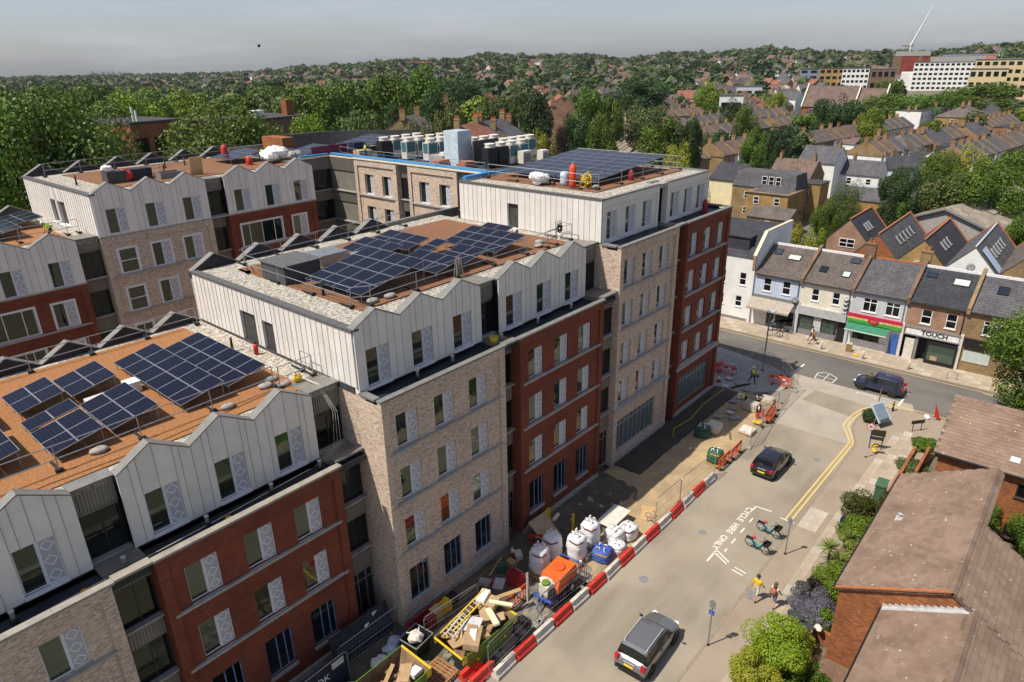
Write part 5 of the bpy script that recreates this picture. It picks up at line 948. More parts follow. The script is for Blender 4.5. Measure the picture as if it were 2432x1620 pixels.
# bulk bags
def bagprint():
    m, t, b = _new('bag_fabric'); l = t.links.new; tc = N(t, 'ShaderNodeTexCoord'); sp = N(t, 'ShaderNodeSeparateXYZ'); l(tc.outputs['Object'], sp.inputs[0])
    cb = N(t, 'ShaderNodeCombineXYZ'); ad = N(t, 'ShaderNodeMath', operation='ADD'); l(sp.outputs[0], ad.inputs[0]); l(sp.outputs[1], ad.inputs[1]); l(ad.outputs[0], cb.inputs[0]); l(sp.outputs[2], cb.inputs[1])
    bt = N(t, 'ShaderNodeTexBrick'); bt.inputs['Scale'].default_value = 1; bt.inputs['Brick Width'].default_value = .1; bt.inputs['Row Height'].default_value = .17; bt.inputs['Mortar Size'].default_value = .055; bt.inputs['Mortar Smooth'].default_value = .1
    bt.inputs['Color1'].default_value = (.30, .05, .06, 1); bt.inputs['Color2'].default_value = (.20, .21, .28, 1); bt.inputs['Mortar'].default_value = (.68, .67, .66, 1); l(cb.outputs[0], bt.inputs['Vector'])
    nz = N(t, 'ShaderNodeTexNoise'); nz.inputs['Scale'].default_value = 2.2; l(tc.outputs['Object'], nz.inputs['Vector']); mr = N(t, 'ShaderNodeMapRange'); mr.inputs[1].default_value = .47; mr.inputs[2].default_value = .53; l(nz.outputs[0], mr.inputs[0])
    mx = N(t, 'ShaderNodeMix', data_type='RGBA'); mx.inputs[6].default_value = (.70, .69, .68, 1); l(bt.outputs[0], mx.inputs[7]); l(mr.outputs[0], mx.inputs[0]); l(mx.outputs[2], b.inputs['Base Color']); b.inputs['Roughness'].default_value = .75
    n2 = N(t, 'ShaderNodeTexNoise'); n2.inputs['Scale'].default_value = 5; l(tc.outputs['Object'], n2.inputs['Vector']); bp = N(t, 'ShaderNodeBump'); bp.inputs['Strength'].default_value = .7; bp.inputs['Distance'].default_value = .06; l(n2.outputs[0], bp.inputs['Height']); l(bp.outputs[0], b.inputs['Normal'])
bagprint()
def bulkbag(x, y, label, h=1.5, r=.52, mat='bag_fabric', band='c_maroon', z=.06, slump=1., pal=True):
    if pal: pallet(x-.6, y-.58, 0, 'pale pallet under the %s' % label)
    z0 = z+(.13 if pal else 0); o = thing('bulk_bag', label, 'bulk bag', (x, y, z0), random.uniform(-.2, .2), 'builder bulk bags'); m = MB(); n = 16; prof = [(.80, 0), (1.0, .1), (1.04, .3), (.97, .42), (1.05, .52), (1.02, .68), (.96, .72), (1.0, .84), (.86, .96), (.5, 1.0)]
    vs = []; fs = []; rr = random.Random(int(x*100))
    for p, q in prof:
        for k in range(n):
            a = 2*PI*k/n; sq = 1/max(abs(math.cos(a)), abs(math.sin(a)))**.55; j = 1+rr.uniform(-.035, .035); vs.append((r*p*sq*j*math.cos(a)*slump, r*p*sq*j*math.sin(a)*slump, h*q*(1+rr.uniform(-.02, .02))))
    fs = [(i*n+k, i*n+(k+1) % n, (i+1)*n+(k+1) % n, (i+1)*n+k) for i in range(len(prof)-1) for k in range(n)] + [tuple(range(n))[::-1], tuple(range((len(prof)-1)*n, len(prof)*n))]
    m.add(vs, fs); part('bag', m, mat, o, True)
    part('print_band', MB().add([(v[0]*1.012, v[1]*1.012, v[2]+dz) for dz in (-.05, .06) for v in vs[7*n:8*n]], [(k, (k+1) % n, n+(k+1) % n, n+k) for k in list(range(1, 5))+list(range(7, 12))]), band, o)
    for a in (.8, 2.3, 3.9, 5.5): part('lifting_loop', MB().tube([(r*.7*math.cos(a), r*.7*math.sin(a), h*.93), (r*.55*math.cos(a), r*.55*math.sin(a), h*1.16), (r*.35*math.cos(a+.5), r*.35*math.sin(a+.5), h*1.15), (r*.4*math.cos(a+.6), r*.4*math.sin(a+.6), h*.98)], .04, 4), 'c_white', o)
    return o
bulkbag(25.9, 20.75, 'nearest white bulk bag standing beside the pale wall', 1.75); bulkbag(27.35, 20.9, 'white bulk bag behind the nearest one', 1.75); bulkbag(28.3, 19.7, 'white bulk bag in front of the yellow post', 1.75); bulkbag(29.9, 19.8, 'white bulk bag tied with a strap beside the grey sheet', 1.75); bulkbag(29.4, 18.55, 'slumped bag covered by a blue tarpaulin', .8, .6, 'c_blue', 'c_yellow', pal=False); bulkbag(31.2, 18.8, 'squat white bag below the grey sheet', 1.0, .55, 'c_white', 'c_white', pal=False); bulkbag(32.2, 18.4, 'squat white bag with red marks next to the mesh fence', .95, .55, 'c_white', 'c_dark_red', pal=False); bulkbag(30.6, 18.2, 'half-empty pale bag behind the blue one', .6, .5, 'bag_fabric', 'c_white', pal=False)
bulkbag(44.1, 18.0, 'dark green netted bag on a yellow pallet by the orange barriers', .95, .55, 'c_dark_green', 'c_yellow'); bulkbag(47.2, 20.6, 'dark green netted bag in the tower shadow', .9, .6, 'c_dark_green', 'c_black', pal=False)
GS = thing('board_stack', 'large pale grey board lying on a timber stack', 'board stack', (31.4, 19.1, .05), .03); part('board', MB().box(0, 2.4, 0, 1.25, .75, .8), 'c_off_white', GS); part('timber', MB().box(.1, 2.3, .05, 1.2, .66, .745), 'c_wood', GS); part('crate', MB().box(.2, 2.2, .1, 1.1, 0, .655), 'c_grey', GS)
one('plywood_sheet', MB().obox((28.7, 22.5, .75), (1.7, 1.9, .04), -.05, (R(35), R(6))), 'c_card', 'brown plywood sheet leaning near the red bay windows', 'plywood sheet'); one('yellow_post', MB().box(29.98, 30.14, 21.2, 21.32, .08, 1.75), 'c_yellow', 'yellow post standing in the mud before the red bay', 'post'); one('yellow_board', MB().obox((29.9, 23.3, .6), (.8, .05, 1.1), .1, (R(-10), 0)), 'c_yellow', 'yellow board against the wall beside the plywood', 'board')
one('foam_tube', MB().tube([(29.8, 22.7, .7), (30.5, 22.8, .75)], .13, 10), 'c_foam', 'pale green foam roll on the plywood sheet', 'foam roll'); one('plywood_sheet', MB().obox((35.2, 18.6, .1), (1.6, 1.0, .05), .5), 'c_ply', 'orange plywood lying on the sand by the chain', 'plywood sheet')
for k, (x, y, l, rz) in enumerate(((36.5, 20.4, 1.2, .4), (21.5, 22.9, 3.2, .02), (22.5, 23.2, 4.2, .03), (24.5, 23.1, 1.8, .3), (48.6, 18.8, 1.2, .5), (25.3, 22.6, 1.1, -.6), (24.9, 22.0, .9, .9))): one('timber_offcut', MB().obox((x, y, .14), (l, .12, .08), rz), 'c_wood' if k % 2 else 'c_rust', ('loose timber lying on the sand past the grey board', 'long timber along the pale brick wall', 'second long timber along the pale brick wall', 'timber by the dark link door', 'timber on the sand beside the paving stack', 'timber near the traffic cone', 'short timber beside the folded barriers')[k], 'timber')
for k, (x, y, w, h, mt, lb) in enumerate(((24.6, 21.6, .8, .3, 'c_silver', 'pale grey block near the folded barriers'), (23.5, 21.9, .9, .12, 'c_silver', 'pale sheet on the ground before the pale wall'), (26.1, 22.6, .6, .35, 'c_off_white', 'pale carton beside the traffic cone'), (25.2, 22.4, .6, .4, 'c_wood', 'wooden crate beside the dark door'), (23.0, 22.6, .7, .25, 'concrete', 'concrete block by the timber'), (24.4, 22.5, .5, .6, 'c_dark_green', 'dark green can beside the concrete block'))): one('site_block', MB().obox((x, y, .1+h/2), (w, w*.7, h), k*.5), mt, lb, 'block', 'loose blocks on the site')
def cone(x, y, z, label):
    o = thing('traffic_cone', label, 'traffic cone', (x, y, z), group='traffic cones'); part('base', MB().box(-.2, .2, -.2, .2, 0, .05), 'c_dark_red', o); part('body', MB().lathe([(.15, .05), (.03, .75)], 12), 'orange_plastic', o, True); part('sleeve', MB().lathe([(.125, .25), (.07, .56)], 12), 'c_white', o, True)
cone(26.0, 23.0, .08, 'traffic cone beside the dark link door of the middle block'); cone(61.0, 21.6, .08, 'traffic cone beside the lamp post on the new slabs'); cone(57.6, 24.0, .08, 'traffic cone at the tower shopfront corner'); cone(27.9, 19.1, .05, 'small cone behind the orange trailer'); cone(54.0, 18.6, .05, 'pink-faded cone among the slab stacks')
# stacks near the tower
def blockstack(x, y, nx, ny, nz, s, mat, label):
    o = thing('block_stack', label, 'block stack', (x, y, .06)); bm0 = MB().box(0, s[0]-.015, 0, s[1]-.015, 0, s[2]-.01).mesh('block', mat)
    for k in range(nz):
        for i in range(nx):
            for j in range(ny): link('block', bm0, o, (i*s[0]+random.uniform(-.02, .02), j*s[1], .14+k*s[2]))
    part('pallet', MB().box(-.05, nx*s[0]+.05, 0, .1, 0, .13).box(-.05, nx*s[0]+.05, ny*s[1]-.1, ny*s[1], 0, .13).box(-.05, nx*s[0]+.05, .1, ny*s[1]-.1, .08, .13), 'c_wood', o)
blockstack(47.9, 19.6, 2, 2, 4, (.5, .5, .17), 'c_off_white', 'stack of white blocks in the edge of the tower shadow'); blockstack(49.5, 17.4, 2, 2, 2, (.55, .55, .1), 'c_off_white', 'low stack of paving slabs in the sun'); blockstack(53.6, 18.7, 2, 3, 3, (.45, .4, .2), 'slab_pale', 'tall stack of pale slabs beside the bending worker'); blockstack(55.9, 18.2, 2, 3, 2, (.5, .4, .15), 'slab_pale', 'low stack of pale slabs at the junction'); blockstack(54.6, 17.75, 1, 2, 4, (.5, .5, .18), 'slab', 'narrow stack of slabs behind the barrier heap')
for k, (x, y) in enumerate(((57.0, 23.0), (58.2, 22.3), (57.4, 21.2), (55.6, 20.9), (54.4, 21.1), (53.2, 20.6), (52.2, 20.4), (50.9, 20.9), (51.5, 19.7), (58.6, 23.4))): one('loose_slab', MB().obox((x, y, .15+.01*k), (.6+.1*(k % 3), .55, .06), k*.7, (random.uniform(-.06, .06), random.uniform(-.06, .06))), 'new_slab' if k % 3 else 'c_silver', 'grey loose slab on the unfinished pavement, %s from the shopfront' % (ordw+['ninth', 'tenth'])[k], 'slab', 'loose slabs on the unfinished pavement')
sack('cement_bags', 52.0, 17.9, .06, .5, .35, 'c_yellow', 'yellow cement bags beside the barrier heap', 'sacks', seed=21); one('pink_bucket', MB().lathe([(.16, 0), (.2, .4), (.17, .4), (.14, .05)], 10, (52.9, 18.2, .06)), 'c_red', 'red bucket behind the barrier heap', 'bucket'); one('red_tool', MB().lathe([(.12, 0), (.12, .7), (.05, .8)], 10, (53.5, 18.0, .06)), 'c_red', 'red cylinder tool among the slab stacks', 'tool')
one('black_pipe', MB().tube([(56.9, 22.4, .15), (57.9, 21.9, .2), (58.8, 21.4, .15)], .08, 8), 'c_black', 'black pipe lying at the tower corner', 'pipe'); one('yellow_hose', MB().tube([(45.3, 22.2, .22), (46.5, 22.8, .22), (49, 22.5, .22), (52, 22.9, .22), (56.2, 22.8, .22)], .03, 5), 'c_yellow', 'thin yellow hose across the dark fresh concrete', 'hose'); one('chain_fence_bits', MB().torus((34.6, 18.2, .4), .3, .03, 'X', 12, 5).torus((34.9, 18.15, .35), .3, .03, 'Y', 12, 5).torus((34.4, 18.0, .2), .25, .03, 'X', 12, 5), 'c_rope', 'heap of chain and wire beside the plywood', 'chain')
# orange tank trailer with blue frame
OT = thing('tank_trailer', 'orange water tank on a blue towable trailer behind the barriers', 'trailer', (25.6, 19.05, .06), .08)
m = MB(); m.prism([(-1.0, -.62, .55), (1.0, -.62, .55), (1.05, -.62, .9), (.9, -.62, 1.45), (-.85, -.62, 1.5), (-1.05, -.62, .9)], (0, 1.24, 0)); part('tank', m, 'c_orange', OT); part('hatch', MB().lathe([(.38, 1.47), (.38, 1.56), (.3, 1.58)], 16, (.05, .05, 0)), 'orange_plastic', OT); part('tank_rib', MB().box(-.9, .9, -.68, -.62, .75, .85), 'orange_plastic', OT)
part('cover', MB().ball((-1.05, .1, 1.1), .5, 8, (.6, 1.1, .6), .1), 'c_off_white', OT); part('green_cap', MB().lathe([(.24, 0), (.24, .12), (.12, .15)], 12, (-1.4, .0, 1.35)), 'c_green', OT); part('white_box', MB().box(-1.65, -1.15, -.3, .3, .7, 1.33), 'c_off_white', OT)
part('chassis', MB().box(-1.7, 1.25, -.55, -.45, .4, .5).box(-1.7, 1.25, .45, .55, .4, .5).box(-1.75, -1.65, -.6, .6, .38, .52), 'c_blue', OT); part('guard_frame', MB().tube([(1.2, -.7, .5), (1.3, -.7, 1.3), (1.3, .7, 1.3), (1.2, .7, .5)], .04, 6), 'c_blue', OT); part('drawbar', MB().tube([(-1.7, 0, .42), (-2.5, -.1, .4)], .05, 6), 'c_blue', OT); part('pump', MB().box(-1.65, -1.2, -.55, -.3, .5, .95), 'c_black', OT)
for s in (-.72, .72): w_ = part('wheel', MB().lathe([(.1, -.09), (.33, -.09), (.33, .09), (.1, .09)], 16), 'rubber', OT, loc=(.2, s, .33)); w_.rotation_euler = (PI/2, 0, 0); part('rim', MB().lathe([(.02, -.1), (.18, -.1), (.18, .1), (.02, .1)], 12), 'c_silver', w_)
# ---------------------------------------------------------------- windows for houses (facing -X unless turned)
def sashw(parent, x, y1, z, w, h, rz=-PI/2, frame='white_pvc', gl='dark_glass', style='sash', sill=True, name='window'):
    """y1 = left edge as seen from outside for walls facing -X"""
    key = ('s', round(w, 2), round(h, 2), frame, gl, style, sill)
    if key not in WK:
        mull = (w/2,) if style in ('cross', 'pair') else ((w/3, 2*w/3) if style == 'triple' else ()); trans = (h*.5,) if style == 'sash' else ((h*.7,) if style == 'cross' else ())
        d = {'frame': _frame(w, h, .07, .03, .10, mull, trans).mesh(name, frame), 'glass': MB().box(.05, w-.05, .07, .085, .05, h-.05).mesh('glass_pane', gl)}
        if sill: d['sill'] = MB().box(-.06, w+.06, -.08, .1, -.09, -.002).mesh('sill', frame)
        WK[key] = d
    return put_win(key, parent, x, y1, z, rz, name)
def skylight(parent, c, w, h, slope_dir, ang, gl='sky_glass'):
    """roof window on a slope; slope_dir = rotation about z so that local y points up the slope"""
    o = ORG.get(parent.name, (0, 0, 0)); m = MB(); t = .07; m.box(-w/2-t, -w/2, -h/2-t, h/2+t, 0, .09); m.box(w/2, w/2+t, -h/2-t, h/2+t, 0, .09); m.box(-w/2, w/2, -h/2-t, -h/2, 0, .09); m.box(-w/2, w/2, h/2, h/2+t, 0, .09)
    f = link('roof_window', m.mesh('roof_window', 'dark_frame'), parent, (c[0]-o[0], c[1]-o[1], c[2]-o[2]), rot=(ang, 0, slope_dir)); link('glass_pane', MB().box(-w/2, w/2, -h/2, h/2, .03, .06).mesh('glass_pane', gl), f)
XS = 74.7
SH = [  # y0, y1, label, wall, roof
 (22.9, 28.3, 'pale blue shop with a brown slate roof and a beige awning', 'render_blue', 'roof_slate_brown'),
 (17.6, 22.9, 'cream shop with stacked satellite dishes and a plain pale fascia', 'render_cream', 'roof_slate_brown'),
 (12.4, 17.6, 'grey shop with green awning and red and green striped fascia', 'render_grey', 'roof_slate'),
 (7.25, 12.4, 'brick shop with a dark slate roof and white TOUCH fascia', 'pink_brick', 'roof_slate_dark'),
 (2.0, 7.25, 'yellow brick shop with black fascia half behind the street tree', 'stock_brick', 'roof_slate'),
 (-3.2, 2.0, 'yellow brick shop hidden behind the street tree', 'stock_brick', 'roof_slate')]
wins = {0: [(26.2, 4.25, .9, 1.55, 'sash'), (24.05, 4.25, .9, 1.55, 'sash')], 1: [(20.95, 4.2, .78, 1.35, 'sash'), (18.8, 4.2, .78, 1.35, 'sash')], 2: [(15.15, 4.15, 1.35, 1.45, 'cross'), (13.0, 4.15, 1.35, 1.45, 'cross')], 3: [(10.15, 4.05, .92, 1.5, 'sash'), (8.0, 4.05, .92, 1.5, 'sash')], 4: [(4.45, 4.1, 1.4, 1.4, 'cross')], 5: [(-.9, 4.1, 1.4, 1.4, 'cross')]}
SHO = []
for i, (y0, y1, lb, wm, rm) in enumerate(SH):
    S_ = thing('terraced_shop', lb, 'shop', (XS, y0, 0), group='terraced shops on the main road'); SHO.append(S_)
    ops = [(y, y+w, z, z+h) for y, z, w, h, st in wins[i]]; m = MB(); wall(m, y0, y1, 2.7, 6.2, ops, PX(XS), .12)
    m.quad((86, y0, 0), (86, y1, 0), (86, y1, 6), (86, y0, 6)); m.box(XS+1.2, 85.9, y0+.02, y1-.02, 0, 6.1); wpart('wall', m, wm, S_)
    for y, z, w, h, st in wins[i]:
        sashw(S_, XS, y+w, z, w, h, style=st)
        if i == 3: wpart('lintel', MB().box(XS-.02, XS+.05, y-.1, y+w+.1, z+h, z+h+.2), 'orange_brick', S_)
    # front slope as tile courses with real steps, rear flat dormer
    c = MB(); ncs = 15; xr, zr = 79.5, 8.7
    for k in range(ncs):
        xa, za = XS-.25+(xr-XS+.25)*k/ncs, 6.2+(zr-6.2)*k/ncs; xb, zb = XS-.25+(xr-XS+.25)*(k+1)/ncs, 6.2+(zr-6.2)*(k+1)/ncs
        c.add([(xa, y0+.16, za+.035), (xa, y1-.16, za+.035), (xb+.05, y1-.16, zb+.02), (xb+.05, y0+.16, zb+.02), (xa, y0+.16, za-.02), (xa, y1-.16, za-.02)], [(0, 1, 2, 3)[::-1], (0, 4, 5, 1)])
    wpart('roof', c, rm, S_)
    if i in (2,): m = MB(); m.quad((xr, y0, zr), (xr, y1, zr), (84.6, y1, 6.1), (84.6, y0, 6.1)); wpart('roof', m, rm, S_); wpart('ridge_tiles', MB().box(xr-.12, xr+.12, y0+.2, y1-.2, zr-.02, zr+.1), 'c_terracotta', S_)
    else: wpart('rear_roof', MB().prism([(xr-.1, y0+.02, 5.9), (84.6, y0+.02, 5.9), (84.6, y0+.02, 6.2), (xr+1.5, y0+.02, zr-.35), (xr-.1, y0+.02, zr+.12)], (0, y1-y0-.04, 0)), 'roof_felt', S_); wpart('flashing', MB().box(xr-.28, xr-.1, y0+.18, y1-.18, zr-.12, zr+.14), 'c_white', S_)
    pw = MB(); pw.prism([(XS-.32, y0-.16, 5.9), (XS-.32, y0-.16, 6.5), (xr, y0-.16, zr+.45), (xr+.5, y0-.16, zr+.45), (xr+.5, y0-.16, 6)], (0, .32, 0)); wpart('party_wall', pw, 'brown_brick' if i < 3 else 'stock_brick', S_)
    wpart('gutter', MB().tube([(XS-.28, y0+.17, 6.12), (XS-.28, y1-.17, 6.12)], .06, 6), 'c_black', S_); wpart('downpipe', MB().tube([(XS-.08, y0+.25, 6.1), (XS-.08, y0+.25, 2.9)], .045, 6), 'c_black' if i != 2 else 'c_grey', S_)
    wpart('pilaster', MB().box(XS-.18, XS+.02, y0-.14, y0+.14, .1, 3.75), 'c_off_white' if i in (2, 3) else 'render_grey', S_)
for i, (a, b, c_, w, h, g) in enumerate(((0, 25.0, .62, 1.3, .8, 'pale_glass'), (0, 27.0, .72, .7, .8, 'sky_glass'), (1, 21.4, .42, .7, .8, 'sky_glass'), (1, 19.0, .38, .7, .8, 'pale_glass'), (1, 18.8, .8, .8, .7, 'sky_glass'), (3, 11.4, .74, .8, .6, 'sky_glass'), (3, 8.7, .66, 1.3, .9, 'pale_glass'), (4, 5.2, .62, .8, 1.0, 'sky_glass'))):
    x_ = XS-.25+5.05*c_; z_ = 6.2+2.5*c_; skylight(SHO[a], (x_, b, z_+.05), w, h, -PI/2, math.atan2(2.5, 5.05), g)
def chimney(parent, x, y, z0, z1, w=.55, d=1.1, mat='stock_brick', pots=3, along='y'):
    o = ORG.get(parent.name, (0, 0, 0)); m = MB(); a, b = (w/2, d/2) if along == 'y' else (d/2, w/2); m.box(-a, a, -b, b, 0, z1-z0); m.box(-a-.06, a+.06, -b-.06, b+.06, z1-z0, z1-z0+.14)
    c = link('chimney', m.mesh('chimney', mat), parent, (x-o[0], y-o[1], z0-o[2]))
    for i in range(pots):
        t = (i-(pots-1)/2)*d/max(pots, 2)*.8; link('chimney_pot', POT, c, (0, t, z1-z0+.14) if along == 'y' else (t, 0, z1-z0+.14))
POT = MB().lathe([(.13, 0), (.1, .08), (.09, .42), (.12, .46), (.12, .5)], 8).mesh('chimney_pot', 'c_terracotta')
chimney(SHO[1], 79.4, 17.75, 8.4, 10.1, .6, 1.0, 'brown_brick', 2); chimney(SHO[2], 80.2, 12.6, 8.3, 9.9, .6, 1.0, 'stock_brick', 2)
# ground floors
def gf(i, items):
    for nm, b, mt in items: wpart(nm, MB().box(*b), mt, SHO[i])
gf(0, [('front', (XS+.02, XS+.14, 22.9, 28.3, 0, 2.7), 'render_white'), ('shop_window', (XS-.03, XS+.02, 23.3, 25.3, .7, 2.3), 'dark_glass'), ('shop_door', (XS-.03, XS+.02, 25.5, 26.3, .2, 2.2), 'dark_glass'), ('fascia', (XS-.15, XS+.02, 23.05, 28.15, 3.3, 3.75), 'c_grey'), ('stall_riser', (XS-.05, XS+.02, 23.3, 25.3, .1, .68), 'c_white')])
m = MB(); m.add([(XS-.05, 28.3, 3.5), (XS-.05, 23.3, 3.5), (XS-1.3, 23.5, 2.45), (XS-1.3, 28.3, 2.45), (XS-1.3, 23.5, 2.25), (XS-1.3, 28.3, 2.25)], [(0, 1, 2, 3), (3, 2, 4, 5)]); wpart('awning', m, 'c_rope', SHO[0])
gf(1, [('front', (XS+.3, XS+.4, 17.6, 22.9, 0, 2.7), 'link_grey'), ('fascia', (XS-.35, XS+.02, 17.8, 22.8, 2.55, 3.5), 'c_lead'), ('shop_window', (XS-.02, XS+.02, 21.2, 22.5, .8, 2.2), 'green_glass'), ('shop_window', (XS-.02, XS+.02, 18.9, 20.2, .8, 2.2), 'green_glass'), ('stall_riser', (XS-.04, XS+.02, 18.7, 22.6, .1, .78), 'c_grey'), ('shop_door', (XS+.1, XS+.16, 17.9, 18.6, .1, 2.3), 'c_black'), ('roller', (XS-.02, XS+.03, 20.3, 21.1, .8, 2.4), 'c_silver')])
gf(2, [('front', (XS+.05, XS+.14, 12.4, 17.6, 0, 2.7), 'render_white'), ('fascia_red', (XS-.3, XS-.02, 12.5, 17.7, 3.42, 3.75), 'fas_red'), ('fascia_cream', (XS-.3, XS-.02, 12.5, 17.7, 3.18, 3.415), 'fas_cream'), ('fascia_green', (XS-.3, XS-.02, 12.5, 17.7, 2.85, 3.175), 'fas_green'), ('shop_window', (XS-.02, XS+.05, 14.4, 17.0, 1.0, 2.3), 'dark_glass'), ('stall_riser', (XS-.05, XS+.04, 13.6, 17.1, .1, .98), 'c_white'), ('door', (XS-.06, XS+.04, 12.6, 13.4, .1, 2.3), 'c_door_blue')] if [pm('fas_red', (.55, .02, .07), .5), pm('fas_green', (.05, .38, .05), .5), pm('fas_cream', (.62, .58, .30), .5), pm('c_door_blue', (.05, .13, .42), .4)] else [])
m = MB(); m.add([(XS-.1, 17.6, 2.84), (XS-.1, 13.5, 2.84), (XS-1.15, 13.6, 2.2), (XS-1.15, 17.6, 2.2), (XS-1.15, 13.6, 2.08), (XS-1.15, 17.6, 2.08)], [(0, 1, 2, 3), (3, 2, 4, 5)]); wpart('awning', m, 'c_awn', SHO[2]) if pm('c_awn', (.03, .20, .11), .6) else 0
wpart('awning_trim', MB().box(XS-1.18, XS-1.14, 13.55, 17.62, 2.16, 2.24).box(XS-.16, XS-.04, 13.45, 17.65, 2.83, 2.848), 'c_white', SHO[2])
def letters(parent, txt, size, mat, x, y, z, bold=0, sx=1., rot=(PI/2, 0, -PI/2)):
    o = ORG.get(parent.name, (0, 0, 0)); return link('lettering', textmesh(txt, size, mat, .01, bold=bold), parent, (x-o[0], y-o[1], z-o[2]), rot=rot, scale=(sx, 1, 1))
letters(SHO[2], 'CONTINENTAL', .24, 'c_yellow', XS-.31, 16.7, 3.29, .004); letters(SHO[2], 'DELICATESSEN', .24, 'c_yellow', XS-.31, 13.5, 3.29, .004)
m = MB().lathe([(.55, 0), (.55, .03)], 20); e = wpart('oval_sign', MB(), 'fas_red', SHO[2]) if 0 else link('oval_sign', m.mesh('oval_sign', 'fas_red'), SHO[2], (-.34, 15.15-12.4, 3.3), rot=(0, -PI/2, 0), scale=(.52, 1.0, 1)); letters(SHO[2], 'Deli', .3, 'c_yellow', XS-.38, 15.15, 3.3)
gf(3, [('front', (XS+.9, XS+1.0, 7.25, 12.4, 0, 2.8), 'c_black'), ('fascia', (XS-.2, XS-.02, 7.45, 12.1, 2.82, 3.45), 'c_white'), ('fascia_frame', (XS-.26, XS+.02, 7.35, 12.2, 3.45, 3.62), 'c_grey'), ('fascia_frame', (XS-.26, XS+.02, 7.35, 12.2, 2.7, 2.82), 'c_grey'), ('door', (XS-.06, XS, 11.15, 12.0, .1, 2.3), 'c_off_white'), ('door_side', (XS-.06, XS+.9, 10.85, 11.1, .1, 2.7), 'c_grey'), ('bay_base', (XS-.3, XS+.4, 7.4, 10.0, .1, .45), 'c_black'), ('shop_window', (XS-.28, XS-.2, 7.55, 9.85, .5, 2.2), 'green_glass'), ('window_frame', (XS-.34, XS-.18, 7.4, 7.55, .45, 2.5), 'c_black'), ('window_frame', (XS-.34, XS-.18, 9.85, 10.0, .45, 2.5), 'c_black'), ('window_frame', (XS-.34, XS-.18, 7.55, 9.85, 2.2, 2.5), 'c_black'), ('carton', (XS-.32, XS-.285, 8.9, 9.5, .55, 1.0), 'c_card')])
letters(SHO[3], 'TOUCH', .62, 'c_black', XS-.21, 9.55, 3.13, .02, 1.05)
gf(4, [('front', (XS+.02, XS+.14, 2., 7.25, 0, 2.7), 'stock_brick'), ('fascia', (XS-.25, XS+.0, 2.1, 7.0, 2.6, 3.5), 'c_black'), ('shop_window', (XS-.04, XS+.02, 4.7, 6.9, 1.1, 2.3), 'pale_glass')]); gf(5, [('front', (XS+.02, XS+.14, -3.2, 2., 0, 2.7), 'stock_brick'), ('fascia', (XS-.25, XS, -3., 1.8, 2.6, 3.5), 'c_grey')])
def dish(parent, x, y, z, r=.32, mat='c_lead', face=-PI/2):
    o = ORG.get(parent.name, (0, 0, 0)); d = link('satellite_dish', MB().lathe([(.02, -.06), (r*.6, -.03), (r, .04), (r*.6, -.01), (.02, -.04)], 14).mesh('satellite_dish', mat, True), parent, (x-o[0], y-o[1], z-o[2]), rot=(R(70), 0, face)); link('feed_arm', MB().tube([(0, 0, -.04), (0, .1, .3)], .02, 4).mesh('feed_arm', 'c_grey'), d)
for z in (3.75, 4.25, 4.75, 5.2): dish(SHO[1], XS-.25, 18.1, z, .3)
dish(SHO[0], XS-.25, 23.3, 3.95, .38, 'c_grey'); dish(SHO[3], 80.5, 8.6, 8.9, .4, 'c_grey')
# white three-storey house left of the shops
WB = thing('corner_house', 'tall white rendered house with a dark mansard roof and dormer', 'house', (XS, 28.3, 0)); ops = [(29.4, 30.2, 1.75, 3.05), (29.15, 29.95, 4.4, 5.9), (31.6, 32.4, 1.75, 3.05), (31.6, 32.4, 4.4, 5.9)]
m = MB(); wall(m, 28.3, 36, 0, 7.7, ops, PX(XS), .12); m.box(XS+.5, 84.5, 28.32, 36, 0, 7.6); wpart('wall', m, 'render_white', WB)
for y, _, z, z1 in ops: sashw(WB, XS, y+.8, z, .8, z1-z)
m = MB(); m.quad((XS-.1, 28.5, 7.7), (XS-.1, 36, 7.7), (77., 36, 9.9), (77., 28.5, 9.9)); m.quad((77., 28.5, 9.9), (77., 36, 9.9), (85, 36, 9.8), (85, 28.5, 9.8)); wpart('roof', m, 'roof_slate_dark', WB)
m = MB(); m.prism([(XS-.25, 28.2, 0), (XS-.25, 28.2, 8.1), (77., 28.2, 10.4), (85, 28.2, 10.3), (85, 28.2, 0)], (0, .28, 0)); wpart('party_wall', m, 'render_white', WB); m = MB(); m.prism([(XS-.3, 28.15, 8.1), (77., 28.15, 10.41), (85, 28.15, 10.31), (85, 28.15, 10.43), (77, 28.15, 10.53), (XS-.3, 28.15, 8.22)], (0, .38, 0)); wpart('coping', m, 'c_cream', WB); wpart('party_wall', MB().box(XS-.27, XS-.02, 28.19, 28.5, 6.4, 8.1), 'stock_brick', WB)
dm = wpart('dormer', MB().box(75.3, 77.3, 29.5, 32.6, 7.9, 9.8).box(75.15, 77.3, 29.35, 32.75, 9.8, 9.95), 'roof_slate_dark', WB); sashw(WB, 75.28, 32.4, 8.2, 2.7, 1.35, style='triple'); wpart('plinth', MB().box(XS-.06, XS, 28.5, 36, .1, .42), 'c_grey', WB)
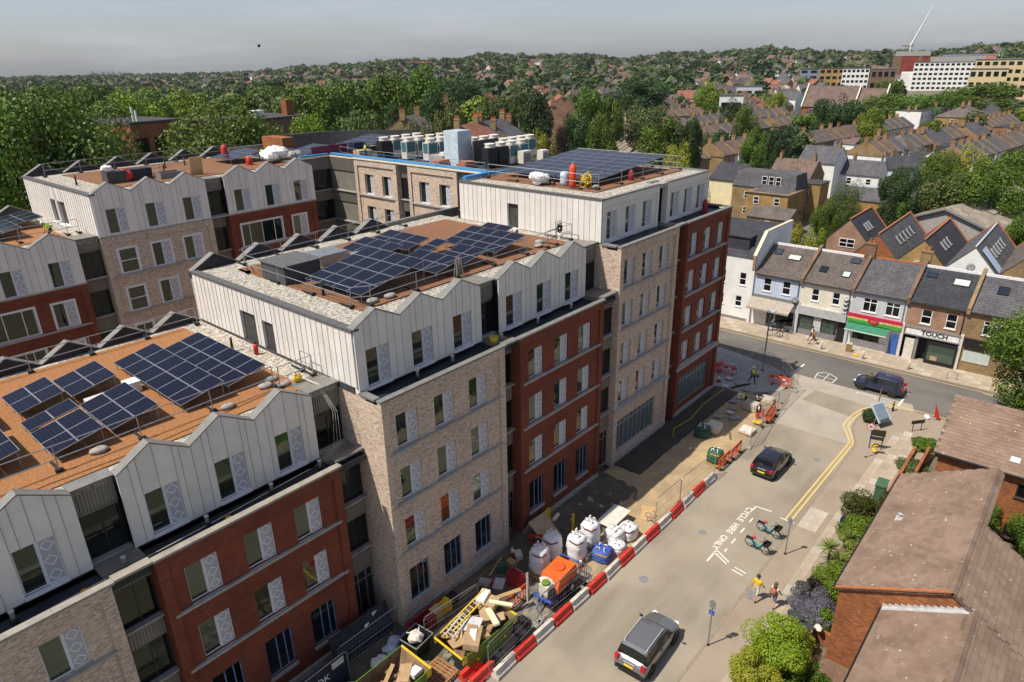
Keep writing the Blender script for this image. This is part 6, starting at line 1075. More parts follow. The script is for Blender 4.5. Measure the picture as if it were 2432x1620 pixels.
# ---------------------------------------------------------------- brown-tiled houses at the right edge
def tilemat():
    m, t, b = _new('roof_tile'); l = t.links.new; g = N(t, 'ShaderNodeNewGeometry'); oi = N(t, 'ShaderNodeObjectInfo')
    wn = N(t, 'ShaderNodeTexWhiteNoise', noise_dimensions='2D'); cb = N(t, 'ShaderNodeCombineXYZ'); l(g.outputs['Random Per Island'], cb.inputs[0]); l(oi.outputs['Random'], cb.inputs[1]); l(cb.outputs[0], wn.inputs['Vector'])
    nz = N(t, 'ShaderNodeTexNoise'); nz.inputs['Scale'].default_value = .5; nz.inputs['Detail'].default_value = 6; l(g.outputs['Position'], nz.inputs['Vector'])
    ad = N(t, 'ShaderNodeMath', operation='MULTIPLY_ADD'); ad.inputs[1].default_value = .26; l(wn.outputs[0], ad.inputs[0]); l(nz.outputs[0], ad.inputs[2])
    cr = N(t, 'ShaderNodeValToRGB'); e = cr.color_ramp.elements; e[0].position = .35; e[1].position = .85; e[0].color = (.165, .108, .078, 1); e[1].color = (.255, .18, .132, 1); l(ad.outputs[0], cr.inputs[0])
    n2 = N(t, 'ShaderNodeTexNoise'); n2.inputs['Scale'].default_value = 4.5; n2.inputs['Detail'].default_value = 3; l(g.outputs['Position'], n2.inputs['Vector']); r2 = N(t, 'ShaderNodeMapRange'); r2.inputs[1].default_value = .68; r2.inputs[2].default_value = .74; l(n2.outputs[0], r2.inputs[0])
    mx = N(t, 'ShaderNodeMix', data_type='RGBA'); mx.inputs[7].default_value = (.50, .44, .37, 1); l(r2.outputs[0], mx.inputs[0]); l(cr.outputs[0], mx.inputs[6]); l(mx.outputs[2], b.inputs['Base Color']); b.inputs['Roughness'].default_value = .9; b.inputs['Specular IOR Level'].default_value = .2
    n3 = N(t, 'ShaderNodeTexNoise'); n3.inputs['Scale'].default_value = 30; l(g.outputs['Position'], n3.inputs['Vector']); bp = N(t, 'ShaderNodeBump'); bp.inputs['Strength'].default_value = .35; bp.inputs['Distance'].default_value = .02; l(n3.outputs[0], bp.inputs['Height']); l(bp.outputs[0], b.inputs['Normal'])
tilemat()
TILE = MB().add([(-.19, -.165, .012), (.19, -.165, .012), (.19, .165, -.004), (-.19, .165, -.004), (-.19, -.165, .036), (.19, -.165, .036), (.19, .165, .014), (-.19, .165, .014)], [(0, 3, 2, 1), (4, 5, 6, 7), (0, 1, 5, 4), (2, 3, 7, 6), (0, 4, 7, 3), (1, 2, 6, 5)])
TM = TILE.mesh('roof_tile', 'roof_tile')
def tiled(H, slopes, limit=300):
    """slopes: (origin low corner, direction along eave, direction up the slope, eave length, slope length)"""
    allt = []; o = Vector(ORG[H.name])
    for p, e, u, le, lu in slopes:
        e = Vector(e).normalized(); u = Vector(u).normalized(); nr = e.cross(u); 
        if nr.z < 0: e = -e; p = Vector(p)-e*le; nr = e.cross(u)
        p = Vector(p); q = Matrix((e, u, nr)).transposed(); nu, nv = int(le/.383), int(lu/.295)
        for j in range(nv+1):
            for i in range(nu):
                sft = .19 if j % 2 else 0; c = p+e*min(.19+.383*i+sft, le-.19)+u*min(.165+.295*j, lu-.165); allt.append((c, q))
        B_ = MB(); B_.add([p, p+e*le, p+e*le+u*lu, p+u*lu, p-nr*.16, p+e*le-nr*.16, p+e*le+u*lu-nr*.16, p+u*lu-nr*.16], [(0, 1, 2, 3), (4, 7, 6, 5), (0, 4, 5, 1), (1, 5, 6, 2), (2, 6, 7, 3), (3, 7, 4, 0)]); wpart('roof_deck', B_, 'roof_tile_brown', H)
    allt.sort(key=lambda t: (t[0]-CAM).length)
    vis = [t for t in allt if t[1].col[2].dot(CAM-t[0]) > 0 and inview(t[0])]; ids = {id(t) for t in vis[:limit]}
    for t in vis[:limit]: x = link('roof_tile', TM, H, t[0]-o, rot=t[1].to_euler())
    R_ = MB()
    for t in allt:
        if id(t) not in ids: R_.add([t[0]+t[1] @ Vector(v) for v in TILE.v], TILE.f)
    s = wpart('roof_tiles', R_, 'roof_tile', H); s['kind'] = 'stuff'
def inview(p):
    d = Vector(p)-CAM; z = d.dot(_f); x = 1216+FPX*d.dot(_r2)/z; y = 810-FPX*d.dot(_u2)/z; return 0 <= x <= 2432 and 0 <= y <= 1620
# tall house
H1 = thing('tiled_house', 'brown tiled house with sunlit orange brick gable at the right edge', 'house', (30.4, 5.4, 0))
yr, zr = .95, 7.05; ye, ze = 5.55, 4.72
m = MB(); m.poly([(30.4, 5.35, 0), (30.4, -5.5, 0), (30.4, -5.5, 2.7), (30.4, yr, zr-.06), (30.4, 5.35, 4.76)]); wpart('gable_wall', m, 'orange_brick', H1)
wpart('wall', MB().box(30.42, 36.8, -5.4, .6, 0, 2.4).box(30.42, 42.9, .62, 5.3, 0, 4.5), 'orange_brick', H1)
sl = math.hypot(ye-yr, zr-ze); ul = Vector((0, yr-ye, zr-ze)); ur = Vector((0, yr+6.2, zr-2.4))
tiled(H1, [((30.25, ye, ze), (1, 0, 0), ul, 12.8, ul.length), ((30.25, -6.2, 2.4), (1, 0, 0), ur, 6.75, ur.length), ((37.02, .58, 6.81), (1, 0, 0), ur, 6.03, .44)])
rm = MB().add([(-.22, -.17, -.06), (.22, -.17, -.06), (.22, 0, .08), (-.22, 0, .08), (.22, .17, -.06), (-.22, .17, -.06)], [(0, 1, 2, 3), (3, 2, 4, 5), (0, 3, 5), (1, 4, 2)]).mesh('ridge_tile', 'roof_tile')
for i in range(28): link('ridge_tile', rm, H1, (i*.455+.05, yr-5.4, zr+.02), rot=(0, random.uniform(-.02, .02), 0))
m = MB(); m.prism([(30.2, ye, ze-.05), (30.2, yr, zr-.03), (30.2, yr, zr+.05), (30.2, ye, ze+.03)], (.16, 0, 0)); wpart('verge', m, 'c_terracotta', H1)
wpart('gutter', MB().tube([(30.3, ye+.05, ze-.04), (43, ye+.05, ze-.04)], .06, 8), 'c_black', H1); wpart('roof_vent', MB().obox((37.2, 4.4, 5.35), (.55, .4, .05), 0, (math.atan2(zr-ze, yr-ye)+PI, 0)).lathe([(.08, 5.35), (.08, 5.6), (.12, 5.62)], 10, (37.2, 4.4, 0)), 'c_lead', H1)
# low house in front of it
H2 = thing('tiled_house', 'lower brown tiled house with lead flashing at the bottom right corner', 'house', (16, 3.2, 0)); yr2, zr2, ye2, ze2 = .03, 6.43, 3.42, 4.62
wpart('wall', MB().box(16, 30.38, -5.4, 3.2, 0, 2.4).box(16, 30.38, 1.2, 3.2, 2.4, 4.55), 'orange_brick', H2); u2 = Vector((0, yr2-ye2, zr2-ze2)); u3 = Vector((0, yr2+6.2, zr2-2.4))
tiled(H2, [((16, ye2, ze2), (1, 0, 0), u2, 14.35, u2.length), ((16, -6.2, 2.4), (1, 0, 0), u3, 14.35, u3.length)])
for i in range(32): link('ridge_tile', rm, H2, (i*.455+.1, yr2-3.2, zr2+.02))
n_ = 14; m = MB()
for i in range(n_):
    t0, t1 = i/n_, (i+1)/n_; ya, yb = ye2+(yr2-ye2)*t0, ye2+(yr2-ye2)*t1; za, zb = ze2+(zr2-ze2)*t0, ze2+(zr2-ze2)*t1; m.prism([(30.36, ya, za), (30.36, yb, zb), (30.36, yb, zb+.1), (30.36, ya+.02, za+.24)], (.03, 0, 0))
m.add([(30.1, ye2, ze2+.05), (30.37, ye2, ze2+.06), (30.37, yr2, zr2+.06), (30.1, yr2, zr2+.05)], [(0, 1, 2, 3)]); wpart('lead_flashing', m, 'c_lead', H2); wpart('gutter', MB().tube([(16, ye2+.05, ze2-.04), (30.3, ye2+.05, ze2-.04)], .06, 8), 'c_black', H2); wpart('downpipe', MB().tube([(29.5, ye2-.12, ze2-.1), (29.5, ye2-.12, .1)], .05, 6), 'c_black', H2)
wpart('brick_step', MB().box(26, 30.3, 3.4, 5.3, 0, .16), 'brown_brick', H1)
# far house with its ridge across
H3 = thing('tiled_house', 'large-tiled brown roofed house at the corner of the main road', 'house', (47.4, 4.3, 0))
xe, xr3, ze3, zr3 = 47.2, 51.9, 4.75, 7.0; opsH = [(-1.25, -.13, 3.15, 4.12), (-.92, -.06, .15, 1.17), (2.6, 3.4, .9, 2.1)]
m = MB(); wall(m, -7.5, 4.3, 0, 4.7, opsH, PX(47.5), .12); wpart('wall', m, 'orange_brick', H3)
for a, b, c_, d in opsH: sashw(H3, 47.5, b, c_, b-a, d-c_, frame='brown_frame' if 'brown_frame' in MAT or pm('brown_frame', (.05, .035, .03), .5) else '', style='plain')
m = MB(); m.poly([(47.5, 4.3, 0), (56.3, 4.3, 0), (56.3, 4.3, 4.7), (xr3, 4.3, zr3-.1), (47.5, 4.3, 4.7)]); m.box(47.8, 56.2, -7.4, 4.28, 0, 4.6); wpart('gable_wall', m, 'orange_brick', H3)
u4 = Vector((xr3-xe, 0, zr3-ze3)); u5 = Vector((xr3-56.6, 0, zr3-ze3)); tiled(H3, [((xe, -7.6, ze3), (0, 1, 0), u4, 12.2, u4.length), ((56.6, -7.6, ze3), (0, 1, 0), u5, 12.2, u5.length)])
for i in range(27): x = link('ridge_tile', rm, H3, (xr3-47.4, 4.4-4.3-i*.455, zr3+.02), PI/2)
wpart('gutter', MB().tube([(xe-.05, -7.6, ze3-.04), (xe-.05, 4.6, ze3-.04)], .06, 8), 'c_black', H3); wpart('roof_vent', MB().obox((48.2, .35, 5.3), (.4, .5, .05), 0, (0, -math.atan2(zr3-ze3, xr3-xe))), 'c_white', H3)
for x, s in ((47.3, 1.1), (47.3, 0)): pass
# boundary walls
one('garden_wall', MB().box(47.2, 47.4, 4.5, 6.6, 0, .55).box(47.4, 55.4, 6.5, 6.72, 0, .5).box(50.9, 55.3, 5.6, 5.8, 0, .9), 'orange_brick', 'low orange brick garden wall in front of the corner house', 'wall'); one('garden_wall', MB().box(31.2, 31.42, 5.4, 7.1, 0, .8), 'orange_brick', 'short brick wall stub beside the wheelie bins', 'wall')
# ---------------------------------------------------------------- houses behind
rb = random.Random(11)
HB = {}
def hwin(w, h, fr='white_pvc'):
    k = ('hw', w, h, fr)
    if k not in HB: HB[k] = (_frame(w, h, .08, -.05, .03, (w/2,) if w > 1.1 else (), (h*.5,)).mesh('window', fr), MB().box(.05, w-.05, -.01, .02, .05, h-.05).mesh('glass_pane', 'dark_glass'))
    return HB[k]
def bwin(parent, x, y, z, w, h, rz=0.):
    f, g = hwin(w, h); o = link('window', f, parent, (x, y, z), rz); link('glass_pane', g, o)
def bhouse(loc, rz, w, d, eave, ridge, wallm, roofm, label, grp=None, hip=False, flat=False, chim=((0, .5),), front=2, side=True, party=False, dorm=False, name='terraced_house', cat='house', pots=3, bay=False, z=0., ext=None, rows=None):
    """ridge along local x, front towards local -y"""
    o = thing(name, label, cat, (loc[0], loc[1], hill(loc[0], loc[1])+.2+z), rz, grp); m = MB(); m.box(0, w, 0, d, -.5, eave)
    if not hip and not flat:
        for x in (0, w): m.poly([(x, 0, eave), (x, d/2, ridge), (x, d, eave)] if x else [(x, 0, eave), (x, d, eave), (x, d/2, ridge)])
    part('wall', m, wallm, o); r = MB(); e = .25
    if flat: r.box(-.1, w+.1, -.1, d+.1, eave, eave+.18)
    elif hip:
        q = min(d/2, w/2-.3); a, b = (q, d/2, ridge), (w-q, d/2, ridge); c = [(-e, -e, eave-.1), (w+e, -e, eave-.1), (w+e, d+e, eave-.1), (-e, d+e, eave-.1)]
        r.add(c+[a, b], [(0, 1, 5, 4), (1, 2, 5), (2, 3, 4, 5), (3, 0, 4), (3, 2, 1, 0)])
    else:
        s = (ridge-eave)/(d/2); t = .14
        r.add([(-.05, -e, eave-e*s), (w+.05, -e, eave-e*s), (w+.05, d/2, ridge), (-.05, d/2, ridge), (w+.05, d+e, eave-e*s), (-.05, d+e, eave-e*s)]+[(-.05, -e, eave-e*s+t), (w+.05, -e, eave-e*s+t), (w+.05, d/2, ridge+t), (-.05, d/2, ridge+t), (w+.05, d+e, eave-e*s+t), (-.05, d+e, eave-e*s+t)], [(6, 7, 8, 9), (9, 8, 10, 11), (0, 1, 7, 6), (5, 11, 10, 4), (0, 6, 9, 3), (3, 9, 11, 5), (1, 2, 8, 7), (2, 4, 10, 8)])
    part('roof', r, roofm, o)
    if party and not hip and not flat:
        s = (ridge-eave)/(d/2); part('party_wall', MB().prism([(-.2, -e, eave-.4), (-.2, -e, eave+.2), (-.2, d/2, ridge+.42), (-.2, d+e, eave+.2), (-.2, d+e, eave-.4)], (.38, 0, 0)), 'brown_brick' if rb.random() < .4 else 'stock_brick', o)
    for cx, cy in chim:
        if cx is None: continue
        zz = ridge-.5 if not flat else eave; c = link('chimney', MB().box(-.27, .27, -.5, .5, 0, 1.5).box(-.32, .32, -.55, .55, 1.5, 1.62).mesh('chimney', 'stock_brick'), o, (cx*w, cy*d, zz))
        for i in range(pots): link('chimney_pot', POT, c, (0, -.36+.72*i/max(1, pots-1), 1.62))
    n = front
    for zf in (rows or ((1.0,) if eave < 4.2 else (1.0, eave-2.1))):
        for i in range(n): bwin(o, w*(i+.5)/n-.5, -.03, zf, 1.0, 1.35)
    if side:
        for zf in (rows or (1.0, eave-2.1) if eave > 4.2 else (1.,)): bwin(o, -.03, d*.6, zf, .8, 1.2, -PI/2)
    if bay: part('bay', MB().box(w*.1, w*.5, -.7, 0, 0, eave-.3), 'render_white', o); part('bay_roof', MB().add([(w*.06, -.8, eave-.3), (w*.54, -.8, eave-.3), (w*.3, 0, eave+.9), (w*.06, 0, eave-.3), (w*.54, 0, eave-.3)], [(0, 1, 2), (0, 2, 3), (1, 4, 2)]), roofm, o); [bwin(o, w*.13+i*w*.17, -.73, zf, .7, 1.4) for zf in (.8, eave-2.2) for i in range(2)]
    if ext: part('rear_extension', MB().box(w*.1, w*.6, d, d+ext, -.5, eave-1.2), wallm, o); part('rear_roof', MB().prism([(w*.05, d, eave-1.2), (w*.65, d, eave-1.2), (w*.05, d, eave-.1)], (0, ext+.15, 0)), roofm, o)
    if dorm: part('dormer', MB().box(w*.15, w*.85, d*.5, d*.95, eave+.2, ridge+.05), 'roof_slate_dark', o); part('dormer_window', MB().box(w*.3, w*.7, d*.95, d*.96, eave+.7, ridge-.3), 'dark_glass', o)
    return o
A8 = R(-8)
def uv(u, v): return (u*math.cos(A8)-v*math.sin(A8)*1., u*math.sin(A8)+v*math.cos(A8))
RM = ['roof_slate', 'roof_slate_brown', 'roof_slate_brown', 'roof_tile_brown', 'roof_slate']; WMt = ['stock_brick', 'stock_brick', 'pink_brick', 'render_white', 'render_cream', 'stock_brick', 'brown_brick']
protos = []
for k in range(10):
    p = bhouse((0, 0), 0, 5.4, 8.5, 6., 8.6, WMt[k % 7], RM[k % 5], 'x', 'terraced houses behind the shops', party=True, bay=k % 3 == 0, ext=5. if k % 2 else None, dorm=k % 4 == 1, chim=((0, .5),), side=k % 3 == 1)
    protos.append(p)
used = set(); cnt = [0]; faru = []
def blocked(x, y):
    d = math.hypot(x, y)
    if x < 150 and y < 42: return True
    if abs(x-338) < 30 and 74 < y < 122: return True
    if y > 118+(x-207)*.62 - 8: return True           # railway side
    if 118 < x < 182 and 28 < y < 66: return True      # the individually built group
    if 292 < x < 345 and 45 < y < 66: return True
    return False
rown = {}
def rowhouse(u, v, flip, label):
    x, y = uv(u, v); d = math.hypot(x, y)
    if blocked(x, y): return
    q = Vector((x, y, 8))-CAM; zc = q.dot(_f); px = 1216+FPX*q.dot(_r2)/zc
    if zc < 0 or not -60 < px < 2500: return
    if d > 330 or cnt[0] > 230: faru.append((x, y, flip)); return
    k = rb.randrange(10)
    if rb.random() < .5 and rowhouse.last is not None: k = rowhouse.last
    rowhouse.last = k; cnt[0] += 1; p = protos[k]; first = k not in used; used.add(k)
    rz = A8+(PI if flip else 0); ox, oy = (x, y) if not flip else uv(u+5.4, v+8.5)
    o = p if first else copytree(p)
    o.location = (ox, oy, hill(x, y)+.2); o.rotation_euler = (0, 0, rz); o['label'] = label
rowhouse.last = None
for v, u0, u1, lb in ((98, 118, 185, 'bay-fronted terraced house with brick party walls in the row behind the corner tower'), (94, 197, 262, 'slate-roofed house in the long terrace below the white three-storey terrace'), (98, 340, 430, 'terraced house past the white three-storey terrace'), (128, 150, 430, 'terraced house in the row along the tree-lined street'), (152, 160, 430, 'terraced house in the row nearer the railway trees'), (182, 200, 440, 'terraced house right of the railway trees'), (208, 230, 440, 'terraced house in the far row by the railway'), (236, 280, 440, 'small terraced house at the end of the railway trees'), (70, 182, 300, 'terraced house in the row behind the white gabled house'), (52, 186, 300, 'terraced house above the hedge of the warehouse yard'), (66, 308, 430, 'terraced house beyond the hip-roofed villa'), (36, 300, 430, 'terraced house at the right edge below the cream offices'), (10, 300, 430, 'terraced house far right beneath the cream offices')):
    u = u0; fl = False
    while u < u1:
        if rb.random() < .06: u += 6
        rowhouse(u, v, rb.random() < .12, lb); u += 5.4
for k, p in enumerate(protos):
    if k not in used:
        for c in list(p.children):
            for g in list(c.children): bpy.data.objects.remove(g)
            bpy.data.objects.remove(c)
        bpy.data.objects.remove(p)
# individually recognisable buildings
bhouse((132, 61.5), -PI/2-.02, 6.2, 9, 6.4, 9.0, 'render_cream_bright', 'roof_slate_dark', 'house with a bright cream flank wall behind the white corner house', chim=((None, 0),), front=0, side=False, name='house')
bhouse((124, 50.2), -PI/2, 7.6, 7.5, 6.1, 6.6, 'yellow_brick', 'roof_slate', 'yellow brick house with a mansard storey and hipped wing', hip=True, chim=((None, 0),), name='house', side=False, front=2)
MH = bhouse((128.5, 55), -PI/2, 12, 6.5, 6.0, 9., 'stock_brick', 'roof_slate_dark', 'grey mansard house with white arched dormer windows', flat=True, chim=((None, 0),), name='house', side=False, front=2); part('mansard', MB().add([(0, 0, 6.1), (12, 0, 6.1), (12, 6.5, 6.1), (0, 6.5, 6.1), (.4, .8, 8.8), (11.6, .8, 8.8), (11.6, 6, 8.8), (.4, 6, 8.8)], [(0, 1, 5, 4), (1, 2, 6, 5), (2, 3, 7, 6), (3, 0, 4, 7), (4, 5, 6, 7)]), 'roof_slate', MH)
for i in range(3): bwin(MH, 5.5+i*1.3, .25, 6.7, 1.0, 1.6)
LE = bhouse((118.5, 47.5), -PI/2, 7.5, 6, 2.9, 4.2, 'stock_brick', 'roof_slate_brown', 'low slate-roofed yard building with white coping', chim=((None, 0),), name='outbuilding', cat='outbuilding', front=1, side=False)
bhouse((165, 46), -PI/2, 8, 7, 4.6, 7.2, 'render_white', 'roof_slate', 'white cottage with grey roof beside the hedge', name='house', chim=((.2, .5),), front=2); bhouse((160, 54), -PI/2, 8, 9, 7.2, 10.2, 'render_white', 'roof_slate', 'tall white gabled house with a stepped parapet', name='house', chim=((.9, .5),), front=1)
bhouse((176, 40), -PI/2+.02, 6.5, 7, 4.8, 7.4, 'render_blue', 'roof_slate_dark', 'pale blue cottage behind the white one', name='house', chim=((.1, .5),), front=1); bhouse((143, 54), -PI/2, 8.5, 9, 6., 9.2, 'stock_brick', 'roof_tile_brown', 'brown tiled house with a long yellow chimney stack', name='house', chim=((.1, .5), (.9, .5)), pots=6); bhouse((136, 46), -PI/2, 5, 5, 6.4, 6.5, 'yellow_brick', 'roof_felt', 'square yellow brick tower house with flat roof', flat=True, name='house', chim=((None, 0),), front=1)
bhouse((205, 41), A8, 11, 10, 5.2, 9.2, 'render_white', 'roof_slate_brown', 'house with broad brown hipped roof', hip=True, name='house', chim=((.1, .9),)); bhouse((222, 38), A8, 14, 9, 5.5, 9., 'stock_brick', 'roof_slate', 'grey roofed house with solar panels and two dark dormers', name='house', dorm=True); bhouse((196, 30), A8, 9, 7, 5.0, 7.5, 'render_white', 'roof_slate', 'low white house behind the yellow-green tree', name='house'); bhouse((214, 27), A8, 9, 6, 6.2, 6.4, 'render_ochre', 'roof_felt', 'bright ochre flat-roofed building among the trees', flat=True, name='building', cat='building', chim=((None, 0),), front=0, side=False)
bhouse((250, 33), A8, 12, 9, 6, 9, 'stock_brick', 'roof_slate', 'yellow brick house with tall chimneys at right', name='house', chim=((0, .5), (1, .5))); bhouse((232, 22), A8, 9, 8, 5.5, 8.0, 'render_blue', 'roof_slate', 'pale blue house at the right edge', name='house'); bhouse((268, 22), A8, 12, 10, 7, 7.2, 'stock_brick', 'roof_slate_dark', 'yellow brick building with a dark clad upper floor at right', flat=True, name='building', cat='building')
bhouse((285, 39), A8, 16, 13, 8.5, 12, 'yellow_brick', 'roof_slate_brown', 'large villa with hipped brown roof at right', hip=True, name='villa', cat='house', front=4, rows=(1, 4, 6.5), chim=((.3, .5), (.7, .5))); bhouse((330, 16), A8, 20, 12, 8, 11, 'render_grey', 'roof_slate', 'grey modern houses at the right edge', name='house', front=5)
for k in range(7): bhouse((297+k*6.1, 58.3-k*1.02), R(-9.5), 6.1, 9, 9.2, 9.4, ['render_white', 'render_blue', 'render_grey', 'brown_brick', 'render_grey', 'render_blue', 'brown_brick'][k], 'roof_felt', ('white-flanked end house of the three-storey terrace', 'pale blue house of the three-storey terrace', 'second house of the three-storey terrace', 'third house of the three-storey terrace', 'fourth house of the three-storey terrace', 'fifth house of the three-storey terrace', 'last house of the three-storey terrace')[k], 'three-storey terrace', flat=True, chim=((0, .5),), front=2, rows=(1., 3.8, 6.6), side=False)
# church with long brown roof
CH = thing('church', 'long brown roofed brick church with white gable copings', 'church', (332, 80, .1), R(2)); m = MB(); m.box(0, 13, 0, 33, 0, 8); m.poly([(0, 0, 8), (6.5, 0, 16), (13, 0, 8)]); m.poly([(0, 33, 8), (13, 33, 8), (6.5, 33, 16)]); part('wall', m, 'orange_brick', CH)
for a, b, dz in ((0, 11, -.8), (11.2, 33, 0)): part('roof', MB().add([(-.5, a, 7.6), (-.5, b, 7.6), (6.5, b, 16.1+dz), (6.5, a, 16.1+dz), (13.5, a, 7.6), (13.5, b, 7.6)], [(0, 3, 2, 1), (3, 4, 5, 2)]), 'roof_tile_brown', CH)
for y in (-.2, 11, 33): part('coping', MB().prism([(-.7, y, 7.5), (6.5, y, 16.6), (13.7, y, 7.5), (13.7, y, 8.1), (6.5, y, 17.2), (-.7, y, 8.1)], (0, .5, 0)), 'render_cream', CH)
for i in range(5): bwin(CH, -.05, 13+i*4.2, 4.5, 2.2, 2.2, -PI/2)
# four gabled cottages behind the shops and the warehouse
for k, (yc, x0, x1, wm, rm, lb) in enumerate(((25.6, 100, 110, 'pink_brick', 'roof_slate_dark', 'gabled cottage with a white double window behind the cream shop'), (20.3, 93.2, 109, 'orange_brick', 'roof_slate', 'gabled cottage with worn slates and a row of skylights'), (15.2, 93.4, 108, 'yellow_brick', 'roof_slate_dark', 'gabled cottage with bright yellow brick front'), (9.9, 93, 108.5, 'render_white', 'roof_slate', 'gabled cottage with a white dormer front and metal roof strip'), (4.6, 93, 108, 'stock_brick', 'roof_slate_brown', 'gabled cottage at the right edge behind the last shop'))):
    o = bhouse((x0, yc+2.65), 0, x1-x0, 5.3, 5.2, 8.1, wm, rm, lb, 'gabled cottages behind the shops', chim=((None, 0),), front=0, side=False, name='cottage'); o.location = (x0, yc-2.65, 0)
    part('ridge_tiles', MB().box(0, x1-x0, 2.55, 2.75, 8.2, 8.33), 'c_terracotta' if k != 3 else 'c_lead', o); part('verge', MB().prism([(x1-x0-.1, -.2, 5.1), (x1-x0-.1, 2.65, 8.35), (x1-x0-.1, 5.5, 5.1), (x1-x0-.1, 5.5, 5.3), (x1-x0-.1, 2.65, 8.5), (x1-x0-.1, -.2, 5.3)], (.25, 0, 0)), 'c_terracotta', o)
    for i in range(5 if k in (1, 3) else 3):
        xx = (x1-x0)*(.3+.11*i); a_ = math.atan2(2.9, 2.65); w_ = link('roof_window', MB().box(-.28, .28, -.6, .6, 0, .12).mesh('roof_window', 'c_lead'), o, (xx, 1.25, 6.72), rot=(a_, 0, 0)); link('glass_pane', MB().box(-.2, .2, -.5, .5, .12, .14).mesh('glass_pane', 'sky_glass'), w_)
    if k == 0: bwin(o, -.03, 3.6, 4.3, 2.0, 1.2, -PI/2)
    if k == 2: bwin(o, -.03, 3.3, 4.3, .8, 1.2, -PI/2)
    if k == 3: part('metal_roof_strip', MB().prism([(.5, -.1, 5.4), (.5, 2.0, 7.8), (.5, 2.0, 7.9), (.5, -.1, 5.5)], (2.2, 0, 0)), 'c_pale_blue', o)
WH_ = thing('warehouse', 'wide warehouse with weathered corrugated roof behind the cottages', 'warehouse', (116, 17.2, 0), R(-10)); part('roof', MB().add([(0, 0, 7.9), (70, 0, 7.9), (0, -10, 4.4), (70, -10, 4.4), (0, 6, 5.4), (70, 6, 5.4)], [(0, 2, 3, 1), (0, 1, 5, 4)]), 'roof_asbestos', WH_); part('gable_wall', MB().poly([(.4, -9.8, 0), (.4, 5.8, 0), (.4, 5.8, 5.3), (.4, 0, 7.7), (.4, -9.8, 4.4)]), 'concrete', WH_); part('bargeboard', MB().prism([(-.1, -10, 4.3), (-.1, 0, 7.8), (-.1, 6, 5.3), (-.1, 6, 5.6), (-.1, 0, 8.1), (-.1, -10, 4.6)], (.3, 0, 0)), 'c_grey', WH_)
part('rooflight', MB().prism([(14, -2.2, 7.25), (15.2, -2.2, 7.25), (15.2, -4.6, 6.4), (14, -4.6, 6.4)], (0, 0, .12)), 'c_white', WH_)
for k in range(6): part('patched_sheet', MB().prism([(8+k*7, -3-k*.7 % 3, 6.98-.35*(k*.7 % 3)), (10.4+k*7, -3-k*.7 % 3, 6.98-.35*(k*.7 % 3)), (10.4+k*7, -4.-k*.7 % 3, 6.63-.35*(k*.7 % 3)), (8+k*7, -4.-k*.7 % 3, 6.63-.35*(k*.7 % 3))], (0, 0, .06)), 'c_rope', WH_)
YB_ = thing('yard_building', 'low yellow brick yard building with two small windows', 'outbuilding', (146, 20, 0)); part('wall', MB().box(0, 6, 0, 9.3, 0, 4.0), 'yellow_brick', YB_); part('roof', MB().box(-.1, 6.1, -.1, 9.4, 4.0, 4.2), 'concrete', YB_); bwin(YB_, -.03, 6.5, 2.3, 1.2, .9, -PI/2); bwin(YB_, -.03, 2.2, 2.3, 1.2, .9, -PI/2)
YB2 = thing('yard_building', 'low slate-roofed yard building with a grey ridge', 'outbuilding', (145, 29.6, 0)); part('wall', MB().box(0, 7, 0, 10, 0, 2.6), 'yellow_brick', YB2); part('roof', MB().prism([(-.2, 0, 2.6), (-.2, 10, 2.6), (3.5, 10, 4.6), (3.5, 0, 4.6)], (0, 0, .15)), 'roof_slate', YB2); part('ridge', MB().box(3.3, 7.2, 0, 10, 4.4, 4.65), 'c_lead', YB2)
# left: brick hall behind the trees
def pxbld(px, py, dist, w, d, zb, mats, label, name, cat, rz=None, floors=0, wgap=2.6, glassm='dark_glass', band=None, roofm='roof_felt', zoff=None):
    """block whose top left-centre sits at a photograph pixel, at a chosen distance, standing on the land"""
    p = at_dist(px, py, dist); g = hill(p.x, p.y); h = p.z-g; o = thing(name, label, cat, (p.x, p.y, g), rz if rz is not None else math.atan2(p.y, p.x)-PI/2)
    part('wall', MB().box(-w/2, w/2, 0, d, -1, h), mats, o); part('roof', MB().box(-w/2-.2, w/2+.2, -.2, d+.2, h, h+.4), roofm, o)
    for f in range(floors):
        z0 = h*(f+.35)/floors; z1 = h*(f+.8)/floors; n = max(2, int(w/wgap))
        for i in range(n): part('window', MB().box(-w/2+w*(i+.18)/n, -w/2+w*(i+.82)/n, -.12, -.02, z0, z1), glassm, o)
    return o, h
o, h = pxbld(372, 292, 128, 9, 12, 0, 'orange_brick', 'red brick hall with antennas behind the yellow-green tree', 'brick_hall', 'building', R(10), 2, 3); part('antenna', MB().box(-3.2, -2.9, 1, 1.2, h, h+2.6).box(-2.5, -2.25, 1.2, 1.4, h, h+2.0), 'c_white', o); part('hipped_wing', MB().add([(-9.5, 0, 0), (-4.5, 0, 0), (-4.5, 6, 0), (-9.5, 6, 0), (-9.5, 0, h-5), (-4.5, 0, h-5), (-4.5, 6, h-1), (-9.5, 6, h-1)], [(0, 1, 5, 4), (1, 2, 6, 5), (2, 3, 7, 6), (3, 0, 4, 7), (4, 5, 6, 7)]), 'roof_tile_red', o)
o, h = pxbld(655, 284, 140, 16, 14, 0, 'brown_brick', 'flat-roofed brick building with white roof units behind the trees', 'flat_building', 'building', R(8), 1, 4); part('chimney', MB().box(4.5, 6.2, 2, 3.5, h, h+3.2), 'orange_brick', o); part('roof_unit', MB().box(-2, 0, 3, 5, h+.4, h+1.6), 'c_white', o)
